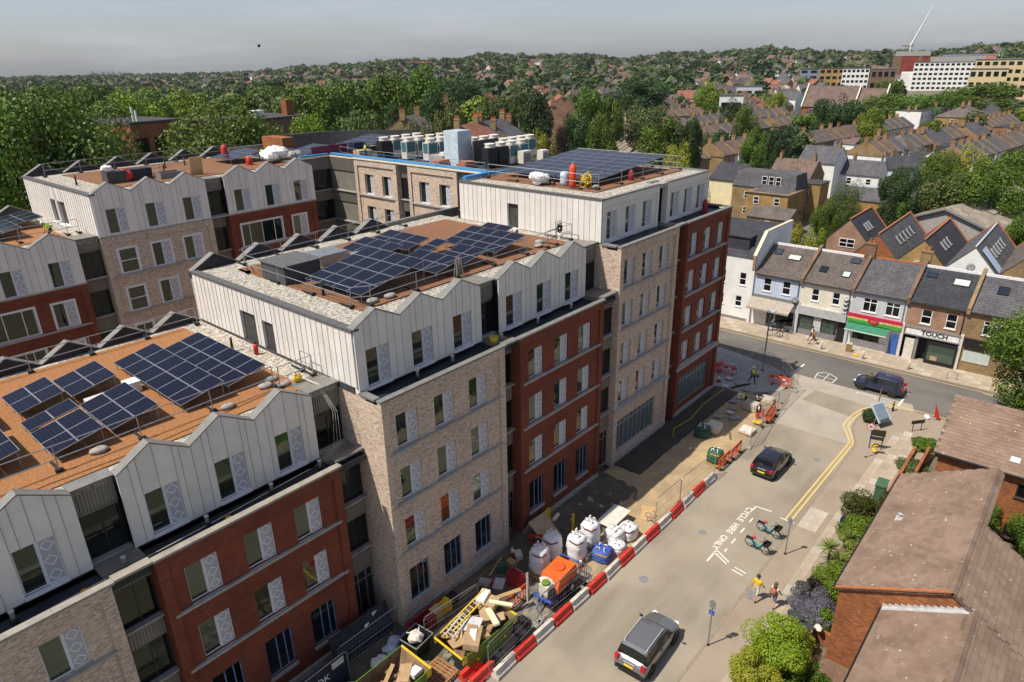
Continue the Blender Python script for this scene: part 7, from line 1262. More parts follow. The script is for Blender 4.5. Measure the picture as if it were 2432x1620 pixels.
# houses beyond the railway, left of the tracks
for k, (px, py, dist, w, rm, wm, lb) in enumerate(((1180, 297, 118, 9, 'roof_slate', 'pink_brick', 'house with a wide terracotta chimney row just past the cooling units'), (1140, 305, 112, 8, 'roof_tile_red', 'stock_brick', 'red-tiled house left of the wide chimney row'), (1225, 305, 120, 8, 'roof_slate', 'yellow_brick', 'slate house right of the wide chimney row'), (1008, 282, 125, 7, 'roof_slate_brown', 'stock_brick', 'brick chimneyed house among the shrubs'), (1170, 232, 330, 22, 'roof_tile_red', 'render_cream', 'long red-roofed houses among the middle trees'), (1345, 250, 215, 14, 'roof_tile_red', 'pink_brick', 'brick school house with steep red gables'), (1365, 230, 240, 16, 'roof_tile_red', 'pink_brick', 'upper wing of the red-gabled school'), (1090, 240, 240, 14, 'roof_tile_red', 'stock_brick', 'red roof between the dark middle trees'))):
    p = at_dist(px, py, dist); g = hill(p.x, p.y); bhouse((p.x, p.y), R(12+k*5), w, 8, max(5, p.z-g-2.6), p.z-g, wm, rm, lb, name='house', chim=((0, .5), (1, .5)) if k != 4 else ((.2, .5), (.5, .5), (.8, .5)), pots=5 if k < 3 else 3, side=False, front=3)
# railway
tr = [(196, 126), (232, 141), (262, 155), (290, 174), (320, 196), (395, 244)]
RT = [Vector((x, y, .5)) for x, y in tr]
m = MB()
for a, b in zip(RT, RT[1:]):
    d = (b-a).normalized(); n = Vector((-d.y, d.x, 0))*5; m.quad(a-n, b-n, b+n, a+n)
struct('railway_ballast', m, 'ballast') if pm('ballast', (.30, .235, .165), .95, var=.2, scale=.4, bump=.3) else 0
for s in (-2.6, -1.1, 1.1, 2.6):
    pts = []
    for i, a in enumerate(RT):
        d = ((RT[min(i+1, 5)]-RT[max(i-1, 0)]).normalized()); pts.append(a+Vector((-d.y, d.x, 0))*s+Vector((0, 0, .18)))
    x = struct('rail', MB().tube(pts, .09, 4), 'c_rust')
# landmark buildings far off
o, h = pxbld(995, 144, 1150, 40, 22, 0, 'pink_brick', 'huge brown brick chapel hall on the wooded hillside', 'hillside_hall', 'church', floors=1, wgap=4, roofm='roof_tile_brown')
o, h = pxbld(2265, 148, 655, 52, 26, 0, 'render_white', 'stepped white office block with rows of windows on the hillside', 'office_block', 'office', floors=6, wgap=3.3); part('step', MB().box(-34, -26, 2, 20, -1, h*.66), 'render_white', o); part('step', MB().box(-42, -34, 4, 20, -1, h*.36), 'render_white', o); part('roof_house', MB().box(-16, 20, 5, 18, h+.4, h+4), 'concrete', o); part('shaded_side', MB().box(26, 44, 1, 30, -1, h+2), 'c_blue_grey_panel', o); part('step_roof', MB().box(-26, -10, 1, 20, h*.999-4, h*.999-3.6), 'concrete', o)  # right side of the white office: its shade is put in as blue-grey colour
o, h = pxbld(2166, 134, 790, 30, 24, 0, 'c_brick_red', 'red clad tower under construction below the crane', 'clad_tower', 'tower', floors=0) if pm('c_brick_red', (.28, .045, .025), .8, var=.25, scale=.15) else 0; part('scaffold_top', MB().box(-14, 15, 1, 20, h+.4, h+4.5), 'concrete', o); part('dark_bay', MB().box(-15.1, -8, -.2, 10, 0, h), 'brown_brick', o); part('dark_bay', MB().box(6, 9, -.3, 4, 0, h), 'brown_brick', o)
p = at_dist(2205, 140, 800); bhouse((p.x, p.y), math.atan2(p.y, p.x)-PI/2, 16, 14, p.z-hill(p.x, p.y), 0, 'c_brick_red', 'roof_felt', 'lower red clad wing beside the tower', flat=True, front=0, side=False, chim=((None, 0),), name='clad_wing', cat='building')
for px, py, dist, w, d, mt, lb, fl, gp in ((1985, 163, 610, 22, 14, 'yellow_brick', 'orange brick office block with a white stair strip', 4, 4), (2034, 163, 600, 18, 14, 'render_white', 'white gridded office block beside the orange one', 5, 3), (2085, 165, 640, 26, 16, 'brown_brick', 'dark brick shops with glass fronts beside the offices', 2, 4), (1923, 165, 640, 14, 12, 'c_blue_grey_panel', 'blue glass office block left of the orange offices', 4, 14), (2395, 142, 560, 34, 20, 'render_buff', 'cream stepped apartment building at the right edge', 5, 4), (2350, 165, 540, 20, 14, 'render_buff', 'lower cream wing of the stepped apartment building', 3, 4), (2290, 128, 720, 30, 14, 'c_blue_grey_panel', 'dark glass office behind the white block', 3, 3), (1880, 176, 700, 36, 14, 'render_white', 'long low white shed before the far trees', 1, 8), (1393, 186, 690, 44, 18, 'render_buff', 'long cream school with hipped roof in the middle distance', 2, 4), (1040, 174, 760, 26, 14, 'lilac', 'lilac retail shed among the middle trees', 1, 8), (850, 180, 800, 30, 14, 'orange_brick', 'red brick flats with white frames beyond the park trees', 3, 5), (1065, 172, 740, 9, 9, 'brown_brick', 'dark brick tower beside the lilac shed', 3, 4), (1330, 198, 560, 22, 14, 'c_lead', 'grey hall roof above the red-gabled school', 1, 8), (1480, 196, 640, 16, 12, 'render_white', 'white building at the end of the railway', 2, 4), (1738, 228, 330, 10, 7, 'render_white', 'small white building beyond the terrace rows', 1, 4), (1780, 206, 470, 15, 8, 'render_grey', 'pale flat building among the terrace roofs', 1, 5), (2245, 228, 360, 9, 8, 'render_white', 'white gable among the right trees', 1, 4)):
    if mt == 'lilac' and 'lilac' not in MAT: pm('lilac', (.45, .36, .52), .7)
    pxbld(px, py, dist, w, d, 0, mt, lb, 'far_building', 'building', floors=fl, wgap=gp, roofm='roof_slate' if fl < 3 else 'roof_felt')
# crane
p = at_dist(2158, 134, 795); CR = thing('tower_crane', 'white luffing tower crane above the red clad tower', 'crane', (p.x, p.y, p.z), R(-79))
part('mast', MB().box(-.6, .6, -.6, .6, -6, 10), 'c_off_white', CR); part('jib', MB().tube([(0, 0, 9), (13, 0, 44)], [.9, .35], 4), 'c_white', CR); part('counter_jib', MB().tube([(0, 0, 9), (-7, 0, 10)], .8, 4), 'c_grey', CR); part('a_frame', MB().tube([(0, 0, 9), (-3, 0, 18), (-6.5, 0, 10)], .3, 4), 'c_off_white', CR); part('pendant', MB().tube([(-3, 0, 18), (9.5, 0, 34)], .09, 3), 'c_grey', CR); part('cab', MB().box(.8, 2.6, -1.2, .6, 8, 10.2), 'c_grey', CR)
# tower blocks on the far left horizon
for k, (px, h) in enumerate(((218, 30), (229, 24), (243, 26), (255, 28), (268, 29), (283, 26), (295, 25), (307, 24))):
    p = at_dist(px, 183, 5200); b = thing('far_tower', '%s tower block from the left on the far horizon' % ['first', 'second', 'third', 'fourth', 'fifth', 'sixth', 'seventh', 'eighth'][k], 'tower block', (p.x, p.y, p.z-4), YAW, 'tower blocks on the horizon'); part('wall', MB().box(-9, 9, -11, 11, 0, h+6), 'c_far_tower', b) if 'c_far_tower' in MAT or pm('c_far_tower', (.32, .33, .36), .9) else 0; part('roof_house', MB().box(-4, 4, -4, 4, h+6, h+10), 'c_far_tower', b)
# far houses, one mass
FH = MB(); mats = ['stock_brick', 'render_white', 'render_cream', 'pink_brick', 'render_pink', 'roof_slate', 'roof_tile_red', 'roof_tile_brown', 'roof_slate_brown']; rf = random.Random(5)
def fhouse(x, y, w, d, h, r, rz):
    z = hill(x, y); c, s = math.cos(rz), math.sin(rz); T = lambda a, b, cc: (x+a*c-b*s, y+a*s+b*c, z+cc); FH.mi = rf.choice((0, 0, 1, 2, 3, 3, 2, 4))
    FH.add([T(*q) for q in ((0, 0, -2), (w, 0, -2), (w, d, -2), (0, d, -2), (0, 0, h), (w, 0, h), (w, d, h), (0, d, h), (0, d/2, h+r), (w, d/2, h+r))], [(0, 1, 5, 4), (1, 2, 6, 9, 5), (2, 3, 7, 6), (3, 0, 4, 8, 7)])
    FH.mi = rf.choice((5, 5, 8, 8, 7, 7, 6)); e = .3; FH.add([T(*q) for q in ((-e, -e, h-.2), (w+e, -e, h-.2), (w+e, d/2, h+r+.15), (-e, d/2, h+r+.15), (w+e, d+e, h-.2), (-e, d+e, h-.2))], [(0, 1, 2, 3), (3, 2, 4, 5)])
    FH.mi = 0; cx = rf.uniform(.1, .9)*w; FH.add([T(cx+i, d/2+j, k) for k in (h+r-.6, h+r+1.3) for i, j in ((-.35, -.5), (.35, -.5), (.35, .5), (-.35, .5))], [(0, 1, 5, 4), (1, 2, 6, 5), (2, 3, 7, 6), (3, 0, 4, 7), (4, 5, 6, 7)])
for x, y, fl in faru:
    if x > 400 and y < 110: continue
    fhouse(x, y, 5.4, 8.5, 6, 2.6, A8)
FARPTS = []
for k in range(1050):
    a = R(rf.uniform(2, 70)); d = rf.uniform(400, 1900)**1.; x, y = d*math.cos(a), d*math.sin(a)
    if math.degrees(a) > 56 and rf.random() < .75: continue
    if d < 520 and math.degrees(a) > 28 and rf.random() < .6: continue
    if d < 690 and math.degrees(a) < 16: continue
    n = rf.choice((1, 1, 2, 4, 6)); rz = rf.choice((A8, A8+PI/2, rf.uniform(0, 3))); w = rf.uniform(6, 10)
    for i in range(n): fhouse(x+i*w*math.cos(rz), y+i*w*math.sin(rz), w*.98, rf.uniform(8, 11), rf.uniform(5, 9), rf.uniform(2.5, 4), rz)
for k in range(90):
    a = R(rf.uniform(56, 80)); d = rf.uniform(350, 2200); fhouse(d*math.cos(a), d*math.sin(a), rf.uniform(9, 26), rf.uniform(9, 14), rf.uniform(5, 9), rf.uniform(1, 3), rf.uniform(0, 3))
ob = link('far_houses', FH.mesh('far_houses', mats)); ob['kind'] = 'stuff'; ob['label'] = 'mass of small houses on the far slopes'; ob['category'] = 'houses'
# ---------------------------------------------------------------- vehicles
def wheel(parent, x, y, r, w=.2):
    o = link('wheel', MB().lathe([(r*.62, -w/2), (r*.95, -w/2), (r, -w/2+.03), (r, w/2-.03), (r*.95, w/2), (r*.62, w/2)], 20).mesh('wheel', 'rubber', True), parent, (x, y, r), rot=(PI/2, 0, 0))
    m = MB().lathe([(r*.62, -w/2+.01), (r*.62, w/2-.01)], 20); link('rim', m.mesh('rim', 'c_grey'), o)
    s = MB(); sd_ = -1 if y > 0 else 1
    for k in range(5): a = 2*PI*k/5; s.add([(r*.08*math.cos(a+1.57), r*.08*math.sin(a+1.57), sd_*(w/2-.005)), (r*.62*math.cos(a+.13), r*.62*math.sin(a+.13), sd_*(w/2-.005)), (r*.62*math.cos(a-.13), r*.62*math.sin(a-.13), sd_*(w/2-.005)), (r*.08*math.cos(a-1.57), r*.08*math.sin(a-1.57), sd_*(w/2-.005))], [(0, 1, 2, 3)])
    s.lathe([(r*.14, sd_*(w/2-.02)), (r*.14, sd_*(w/2))], 8); link('spokes', s.mesh('spokes', 'alu'), o)
def car(label, loc, rz, paint, L_, W_, H_, suv=False, rails=False):
    o = thing('car', label, 'car', loc, rz); h = H_; k = L_/4.; w = W_/2; zb = .24 if suv else .19
    rs = -1.62 if suv else -1.5
    st = [(-2.0, .36, .58, .80, .60, 0), (-1.96, zb+.06, .80, .93, .84, 0), (-1.88, zb, .92, .975, .97, 0), (rs-.12, zb, .97, .99, 1.06, 1), (rs, zb, .98, 1., h-.10, 1), (rs+.2, zb, .98, 1., h-.03, 1), (-.75, zb, .97, 1., h, 1), (-.55, zb, .965, 1., h, 1), (.05, zb, .955, 1., h-.01, 1), (.15, zb, .95, 1., h-.02, 1), (.42, zb, .94, .995, h-.09, 1), (1.0, zb, .93, .985, .97 if not suv else 1.02, 1), (1.08, zb, .92, .98, .965 if not suv else 1.01, 0), (1.55, zb, .84, .955, .87 if not suv else .93, 0), (1.82, zb+.03, .74, .88, .76 if not suv else .84, 0), (1.95, zb+.08, .62, .76, .64 if not suv else .68, 0), (2.0, .36, .5, .62, .52, 0)]
    pts = []
    for x, zl, zs, hf, zt, gh in st:
        hw = w*hf; x *= k; q = hw*.78 if gh else hw*.80
        if gh: P = [(0, zl), (hw*.86, zl), (hw*.985, zl+.2), (hw, (zl+zs)*.55), (hw*.975, zs-.04), (hw*.955, zs), (hw*.955+(q-hw*.955)*(min(1, max(0, (zt-zs-.05)/(h-zs-.05)))), max(zt-.09, zs+.01)), (q*.88*(1 if zt > 1.2 else 1.05), max(zt-.015, zs+.015)), (0, zt+.02)]
        else: P = [(0, zl), (hw*.86, zl), (hw*.985, zl+(zs-zl)*.3), (hw, zl+(zs-zl)*.6), (hw*.985, zs-.04), (hw*.95, zs), (hw*.8, (zs+zt)/2+.01), (hw*.5, zt), (0, zt+.02)]
        pts.append([(x, y, z) for y, z in P])
    body, ws, rw, sl_, sr_ = MB(), MB(), MB(), MB(), MB(); n = 9; trim = MB()
    for i in range(len(st)-1):
        for j in range(n-1):
            for s in (1, -1):
                a, b, c, d = pts[i][j], pts[i+1][j], pts[i+1][j+1], pts[i][j+1]; q = [(v[0], v[1]*s, v[2]) for v in (a, b, c, d)]; q = q if s < 0 else q[::-1]
                gh = st[i][5] and st[i+1][5]; t = body
                if gh and i == 10 and j >= 6: t = ws
                elif gh and i == 3 and j >= 6: t = rw
                elif gh and j == 5 and i in (5, 6, 8, 9, 4, 7) and i != 7: t = sl_ if s > 0 else sr_
                elif gh and j == 5 and i in (10, 7, 3): part('pillar', MB().quad(*q), 'black_plastic', o); continue
                elif j <= 1: t = trim
                t.quad(*q)
    part('body', body, paint, o, True); part('lower_trim', trim, 'black_plastic', o, True); part('windscreen', ws, 'car_glass', o, True); part('rear_window', rw, 'car_glass', o, True); part('side_windows', sl_, 'car_glass', o, True); part('side_windows', sr_, 'car_glass', o, True)
    for s in (1, -1):
        part('tail_lamp', MB().obox((-1.93*k, s*w*.80, .86 if not suv else .95), (.16, .2, .3 if suv else .2), s*-.25), 'tail_red', o); part('headlamp', MB().obox((1.83*k, s*w*.66, .64 if not suv else .72), (.2, .3, .14), s*-.45), 'lamp_clear', o)
        m = MB().ball((.95*k, s*(w+.10), 1.0 if not suv else 1.08), .11, 8, (.6, 1., .75)); m.tube([(.95*k, s*w*.95, .98 if not suv else 1.05), (.95*k, s*(w+.05), .99 if not suv else 1.06)], .03, 5); part('mirror', m, paint if not suv else 'black_plastic', o, True)
        part('door_handle', MB().box(-.35*k, -.15*k, s*w*.99-.015, s*w*.99+.015, .82, .86), 'black_plastic', o)
        if rails: part('roof_rail', MB().tube([(-1.5*k, s*w*.68, h-.08), (-1.3*k, s*w*.70, h+.03), (.2*k, s*w*.70, h+.02), (.4*k, s*w*.69, h-.08)], .022, 6), 'c_silver' if paint == 'car_grey' else 'black_plastic', o)
        for x in (-1.26*k, 1.26*k): wheel(o, x, s*(w-.09), .33 if not suv else .35, .21); part('wheel_arch', MB().torus((x, s*(w-.005), .35), .39, .03, 'Y', 20, 5), 'black_plastic', o)
    part('number_plate', MB().box(-2.035*k, -2.005*k, -.26, .26, .55 if not suv else .70, .66 if not suv else .81), 'plate_yellow', o); part('front_plate', MB().box(1.995*k, 2.02*k, -.26, .26, .36, .47), 'c_white', o); part('rear_bumper', MB().obox((-1.97*k, 0, .42), (.12, w*1.72, .2)), 'black_plastic' if suv else paint, o)
    part('wiper', MB().tube([(-1.78*k, 0, 1.0 if not suv else 1.05), (-1.68*k, .28, 1.13 if not suv else 1.2)], .012, 4), 'black_plastic', o); part('aerial', MB().tube([(rs*k+.25, 0, h), (rs*k+.1, 0, h+.2)], .01, 4), 'black_plastic', o); part('tailgate_trim', MB().obox((-1.99*k, 0, .86 if not suv else .93), (.03, .6, .03)), 'c_silver', o); part('grille', MB().obox((1.96*k, 0, .52), (.1, w*1.1, .1)), 'black_plastic', o)
car('metallic grey estate car with roof rails driving past the skips', (24.95, 12.65, 0), R(2.5), 'car_grey', 4.25, 1.82, 1.66, True, True)
car('glossy black hatchback seen from behind in the side street', (46.2, 14.4, 0), R(-1), 'car_black', 4.05, 1.8, 1.48)
car('dark blue people carrier passing on the main road', (65.2, 11.75, .01), PI/2, 'car_blue', 4.2, 1.78, 1.62, True, True)
def bike(name, label, loc, rz, fm, basket=False, grp=None, lean=0.):
    o = thing(name, label, 'bicycle', loc, rz, grp); o.rotation_euler = (lean, 0, rz); r = .33
    for x in (-.53, .53):
        wl = link('wheel', MB().torus((0, 0, 0), r-.025, .025, 'Y', 24, 6).mesh('wheel', 'rubber', True), o, (x, 0, r)); s = MB()
        for k in range(10): a = 2*PI*k/10; s.tube([(0, 0, 0), ((r-.03)*math.cos(a), 0, (r-.03)*math.sin(a))], .004, 3, False)
        s.lathe([(.04, -.05), (.04, .05)], 8); link('spokes', s.mesh('spokes', 'c_silver'), wl); link('mudguard', MB().add([((r+.03)*math.cos(t), y, (r+.03)*math.sin(t)) for t in [R(20+20*i) for i in range(8)] for y in (-.04, .04)], [(2*i, 2*i+1, 2*i+3, 2*i+2) for i in range(7)]).mesh('mudguard', 'c_black' if basket else 'c_grey'), wl)
    part('frame', MB().tube([(-.53, 0, r), (-.08, 0, .3), (.12, 0, .38), (.4, 0, .82), (.44, 0, .95)], .045 if basket else .022, 8).tube([(-.08, 0, .3), (-.2, 0, .85)], .035 if basket else .02, 8).tube([(-.53, 0, r), (-.17, 0, .7)], .018, 6).tube([(.4, 0, .85), (.53, 0, r)], .028, 6), fm, o, True)
    part('saddle', MB().ball((-.23, 0, .92), .14, 8, (1.1, .65, .35)), 'c_red' if basket else 'c_black', o, True); part('handlebar', MB().tube([(.3, -.3, 1.05), (.42, -.15, 1.06), (.44, 0, 1.0), (.42, .15, 1.06), (.3, .3, 1.05)], .02, 6), 'c_black', o); part('crank', MB().lathe([(.09, -.02), (.09, .02)], 12, (-.08, 0, .3)), 'c_black', o); part('pedal', MB().box(-.02, .08, .08, .18, .14, .17).box(-.22, -.12, -.18, -.08, .42, .45), 'c_black', o); part('kickstand', MB().tube([(-.2, .03, .3), (-.3, .2, .0)], .012, 5), 'c_black', o)
    if basket: part('front_basket', MB().add([(.5, -.2, .75), (.8, -.2, .78), (.8, .2, .78), (.5, .2, .75), (.48, -.24, 1.), (.86, -.24, 1.02), (.86, .24, 1.02), (.48, .24, 1.)], [(0, 3, 2, 1), (0, 1, 5, 4), (1, 2, 6, 5), (2, 3, 7, 6), (3, 0, 4, 7)]), 'c_black', o); part('battery_rack', MB().box(-.75, -.3, -.1, .1, .68, .74), 'c_black', o)
bike('hire_bicycle', 'turquoise hire bicycle farther up the street in the cycle bay', (38.3, 11.5, .0), -PI/2-.15, 'c_turquoise', True, 'hire bicycles in the marked bay', .1); bike('hire_bicycle', 'turquoise hire bicycle nearer the walking couple in the cycle bay', (36.35, 11.45, 0), -PI/2-.15, 'c_turquoise', True, 'hire bicycles in the marked bay', .1)
bike('bicycle', 'old bicycle leaning on a rack before the pale blue shop', (72.1, 24.2, .11), PI/2+.3, 'c_rope', lean=.12); bike('bicycle', 'dark bicycles in the awning shadow of the pale blue shop', (74.0, 23.7, .11), PI/2, 'c_black')
# ---------------------------------------------------------------- people
def person(label, loc, rz, shirt, sleeve, legs, shin='skin', shoe='c_black', stride=.25, arm=.3, bend=0., kneel=False, height=1.74, hair='c_hair', helmet=False, long_hair=False, bag=False, vest_label=None):
    s = height/1.74; o = thing('person', label, 'person', loc, rz); V = []; E_ = []; B = []                # B: body region of each bone
    def v(x, y, z, r): V.append((x*s, y*s, z*s, r*s)); return len(V)-1
    def e(a, b, t): E_.append((a, b)); B.append(t)
    cb, sb = math.cos(bend), math.sin(bend); ph = .52 if kneel else .93
    def U(x, y, z):                                                  # upper body leans forward by bend about the pelvis
        return (x*cb+(z-.93)*sb, y, ph+(z-.93)*cb-x*sb)
    pel = v(0, 0, ph, .135); wa = v(*U(0, 0, 1.08), .125); ch = v(*U(.01, 0, 1.28), .15); nb = v(*U(0, 0, 1.42), .075); nk = v(*U(.01, 0, 1.48), .055); hd = v(*U(.03, 0, 1.58), .088); ht = v(*U(.03, 0, 1.69), .078); ns = v(*U(.12, 0, 1.60), .018)
    e(pel, wa, 'legs'); e(wa, ch, 'shirt'); e(ch, nb, 'shirt'); e(nb, nk, 'skin'); e(nk, hd, 'skin'); e(hd, ht, 'skin'); e(hd, ns, 'skin')
    for sd_, f in ((1, 1), (-1, -1)):
        hp = v(0, sd_*.095, ph-.06, .10)
        if kneel: kn = v(.32, sd_*.12, .30 if sd_ > 0 else .12, .065); an = v(.05 if sd_ > 0 else -.15, sd_*.11, .07, .045); to = v(.2 if sd_ > 0 else -.05, sd_*.11, .04, .035)
        else:
            st = f*stride; kn = v(st*.5+.05, sd_*.1, .50, .065); an = v(st-.02-(0 if f > 0 else .06), sd_*.1, .09+(0 if f > 0 else abs(stride)*.18), .045); to = v(st+.15-(0 if f > 0 else .05), sd_*.105, .04+(0 if f > 0 else .02), .038)
        e(pel, hp, 'legs'); e(hp, kn, 'legs'); e(kn, an, 'shin'); e(an, to, 'shoe')
        sh = v(*U(0, sd_*.19, 1.39), .065)
        if bend > .5: el = v(*U(.22, sd_*.22, 1.22), .045); wr = v(*U(.45, sd_*.16, 1.12), .034)
        else: el = v(*U(-f*arm*.25, sd_*.25, 1.12), .046); wr = v(*U(-f*arm*.6+.08, sd_*.26, .90), .034)
        e(ch, sh, 'shirt'); e(sh, el, 'sleeve'); e(el, wr, 'skin'); w0 = Vector(V[wr][:3])/s; d = (w0-Vector(V[el][:3])/s).normalized()
        pa = v(*(w0+d*.07), .03); e(wr, pa, 'skin'); ax = Vector((1, 0, 0)) if abs(d.x) < .8 else Vector((0, 0, 1)); si = d.cross(ax).normalized(); fo = si.cross(d).normalized()
        for q, (off, ln_) in enumerate(((-.028, .065), (-.01, .08), (.009, .085), (.026, .07))):
            a = v(*(w0+d*.085+fo*off), .0095); b = v(*(w0+d*(.085+ln_*.55)+fo*off*1.1+si*.006), .009); c = v(*(w0+d*(.085+ln_)+fo*off*1.1+si*.025), .0075); e(pa, a, 'skin'); e(a, b, 'skin'); e(b, c, 'skin')
        a = v(*(w0+d*.04+fo*.04), .011); b = v(*(w0+d*.08+fo*.058+si*.015), .009); e(wr, a, 'skin'); e(a, b, 'skin')
    me = bpy.data.meshes.new('figure'); me.from_pydata([p[:3] for p in V], E_, []); ob = bpy.data.objects.new('figure', me); COL.objects.link(ob); sk = ob.modifiers.new('s', 'SKIN'); sk.use_smooth_shade = True; ss = ob.modifiers.new('u', 'SUBSURF'); ss.levels = ss.render_levels = 1
    for i, d in enumerate(me.skin_vertices[0].data): d.radius = (V[i][3]*(1.0), V[i][3]*(1.25 if i in (1, 2) else 1.)); d.use_root = (i == 0)
    dg = bpy.context.evaluated_depsgraph_get(); nm = bpy.data.meshes.new_from_object(ob.evaluated_get(dg)); bpy.data.objects.remove(ob); nm.materials.clear(); reg = {'shirt': 0, 'sleeve': 1, 'legs': 2, 'shin': 3, 'shoe': 4, 'skin': 5}
    for q in (shirt, sleeve, legs, shin, shoe, 'c_skin'): nm.materials.append(MAT['c_skin' if q == 'skin' else q])
    P3 = [Vector(p[:3]) for p in V]
    for f in nm.polygons:
        c = f.center; best = (9, 0)
        for (a, b), t in zip(E_, B):
            ab = P3[b]-P3[a]; tt = max(0, min(1, (c-P3[a]).dot(ab)/max(ab.length_squared, 1e-9))); dd = (c-P3[a]-ab*tt).length-(V[a][3]*(1-tt)+V[b][3]*tt)
            if dd < best[0]: best = (dd, reg[t])
        f.material_index = best[1]; f.use_smooth = True
    link('body', nm, o); hc = Vector(U(.02, 0, 1.645))*s
    if helmet: part('helmet', MB().lathe([(.15, -.01), (.125, .015), (.12, .06), (.085, .115), (.02, .13)], 14, hc+Vector((0, 0, .02))), 'c_white', o, True)
    else:
        part('hair', MB().ball(hc+Vector((-.02, 0, .03)), .112*s, 10, (1.02, 1, .95), .05), hair, o, True)
        if long_hair: part('hair_length', MB().ball(hc+Vector((-.09, 0, -.16)), .12*s, 8, (.55, .95, 1.9), .08), hair, o, True)
    for sy in (-1, 1): part('eye', MB().ball(Vector(U(.115, sy*.033, 1.625))*s, .012, 6), 'c_black', o); part('ear', MB().ball(Vector(U(.03, sy*.092, 1.6))*s, .025, 6, (.6, .5, 1.2)), 'c_skin', o)
    part('mouth', MB().obox(Vector(U(.118, 0, 1.55))*s, (.01, .045, .012)), 'c_dark_red', o)
    if bag: part('backpack', MB().ball(Vector(U(-.18, 0, 1.22))*s, .2, 10, (.55, .8, 1.05), .04), 'c_terracotta', o, True); [part('strap', MB().tube([Vector(U(-.12, sy*.1, 1.38))*s, Vector(U(.05, sy*.11, 1.46))*s, Vector(U(.15, sy*.1, 1.3))*s, Vector(U(-.1, sy*.12, 1.1))*s], .018, 5), 'c_terracotta', o) for sy in (-1, 1)]
    return o
person('walker in a bright yellow shirt and pale shorts on the right pavement', (32.0, 9.75, .12), PI+PI+.0-.15+0, 'c_yellow', 'c_yellow', 'c_off_white', stride=.3, height=1.78)
person('walker with long brown hair, brown backpack and denim shorts on the right pavement', (32.1, 8.78, .12), -.1, 'c_off_white', 'c_skin', 'c_denim', stride=.28, height=1.7, hair='c_hair_brown', long_hair=True, bag=True, shoe='c_white')
person('worker in hi-vis vest and white helmet walking on the new slabs', (59.2, 21.4, .08), -PI/2-.4, 'c_hi_vis', 'c_black', 'c_black', shin='c_black', stride=.3, helmet=True)
person('worker in hi-vis vest bending over the unfinished pavement', (54.4, 20.0, .12), PI*.8, 'c_hi_vis', 'c_hi_vis', 'c_black', shin='c_black', stride=.15, bend=1.2, helmet=True)
person('worker crouching among the pale slab stacks', (55.2, 19.1, .12), PI, 'c_off_white', 'c_off_white', 'c_black', shin='c_black', kneel=True, bend=.5)
person('worker in hi-vis vest kneeling on the rear low roof', (15.6, 59.4, 17.36), PI, 'c_hi_vis', 'c_hi_vis', 'c_navy', shin='c_navy', kneel=True, bend=.7, helmet=True)
person('worker in hi-vis jacket bending at the white bags on the rear roof', (35.2, 62.3, 20.4), -PI/2, 'c_hi_vis', 'c_hi_vis', 'c_navy', shin='c_navy', bend=1.1)
person('worker in hi-vis vest standing at the blue edge tape of the courtyard wing', (42.9, 56.2, 20.1), -.6, 'c_hi_vis', 'c_hi_vis', 'c_navy', shin='c_navy', stride=.1)
person('pedestrian in white shirt passing the cream shop', (73.2, 20.6, .12), PI/2, 'c_white', 'c_white', 'c_black', stride=.3); person('pedestrian in dark clothes jogging past the cream shop', (72.4, 20.1, .12), PI/2+.2, 'c_orange', 'c_skin', 'c_black', stride=.38, bend=.25)
# ---------------------------------------------------------------- street furniture
def post(label, x, y, h, top=None, mat='c_grey', r=.04, name='sign_post', cat='sign post', z=.11):
    o = thing(name, label, cat, (x, y, z)); part('pole', MB().tube([(0, 0, 0), (0, 0, h)], r, 8), mat, o); part('base', MB().lathe([(r*1.6, 0), (r*1.6, .12)], 10), 'c_black', o); return o
o = post('grey post with small parking plates near the grey car', 27.2, 10.35, 3.1); part('plate', MB().box(-.02, .02, -.16, .16, 2.55, 3.0), 'c_grey', o); part('plate', MB().box(-.02, .02, -.14, .14, 2.1, 2.4), 'c_blue', o)
o = post('grey post with a small plate beside the hire bicycles', 36.95, 9.9, 2.75); part('plate', MB().box(-.02, .02, -.14, .14, 2.35, 2.7), 'c_grey', o)
o = post('tall post carrying the round twenty limit sign', 52.0, 9.3, 3.0, mat='c_silver'); sg = link('limit_sign', MB().lathe([(.3, 0), (.3, .02)], 24).mesh('limit_sign', 'c_red'), o, (-.06, .02, 2.72), rot=(0, -PI/2, 0)); link('sign_face', MB().lathe([(.235, .021), (.235, .024)], 24).mesh('sign_face', 'c_white'), sg); t = link('lettering', textmesh('20', .32, 'c_black', .002, bold=.01), o, (-.09, .02, 2.72), rot=(PI/2, 0, -PI/2))
o = thing('street_name_sign', 'dark two-board street sign on posts behind the limit sign', 'street sign', (53.8, 9.1, .11), -PI/2+.3); [part('post', MB().tube([(x, 0, 0), (x, 0, 1.75)], .035, 6), 'c_black', o) for x in (-.42, .42)]; part('board', MB().box(-.55, .55, -.03, .0, 1.15, 1.7), 'c_board', o) if pm('c_board', (.035, .035, .028), .6) else 0; part('board', MB().box(-.5, .5, -.03, 0, .8, 1.08), 'c_board', o)
o = thing('street_name_sign', 'low dark street name plate on two posts near the corner house', 'street sign', (58.9, 7.25, .11), -PI/2+.9); [part('post', MB().tube([(x, 0, 0), (x, 0, .85)], .03, 6), 'c_black', o) for x in (-.4, .4)]; part('board', MB().box(-.6, .6, -.03, .03, .7, 1.0), 'c_board', o)
o = thing('bollard', 'black bollard with yellow bands at the road corner', 'bollard', (61.4, 9.65, .11)); part('post', MB().lathe([(.08, 0), (.075, .9), (.04, .95)], 10), 'c_black', o, True); [part('band', MB().lathe([(.083, z), (.083, z+.08)], 10), 'c_yellow', o) for z in (.45, .78)]
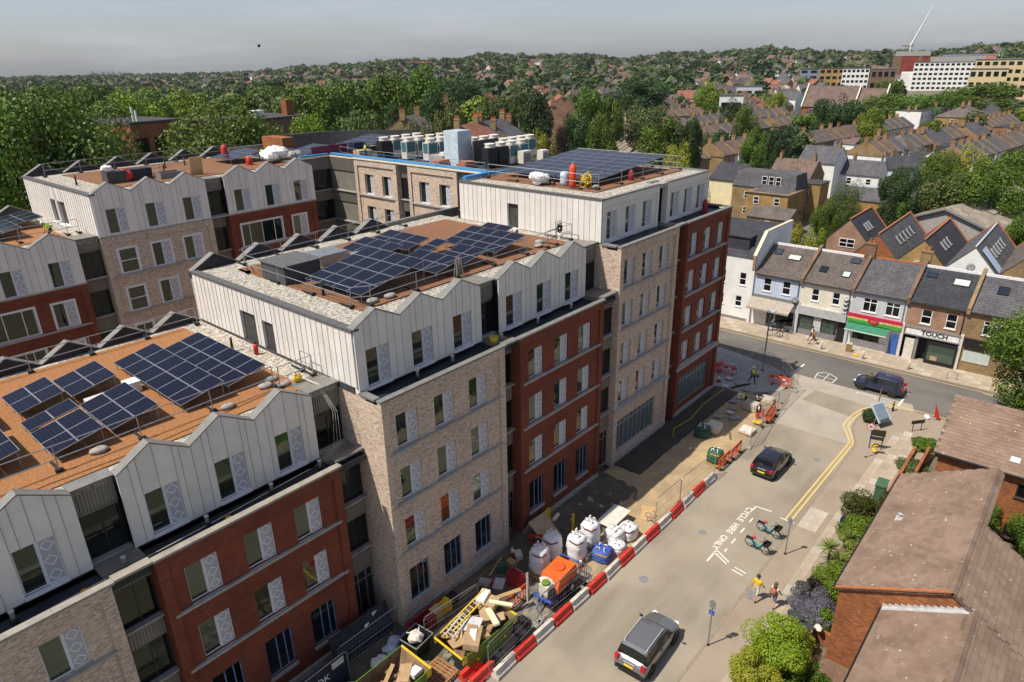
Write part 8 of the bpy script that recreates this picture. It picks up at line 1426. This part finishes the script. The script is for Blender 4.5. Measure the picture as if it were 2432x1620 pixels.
o = thing('display_panel', 'slanted blue-grey display panel in a glass frame beside the planted shrub', 'display panel', (57.9, 9.9, .11), R(-25)); part('panel', MB().obox((0, 0, 1.35), (1.1, .06, 1.3), 0, (R(-40), 0)), 'c_blue_grey_panel', o); part('glass', MB().obox((.15, .12, 1.2), (1.5, .02, 1.7), 0, (R(-40), 0)), 'film', o); [part('leg', MB().tube([(x, .1, 0), (x, .0, 1.2)], .035, 6), 'c_grey', o) for x in (-.45, .45)]
o = thing('planter_base', 'dark round planter holding the tall shrub at the road corner', 'planter', (58.4, 10.6, .1)); part('tub', MB().lathe([(.6, 0), (.72, .55), (.62, .55), (.55, .2)], 14), 'c_black', o, True)
for x, y, l in ((54.15, 9.2, 'yellow sandbags, far pair under the dark street sign'), (53.15, 9.0, 'yellow sandbags at the foot of the limit sign')): sack('sandbags', x, y, .11, .32, .3, 'c_yellow', l, 'sandbags', seed=int(x*10), lumps=4)
o = post('brown post leaning at the road corner in front of the blue car', 60.95, 10.75, 2.1, mat='c_rust', r=.05); o = thing('small_bin', 'small black bin at the road corner', 'bin', (60.6, 11.0, .11)); part('body', MB().lathe([(.13, 0), (.16, .32), (.1, .36)], 10), 'c_black', o)
o = thing('flag_banner', 'red and white feather banner fallen at the kerb of the main road', 'banner', (61.8, 6.55, .11), .4); part('pole', MB().tube([(0, 0, 0), (.1, .1, 1.7)], .02, 6), 'c_grey', o); part('cloth', MB().add([(.0, 0, .3), (.1, .1, 1.6), (.0, -.35, .5), (.02, -.4, .1)], [(0, 1, 2, 3)]), 'c_red', o); part('white_cloth', MB().ball((.3, .45, .12), .3, 8, (1.3, .7, .4), .2), 'c_white', o)
o = thing('utility_cabinet', 'dark green utility cabinet beside the dark hedge bush', 'utility cabinet', (46.4, 6.95, .11), .05); part('body', MB().box(-.55, .55, -.3, .3, 0, 1.55), 'c_cabinet', o); part('roof', MB().box(-.6, .6, -.35, .35, 1.55, 1.65), 'c_cabinet', o); part('door', MB().box(-.5, -.02, .3, .315, .1, 1.45).box(.02, .5, .3, .315, .1, 1.45), 'c_dark_green', o); part('handle', MB().box(-.08, -.05, .315, .335, .7, .9), 'c_black', o)
one('blue_bin', MB().box(41.4, 41.9, 7.7, 8.1, .05, 1.1), 'c_navy', 'dark blue box between the hedge bush and the pavement', 'bin')
for x, y, rz, l in ((30.6, 6.6, .2, 'dark wheelie bin with rubbish bags on its lid'), (31.2, 7.3, .4, 'dark wheelie bin beside the golden bush')):
    o = thing('wheelie_bin', l, 'wheelie bin', (x, y, .06), rz); m = MB(); m.add([(-.24, -.28, .08), (.24, -.28, .08), (.24, .24, .08), (-.24, .24, .08), (-.29, -.36, 1.), (.29, -.36, 1.), (.29, .32, 1.), (-.29, .32, 1.)], [(0, 3, 2, 1), (0, 1, 5, 4), (1, 2, 6, 5), (2, 3, 7, 6), (3, 0, 4, 7)]); part('body', m, 'c_bin', o) if 'c_bin' in MAT or pm('c_bin', (.045, .05, .058), .5) else 0; part('lid', MB().obox((0, -.02, 1.04), (.66, .76, .08), 0, (R(-4), 0)), 'c_bin', o); part('handle', MB().tube([(-.26, .38, .98), (.26, .38, .98)], .025, 6), 'c_black', o); [part('wheel', MB().torus((sx*.24, .25, .1), .08, .03, 'X', 12, 5), 'rubber', o) for sx in (-1, 1)]
sack('rubbish_bag', 31.0, 6.1, 1.05, .3, .3, 'c_off_white', 'white and red rubbish on the wheelie bin lid', 'rubbish', seed=31, lumps=5)
for x, y, l in ((30.0, 7.0, 'terracotta pot beside the wheelie bins'), (30.1, 6.4, 'terracotta pot with blue flowers below the brick gable')):
    o = thing('plant_pot', l, 'plant pot', (x, y, .06)); part('pot', MB().lathe([(.2, 0), (.3, .4), (.32, .42), (.27, .42), (.18, .1)], 14), 'c_terracotta', o, True); part('plant', MB().ball((0, 0, .42), .22, 8, (1, 1, .5), .2), 'c_pale_blue' if y < 6.6 else 'leaf_mid', o)
# lamp posts, bollards and racks on the main road
o = post('tall lamp post with bracket lantern at the tower corner', 62.6, 21.7, 6.0, mat='c_grey', r=.07, name='lamp_post', cat='lamp post', z=.06); part('bracket', MB().tube([(0, 0, 5.9), (.6, -.1, 6.1)], .04, 6), 'c_grey', o); part('lantern', MB().obox((.75, -.1, 6.1), (.6, .25, .1)), 'c_silver', o); part('sign_plate', MB().box(-.03, .03, -.3, .3, 4.9, 5.0), 'c_pale_blue', o); part('solar_cap', MB().obox((0, 0, 6.25), (.5, .5, .04), 0, (.3, .2)), 'c_pale_blue', o)
o = post('dark banner post behind the red barrier at the tower corner', 58.6, 26.6, 4.2, mat='c_navy', r=.06, name='banner_post', cat='post', z=.06); part('head', MB().box(-.15, .15, -.2, .2, 3.8, 4.4), 'c_navy', o); [part('red_tube', MB().tube([(dx, .1, 0), (dx, .1, 2.8)], .09, 8), 'c_dark_red', o) for dx in (-.15, .15)]
for x, y, l in ((71.6, 19.0, 'pale concrete bollard before the cream shop'), (71.6, 14.9, 'pale concrete bollard before the green awning'), (71.7, 10.7, 'pale concrete bollard before the brick shop')): o = thing('bollard', l, 'bollard', (x, y, .11), group='bollards on the far pavement'); part('post', MB().lathe([(.11, 0), (.1, .85), (.06, .92)], 10), 'c_off_white', o, True)
for x, y, l in ((71.7, 7.0, 'bare steel cycle hoop before the brick shop'), (72.0, 23.2, 'steel cycle hoop beside the old bicycle')): o = thing('cycle_hoop', l, 'cycle rack', (x, y, .11), .2, 'cycle hoops'); part('hoop', MB().tube([(0, -.4, 0), (0, -.4, .65), (0, -.3, .78), (0, .3, .78), (0, .4, .65), (0, .4, 0)], .03, 6), 'c_grey', o); part('flange', MB().lathe([(.07, 0), (.07, .02)], 8, (0, -.4, 0)).lathe([(.07, 0), (.07, .02)], 8, (0, .4, 0)), 'c_grey', o)
o = thing('a_board', 'folding board and cart before the green awning shop', 'sandwich board', (72.6, 16.6, .11), .3); part('panel', MB().obox((.15, 0, .5), (.04, .6, 1.0), 0, (0, R(15))), 'c_off_white', o); part('panel', MB().obox((-.15, 0, .5), (.04, .6, 1.0), 0, (0, R(-15))), 'c_wood', o)
sack('flower_bags', 72.0, 15.7, .11, .35, .3, 'c_yellow', 'yellow bag on the far pavement beside the bollard', 'bag', seed=41, lumps=4)
MC = thing('motorbike', 'black motorbike parked under the beige awning', 'motorbike', (73.7, 24.6, .11), PI/2+.2); [link('wheel', MB().torus((0, 0, 0), .26, .07, 'Y', 18, 6).mesh('wheel', 'rubber', True), MC, (x, 0, .32)) for x in (-.65, .65)]; part('body', MB().ball((0, 0, .65), .4, 10, (1.3, .4, .6)), 'c_navy', MC, True); part('seat', MB().box(-.7, .1, -.14, .14, .85, .95), 'c_black', MC); part('top_box', MB().box(-1., -.6, -.2, .2, .85, 1.2), 'c_black', MC); part('handlebar', MB().tube([(.35, -.35, 1.1), (.5, 0, 1.05), (.35, .35, 1.1)], .02, 6), 'c_black', MC); part('windshield', MB().obox((.6, 0, 1.15), (.04, .35, .4), 0, (0, R(-25))), 'film', MC)
# bird over the hill
p = at_dist(615, 109, 60); BD = thing('bird', 'dark bird with raised wings flying over the hill', 'bird', p, 1.0); part('body', MB().ball((0, 0, 0), .2, 8, (1.6, .6, .55)), 'c_black', BD, True)
part('head', MB().ball((.34, 0, .05), .09, 6), 'c_black', BD); part('tail', MB().add([(-.3, -.08, 0), (-.3, .08, 0), (-.6, .12, .02), (-.6, -.12, .02)], [(0, 1, 2, 3)]), 'c_black', BD)
for s in (-1, 1): part('wing', MB().add([(.15, s*.08, .05), (-.15, s*.08, .05), (-.12, s*.45, .3), (.12, s*.45, .32), (-.2, s*.85, .42)], [(0, 1, 2, 3), (3, 2, 4)]), 'c_black', BD)
# ---------------------------------------------------------------- trees and shrubs
def crown_mesh(name, mat, seed, n=7000, rx=5., rz=6., z0=0., leaf=.42, clumps=26, dense=.75, cone=0., flat=0.):
    """leaf quads gathered in clumps over an uneven crown volume, centre at z0+rz"""
    g = np.random.default_rng(seed); cc = []
    while len(cc) < clumps:
        p = g.uniform(-1, 1, 3); r = np.linalg.norm(p)
        if .35 < r < 1:
            q = p/r*(.55+.4*g.random()); 
            if cone: q[:2] *= max(.15, 1-cone*(q[2]+1)/2)
            cc.append(q)
    cc = np.array(cc); cr = g.uniform(.24, .44, clumps); idx = g.integers(0, clumps, n)
    d = g.normal(size=(n, 3)); d /= np.linalg.norm(d, axis=1)[:, None]; rad = cr[idx]*(dense+(1-dense)*g.random(n))*(.9+.25*g.random(n))
    P = cc[idx]+d*rad[:, None]; core = g.random(n) < .12; P[core] *= .6
    P *= np.array([rx, rx, rz]); P[:, 2] += z0+rz
    nrm = d+g.normal(size=(n, 3))*.55+np.array([0, 0, .35]); nrm /= np.linalg.norm(nrm, axis=1)[:, None]
    t = np.cross(nrm, g.normal(size=(n, 3))); t /= np.linalg.norm(t, axis=1)[:, None]; b = np.cross(nrm, t); s = leaf*g.uniform(.6, 1.3, n)[:, None]
    V = np.stack([P-t*s*.5, P-b*s*.35+nrm*s*.08, P+t*s*.5, P+b*s*.35+nrm*s*.08], 1).reshape(-1, 3)
    me = bpy.data.meshes.new(name); me.vertices.add(n*4); me.vertices.foreach_set('co', V.ravel()); me.loops.add(n*4); me.loops.foreach_set('vertex_index', np.arange(n*4)); me.polygons.add(n); me.polygons.foreach_set('loop_start', np.arange(0, n*4, 4)); me.polygons.foreach_set('loop_total', np.full(n, 4)); me.materials.append(MAT[mat]); me.update(calc_edges=True); return me
def trunk_mesh(seed, h, r, spread):
    rr = random.Random(seed); m = MB(); m.tube([(0, 0, -.4), (rr.uniform(-.1, .1), 0, h*.3), (rr.uniform(-.3, .3), rr.uniform(-.3, .3), h*.55), (0, 0, h*.8)], [r*1.3, r, r*.7, r*.3], 8)
    for k in range(7):
        a = k*2.4; z = h*rr.uniform(.28, .6); m.tube([(0, 0, z), (spread*.4*math.cos(a), spread*.4*math.sin(a), z+h*.15), (spread*.75*math.cos(a), spread*.75*math.sin(a), z+h*.32)], [r*.5, r*.3, r*.1], 5)
    return m.mesh('trunk', 'bark', True)
# unit trees: crown radius 1 (x,y), height scaled on placing
KIND = {'mid': ('leaf_mid', 9000, 0, 30), 'dark': ('leaf_dark', 8000, 0, 28), 'bright': ('leaf_bright', 8000, 0, 26), 'olive': ('leaf_olive', 8000, 0, 36), 'yellow': ('leaf_yellow', 5000, 0, 22), 'purple': ('leaf_purple', 4000, 0, 20), 'cone': ('leaf_dark', 7000, .7, 26)}
TMESH = {}; KZ = 2.1
def tmesh(kind, fine, var):
    k = (kind, fine, var)
    if k not in TMESH:
        mt, n, cone, cl = KIND[kind]; n = int(n*(3.2 if fine == 2 else 1.5 if fine == 1 else .5)); lf = {2: .05, 1: .085, 0: .165}[fine]
        TMESH[k] = (crown_mesh('crown', mt, hash(kind) % 1000+var*17+fine if 0 else sum(map(ord, kind))+var*17+fine*5, n, 1., .5*KZ, 0., lf, cl, cone=cone), trunk_mesh(sum(map(ord, kind))+var, .75, .05, .7))
    return TMESH[k]
def tree(x, y, h, r, kind, label, fine=1, grp=None, base=.18, name=None, zoff=0., var=None):
    """h total height, r crown radius; crown starts at base*h"""
    v = var if var is not None else int(abs(x*3+y*7)) % 3; cm, tm = tmesh(kind, fine, v); z = hill(x, y)+.2+zoff
    o = thing(name or {'mid': 'broadleaf_tree', 'dark': 'dark_tree', 'bright': 'light_green_tree', 'olive': 'willow_tree', 'yellow': 'golden_tree', 'purple': 'copper_tree', 'cone': 'conifer'}[kind], label, 'tree', (x, y, z), (x*1.7+y) % 6.28, grp)
    ch = h*(1-base); link('crown', cm, o, (0, 0, h*base), scale=(r, r, ch/KZ)); link('trunk', tm, o, scale=(r, r, h*.95)); return o
def ptree(px, py, hw, dist, kind, label, fine=1, grp=None, base=.15):
    """tree whose top shows at a photograph pixel; distance chosen from what stands before and behind it"""
    p = at_dist(px, py, dist); h = p.z-hill(p.x, p.y)-.2; v = ray(px, py); r = hw/FPX*dist*1.06; tree(p.x, p.y, max(h, 2.5), r, kind, label, fine, grp, base)
G_ = 'trees behind the new blocks'
for t in ((18, 200, 135, 92, 'mid', 'huge tree at the left picture edge', 2), (95, 285, 95, 88, 'mid', 'lower spreading tree beside the left rear block', 2), (258, 288, 68, 104, 'olive', 'round olive-green tree beside the brick hall', 2), (505, 243, 122, 112, 'mid', 'broad yellow-green tree in front of the brick hall', 2), (165, 228, 78, 165, 'mid', 'tree in the left row behind the huge one', 1), (232, 214, 62, 185, 'mid', 'taller tree in the left park row', 1), (305, 220, 62, 170, 'bright', 'light tree in the left park row', 1), (368, 226, 52, 195, 'mid', 'tree above the brick hall antennas', 1), (440, 222, 60, 205, 'bright', 'tree behind the broad yellow-green one', 1), (545, 205, 72, 180, 'mid', 'large dark-green park tree left of the chimney', 1), (682, 196, 68, 172, 'mid', 'large round park tree above the chimney', 1), (790, 200, 62, 185, 'mid', 'park tree left of the double-crowned one', 1), (722, 275, 70, 116, 'bright', 'bright low tree behind the rear roof', 2), (852, 272, 52, 128, 'olive', 'olive shrubby tree at the dark screen wall', 1), (905, 182, 58, 190, 'mid', 'left half of the tall double-crowned park tree', 1), (992, 168, 52, 200, 'mid', 'right half of the tall double-crowned park tree', 1), (935, 258, 30, 150, 'dark', 'round dark tree below the double-crowned one', 1), (985, 282, 44, 122, 'olive', 'pale shrubby tree behind the cooling units', 1), (1064, 258, 44, 128, 'olive', 'grey-green tree behind the cooling units', 1), (1075, 198, 50, 260, 'dark', 'dark wood edge tree in the middle', 1), (1120, 200, 45, 280, 'dark', 'second dark wood edge tree in the middle', 1), (1015, 235, 40, 170, 'dark', 'dark tree right of the double-crowned one', 1), (1172, 230, 44, 190, 'olive', 'wide pale willow left of the dark conifer', 1), (1268, 214, 50, 172, 'cone', 'dark cedar in the middle of the railway trees', 1), (1238, 216, 32, 185, 'olive', 'pale tree behind the dark cedar', 1), (1297, 284, 30, 142, 'yellow', 'yellow-green tree below the dark cedar', 1), (1335, 300, 28, 138, 'purple', 'copper-leaved tree beside the yellow-green one', 1), (1404, 210, 38, 205, 'mid', 'tall tree at the railway bend', 1), (1458, 213, 28, 215, 'mid', 'slim tree at the railway bend', 1), (1432, 275, 34, 160, 'mid', 'low tree left of the rails', 1), (1370, 275, 34, 165, 'dark', 'tree left of the rails below the bend', 1), (1540, 188, 52, 330, 'dark', 'big dark tree right of the far rails', 1), (1495, 195, 40, 350, 'dark', 'dark tree at the end of the rails', 1), (1548, 248, 50, 222, 'olive', 'grey-green tree right of the rails', 1), (1585, 285, 52, 172, 'mid', 'bushy tree right of the rails', 1), (1640, 282, 28, 172, 'dark', 'dark tree at the backs of the terrace', 1), (1622, 318, 34, 140, 'yellow', 'bright yellow-green tree behind the chimneyed terrace', 1), (1682, 196, 26, 335, 'bright', 'light green street tree rising over the roofs', 1), (1750, 243, 26, 262, 'dark', 'tree in the terrace street', 1), (1775, 256, 30, 232, 'mid', 'larger tree in the terrace street', 1), (1808, 296, 28, 195, 'mid', 'tree at the near end of the terrace street', 1), (1848, 308, 26, 190, 'dark', 'dark tree at the near end of the terrace street', 1), (1790, 330, 26, 172, 'mid', 'slim tree beside the bay-fronted row', 1), (1848, 220, 20, 335, 'bright', 'bright tree left of the church', 1), (1966, 240, 30, 262, 'dark', 'round dark tree before the church', 1), (2000, 232, 20, 275, 'purple', 'copper tree before the church', 1), (2040, 242, 38, 262, 'dark', 'spreading dark tree before the church', 1), (2078, 256, 28, 248, 'bright', 'light green tree right of the church', 1), (2122, 192, 28, 370, 'mid', 'tall round tree right of the church', 1), (2110, 225, 40, 340, 'mid', 'broad tree below the tall round one', 1), (2185, 228, 44, 320, 'mid', 'tree in the right green belt', 1), (2240, 222, 40, 335, 'mid', 'second tree in the right green belt', 1), (2285, 212, 40, 350, 'mid', 'third tree in the right green belt', 1), (2345, 200, 60, 400, 'mid', 'tree line below the cream offices', 1), (2250, 352, 40, 140, 'mid', 'leafy tree before the ochre building', 2), (2318, 345, 36, 142, 'yellow', 'sparse yellow tree before the ochre building', 1), (2196, 392, 50, 134, 'dark', 'dark bushy tree above the warehouse', 2), (2135, 405, 30, 140, 'dark', 'bush beside the white cottage', 1), (2268, 415, 50, 128, 'olive', 'grey-green bush above the warehouse ridge', 1), (2370, 385, 80, 130, 'mid', 'large bushy tree at the right edge above the warehouse', 2), (2420, 355, 50, 150, 'mid', 'tree at the right picture edge', 1), (2018, 440, 36, 116, 'olive', 'leafy tree behind the pink gabled cottage', 2), (1975, 480, 32, 112, 'mid', 'tree beside the mansard house yard', 2), (2132, 468, 24, 118, 'mid', 'slim tree between the cottages', 1), (2100, 485, 26, 114, 'dark', 'dark bush between the cottages', 1), (2425, 520, 28, 112, 'mid', 'bush at the right edge behind the cottages', 1)):
    ptree(*t[:5], t[5], t[6], G_)
ptree(1900, 540, 34, 97, 'yellow', 'bright green hedge bush behind the white corner house', 1, base=.02); ptree(1945, 545, 24, 98, 'bright', 'green hedge bush beside the mansard yard', 1, base=.02)
# near street tree at the right edge
tree(66.6, -.4, 10.6, 4.6, 'mid', 'dense street tree at the right picture edge beside the main road', 2, base=.12)
# individual mid-distance trees filling the park and the gardens
rt = random.Random(21); names = ('park tree in the wood left of the railway', 'garden tree between the terrace rows')
for k in range(150):
    if k < 95: a = R(rt.uniform(44, 80)); d = rt.uniform(230, 420); nm = names[0]
    else: a = R(rt.uniform(4, 34)); d = rt.uniform(200, 420); nm = names[1]
    x, y = d*math.cos(a), d*math.sin(a)
    if nm == names[1]:
        if abs(x-338) < 24 and 76 < y < 118: continue
        if y > 126+(x-207)*.62-4: a = R(45)
    q = Vector((x, y, 5))-CAM
    if 1418 < 1216+FPX*q.dot(_r2)/q.dot(_f) < 1545 and d < 400: continue
    h = rt.uniform(13, 21) if nm == names[0] else rt.uniform(6, 11); tree(x, y, h, h*rt.uniform(.36, .5), rt.choice(('mid', 'mid', 'dark', 'dark', 'bright', 'olive')), nm, 0, nm.split(' ')[0]+' trees in the middle distance', .1)
# far trees, one mass each of leaf faces
g = np.random.default_rng(3); NV = []; 
unit = {}
def fartrees(name, label, pts, n, leaf, mat):
    V = []
    for x, y, z, r, h, s in pts:
        gg = np.random.default_rng(s); d = gg.normal(size=(n, 3)); d /= np.linalg.norm(d, axis=1)[:, None]; P = d*(.72+.3*gg.random(n))[:, None]*np.array([r, r, h/2])+np.array([x, y, z+h*.52]); nr = d+gg.normal(size=(n, 3))*.5+np.array([0, 0, .4]); nr /= np.linalg.norm(nr, axis=1)[:, None]; t = np.cross(nr, gg.normal(size=(n, 3))); t /= np.linalg.norm(t, axis=1)[:, None]; b = np.cross(nr, t); s_ = (leaf*r*gg.uniform(.6, 1.3, n))[:, None]; V.append(np.stack([P-t*s_, P-b*s_, P+t*s_, P+b*s_], 1).reshape(-1, 3))
    V = np.concatenate(V); N_ = len(V)//4; me = bpy.data.meshes.new(name); me.vertices.add(N_*4); me.vertices.foreach_set('co', V.ravel()); me.loops.add(N_*4); me.loops.foreach_set('vertex_index', np.arange(N_*4)); me.polygons.add(N_); me.polygons.foreach_set('loop_start', np.arange(0, N_*4, 4)); me.polygons.foreach_set('loop_total', np.full(N_, 4)); me.materials.append(MAT[mat]); me.update(calc_edges=True)
    o = link(name, me); o['kind'] = 'stuff'; o['label'] = label; o['category'] = 'trees'
pts = []; pts2 = []
for k in range(3100):
    a = R(rt.uniform(0, 82)); ad = math.degrees(a); d = 400+1500*rt.random()**.9
    if ad > 54: d = 400+2600*rt.random()
    x, y = d*math.cos(a), d*math.sin(a); h = rt.uniform(8, 17) if ad < 54 else rt.uniform(9, 16)
    if ad < 26 and d < 760 and rt.random() < (.97 if ad < 16 else .65): continue
    (pts if k % 2 else pts2).append((x, y, hill(x, y)-max(0, d-1950)*.004, h*rt.uniform(.4, .6), h, k))
for k in range(260):                                                    # the skyline wood on the ridge
    a = R(rt.uniform(0, 60)); d = rt.uniform(1450, 1750); x, y = d*math.cos(a), d*math.sin(a); h = rt.uniform(10, 20); pts.append((x, y, hill(x, y), h*rt.uniform(.45, .7), h, 5000+k))
fartrees('far_woodland', 'distant woodland over the hillside and the plain', pts, 70, .34, 'leaf_far'); fartrees('far_garden_trees', 'distant garden trees among the far houses', pts2, 70, .34, 'leaf_dark')
# ---------------------------------------------------------------- garden shrubs at the right
def shrub(x, y, r, h, mat, label, name='shrub', n=5000, leaf=.09, seed=0, clumps=30, z=.05, cat='shrub'):
    o = thing(name, label, cat, (x, y, z)); link('foliage', crown_mesh('foliage', mat, seed, int(n*2.2), r, h/2, 0, leaf, clumps), o); m = MB()
    for k in range(5): a = k*1.3; m.tube([(0, 0, -.05), (r*.3*math.cos(a), r*.3*math.sin(a), h*.3), (r*.55*math.cos(a), r*.55*math.sin(a), h*.62)], [.04, .03, .012], 5)
    part('stems', m, 'bark', o, True)
shrub(43.2, 6.6, 1.75, 3.0, 'leaf_dark2', 'big dark clipped hedge bush beside the green cabinet', n=11000, leaf=.1, seed=51) if leafmat('leaf_dark2', (.075, .095, .008), (.03, .042, .004)) else 0
shrub(40.6, 6.5, 1.3, 2.3, 'leaf_bright2', 'bright green bush below the dark hedge bush', n=9000, leaf=.11, seed=52) if leafmat('leaf_bright2', (.16, .24, .015), (.06, .11, .006)) else 0
shrub(35.3, 6.4, 1.2, 1.6, 'leaf_bright2', 'green bush between the palms and the gable', n=7000, seed=53); shrub(33.1, 7.1, 1.15, 1.35, 'leaf_lavender', 'purple flowering lavender mound beside the pavement', 'lavender', 9000, .07, 54); shrub(32.0, 6.6, .9, 1.3, 'leaf_lavender', 'second lavender mound nearer the brick gable', 'lavender', 7000, .07, 55); shrub(34.2, 7.4, .8, 1.2, 'leaf_purple', 'reddish bush behind the lavender', n=4000, seed=56); shrub(32.3, 5.9, .7, 1.4, 'leaf_mid', 'green bush against the orange gable', n=4500, seed=59)
shrub(28.2, 7.3, 1.55, 2.9, 'leaf_gold', 'large golden-green conifer bush at the bottom of the picture', 'conifer_bush', 14000, .085, 57, 40) if leafmat('leaf_gold', (.28, .34, .02), (.10, .17, .012)) else 0
shrub(26.5, 7.4, 1.2, 1.9, 'leaf_yellow', 'yellow conifer bush at the bottom edge', 'conifer_bush', 9000, .08, 58, 34); shrub(29.9, 6.6, .7, 1.3, 'leaf_yellow', 'variegated bush beside the terracotta pots', n=4000, seed=60); shrub(28.0, 5.4, .9, .8, 'leaf_mid', 'low green plants at the lawn edge', n=3000, seed=61)
shrub(56.2, 6.1, .95, .9, 'leaf_mid', 'planter bush in front of the corner house', n=5000, seed=62); shrub(52.6, 6.2, 1.1, .45, 'leaf_olive', 'dry creeping plants in the brick front garden', n=3000, seed=63); shrub(58.4, 10.6, .75, 1.0, 'leaf_dark', 'tall planted shrub beside the slanted display panel', n=4500, seed=64); shrub(46.6, 1.2, 1.2, 2.4, 'leaf_mid', 'climber at the right edge beside the dark window', n=6000, seed=65); shrub(46.5, -1.6, 1.3, 3.0, 'leaf_mid', 'bush at the right picture edge below the roof vent', n=6000, seed=66)
def cordyline(x, y, h, label, seed):
    rr = random.Random(seed); o = thing('cordyline_palm', label, 'palm', (x, y, .05), 0, 'spiky palms in the front garden'); part('stem', MB().tube([(0, 0, -.05), (.05, 0, h)], [.09, .07], 8), 'bark', o); lm = {}
    for k in range(46):
        a = k*2.399; el = rr.uniform(-.35, 1.35); L_ = rr.uniform(.75, 1.05); w = .045; c, s = math.cos(a), math.sin(a); P = lambda t, dr: (c*t*math.cos(el)*L_, s*t*math.cos(el)*L_, h+L_*(t*math.sin(el)-dr*t*t))
        m = MB(); pts = [P(t, .35) for t in (0, .35, .7, 1.)]; sd_ = (-s*w, c*w)
        v = []
        for i, p in enumerate(pts): f_ = (.6, 1., .8, .05)[i]; v += [(p[0]-sd_[0]*f_, p[1]-sd_[1]*f_, p[2]), (p[0]+sd_[0]*f_, p[1]+sd_[1]*f_, p[2])]
        m.add(v, [(0, 1, 3, 2), (2, 3, 5, 4), (4, 5, 7, 6)]); part('leaf', m, 'leaf_palm', o)
leafmat('leaf_palm', (.26, .30, .06), (.13, .17, .03))
cordyline(39.0, 6.9, 1.5, 'largest spiky palm in the front garden', 1); cordyline(37.8, 7.6, 1.2, 'spiky palm nearest the pavement', 2); cordyline(37.2, 6.8, 1.0, 'low spiky palm beside the green bush', 3); cordyline(38.1, 6.2, 1.4, 'spiky palm nearest the tiled roof', 4)
# ---------------------------------------------------------------- thin summer haze round the whole scene
hm = bpy.data.materials.new('haze'); hm.use_nodes = True; t = hm.node_tree; t.nodes.clear(); ho = N(t, 'ShaderNodeOutputMaterial'); pv = N(t, 'ShaderNodeVolumePrincipled'); pv.inputs['Color'].default_value = (.86, .92, 1, 1); pv.inputs['Density'].default_value = .000045; pv.inputs['Anisotropy'].default_value = .2; t.links.new(pv.outputs[0], ho.inputs['Volume']); MAT['haze'] = hm
hz = link('haze', MB().box(-6100, 6100, -6100, 6100, -60, 130).mesh('haze', 'haze')); hz['kind'] = 'stuff'; hz['label'] = 'thin summer haze over the town'; hz['category'] = 'haze'
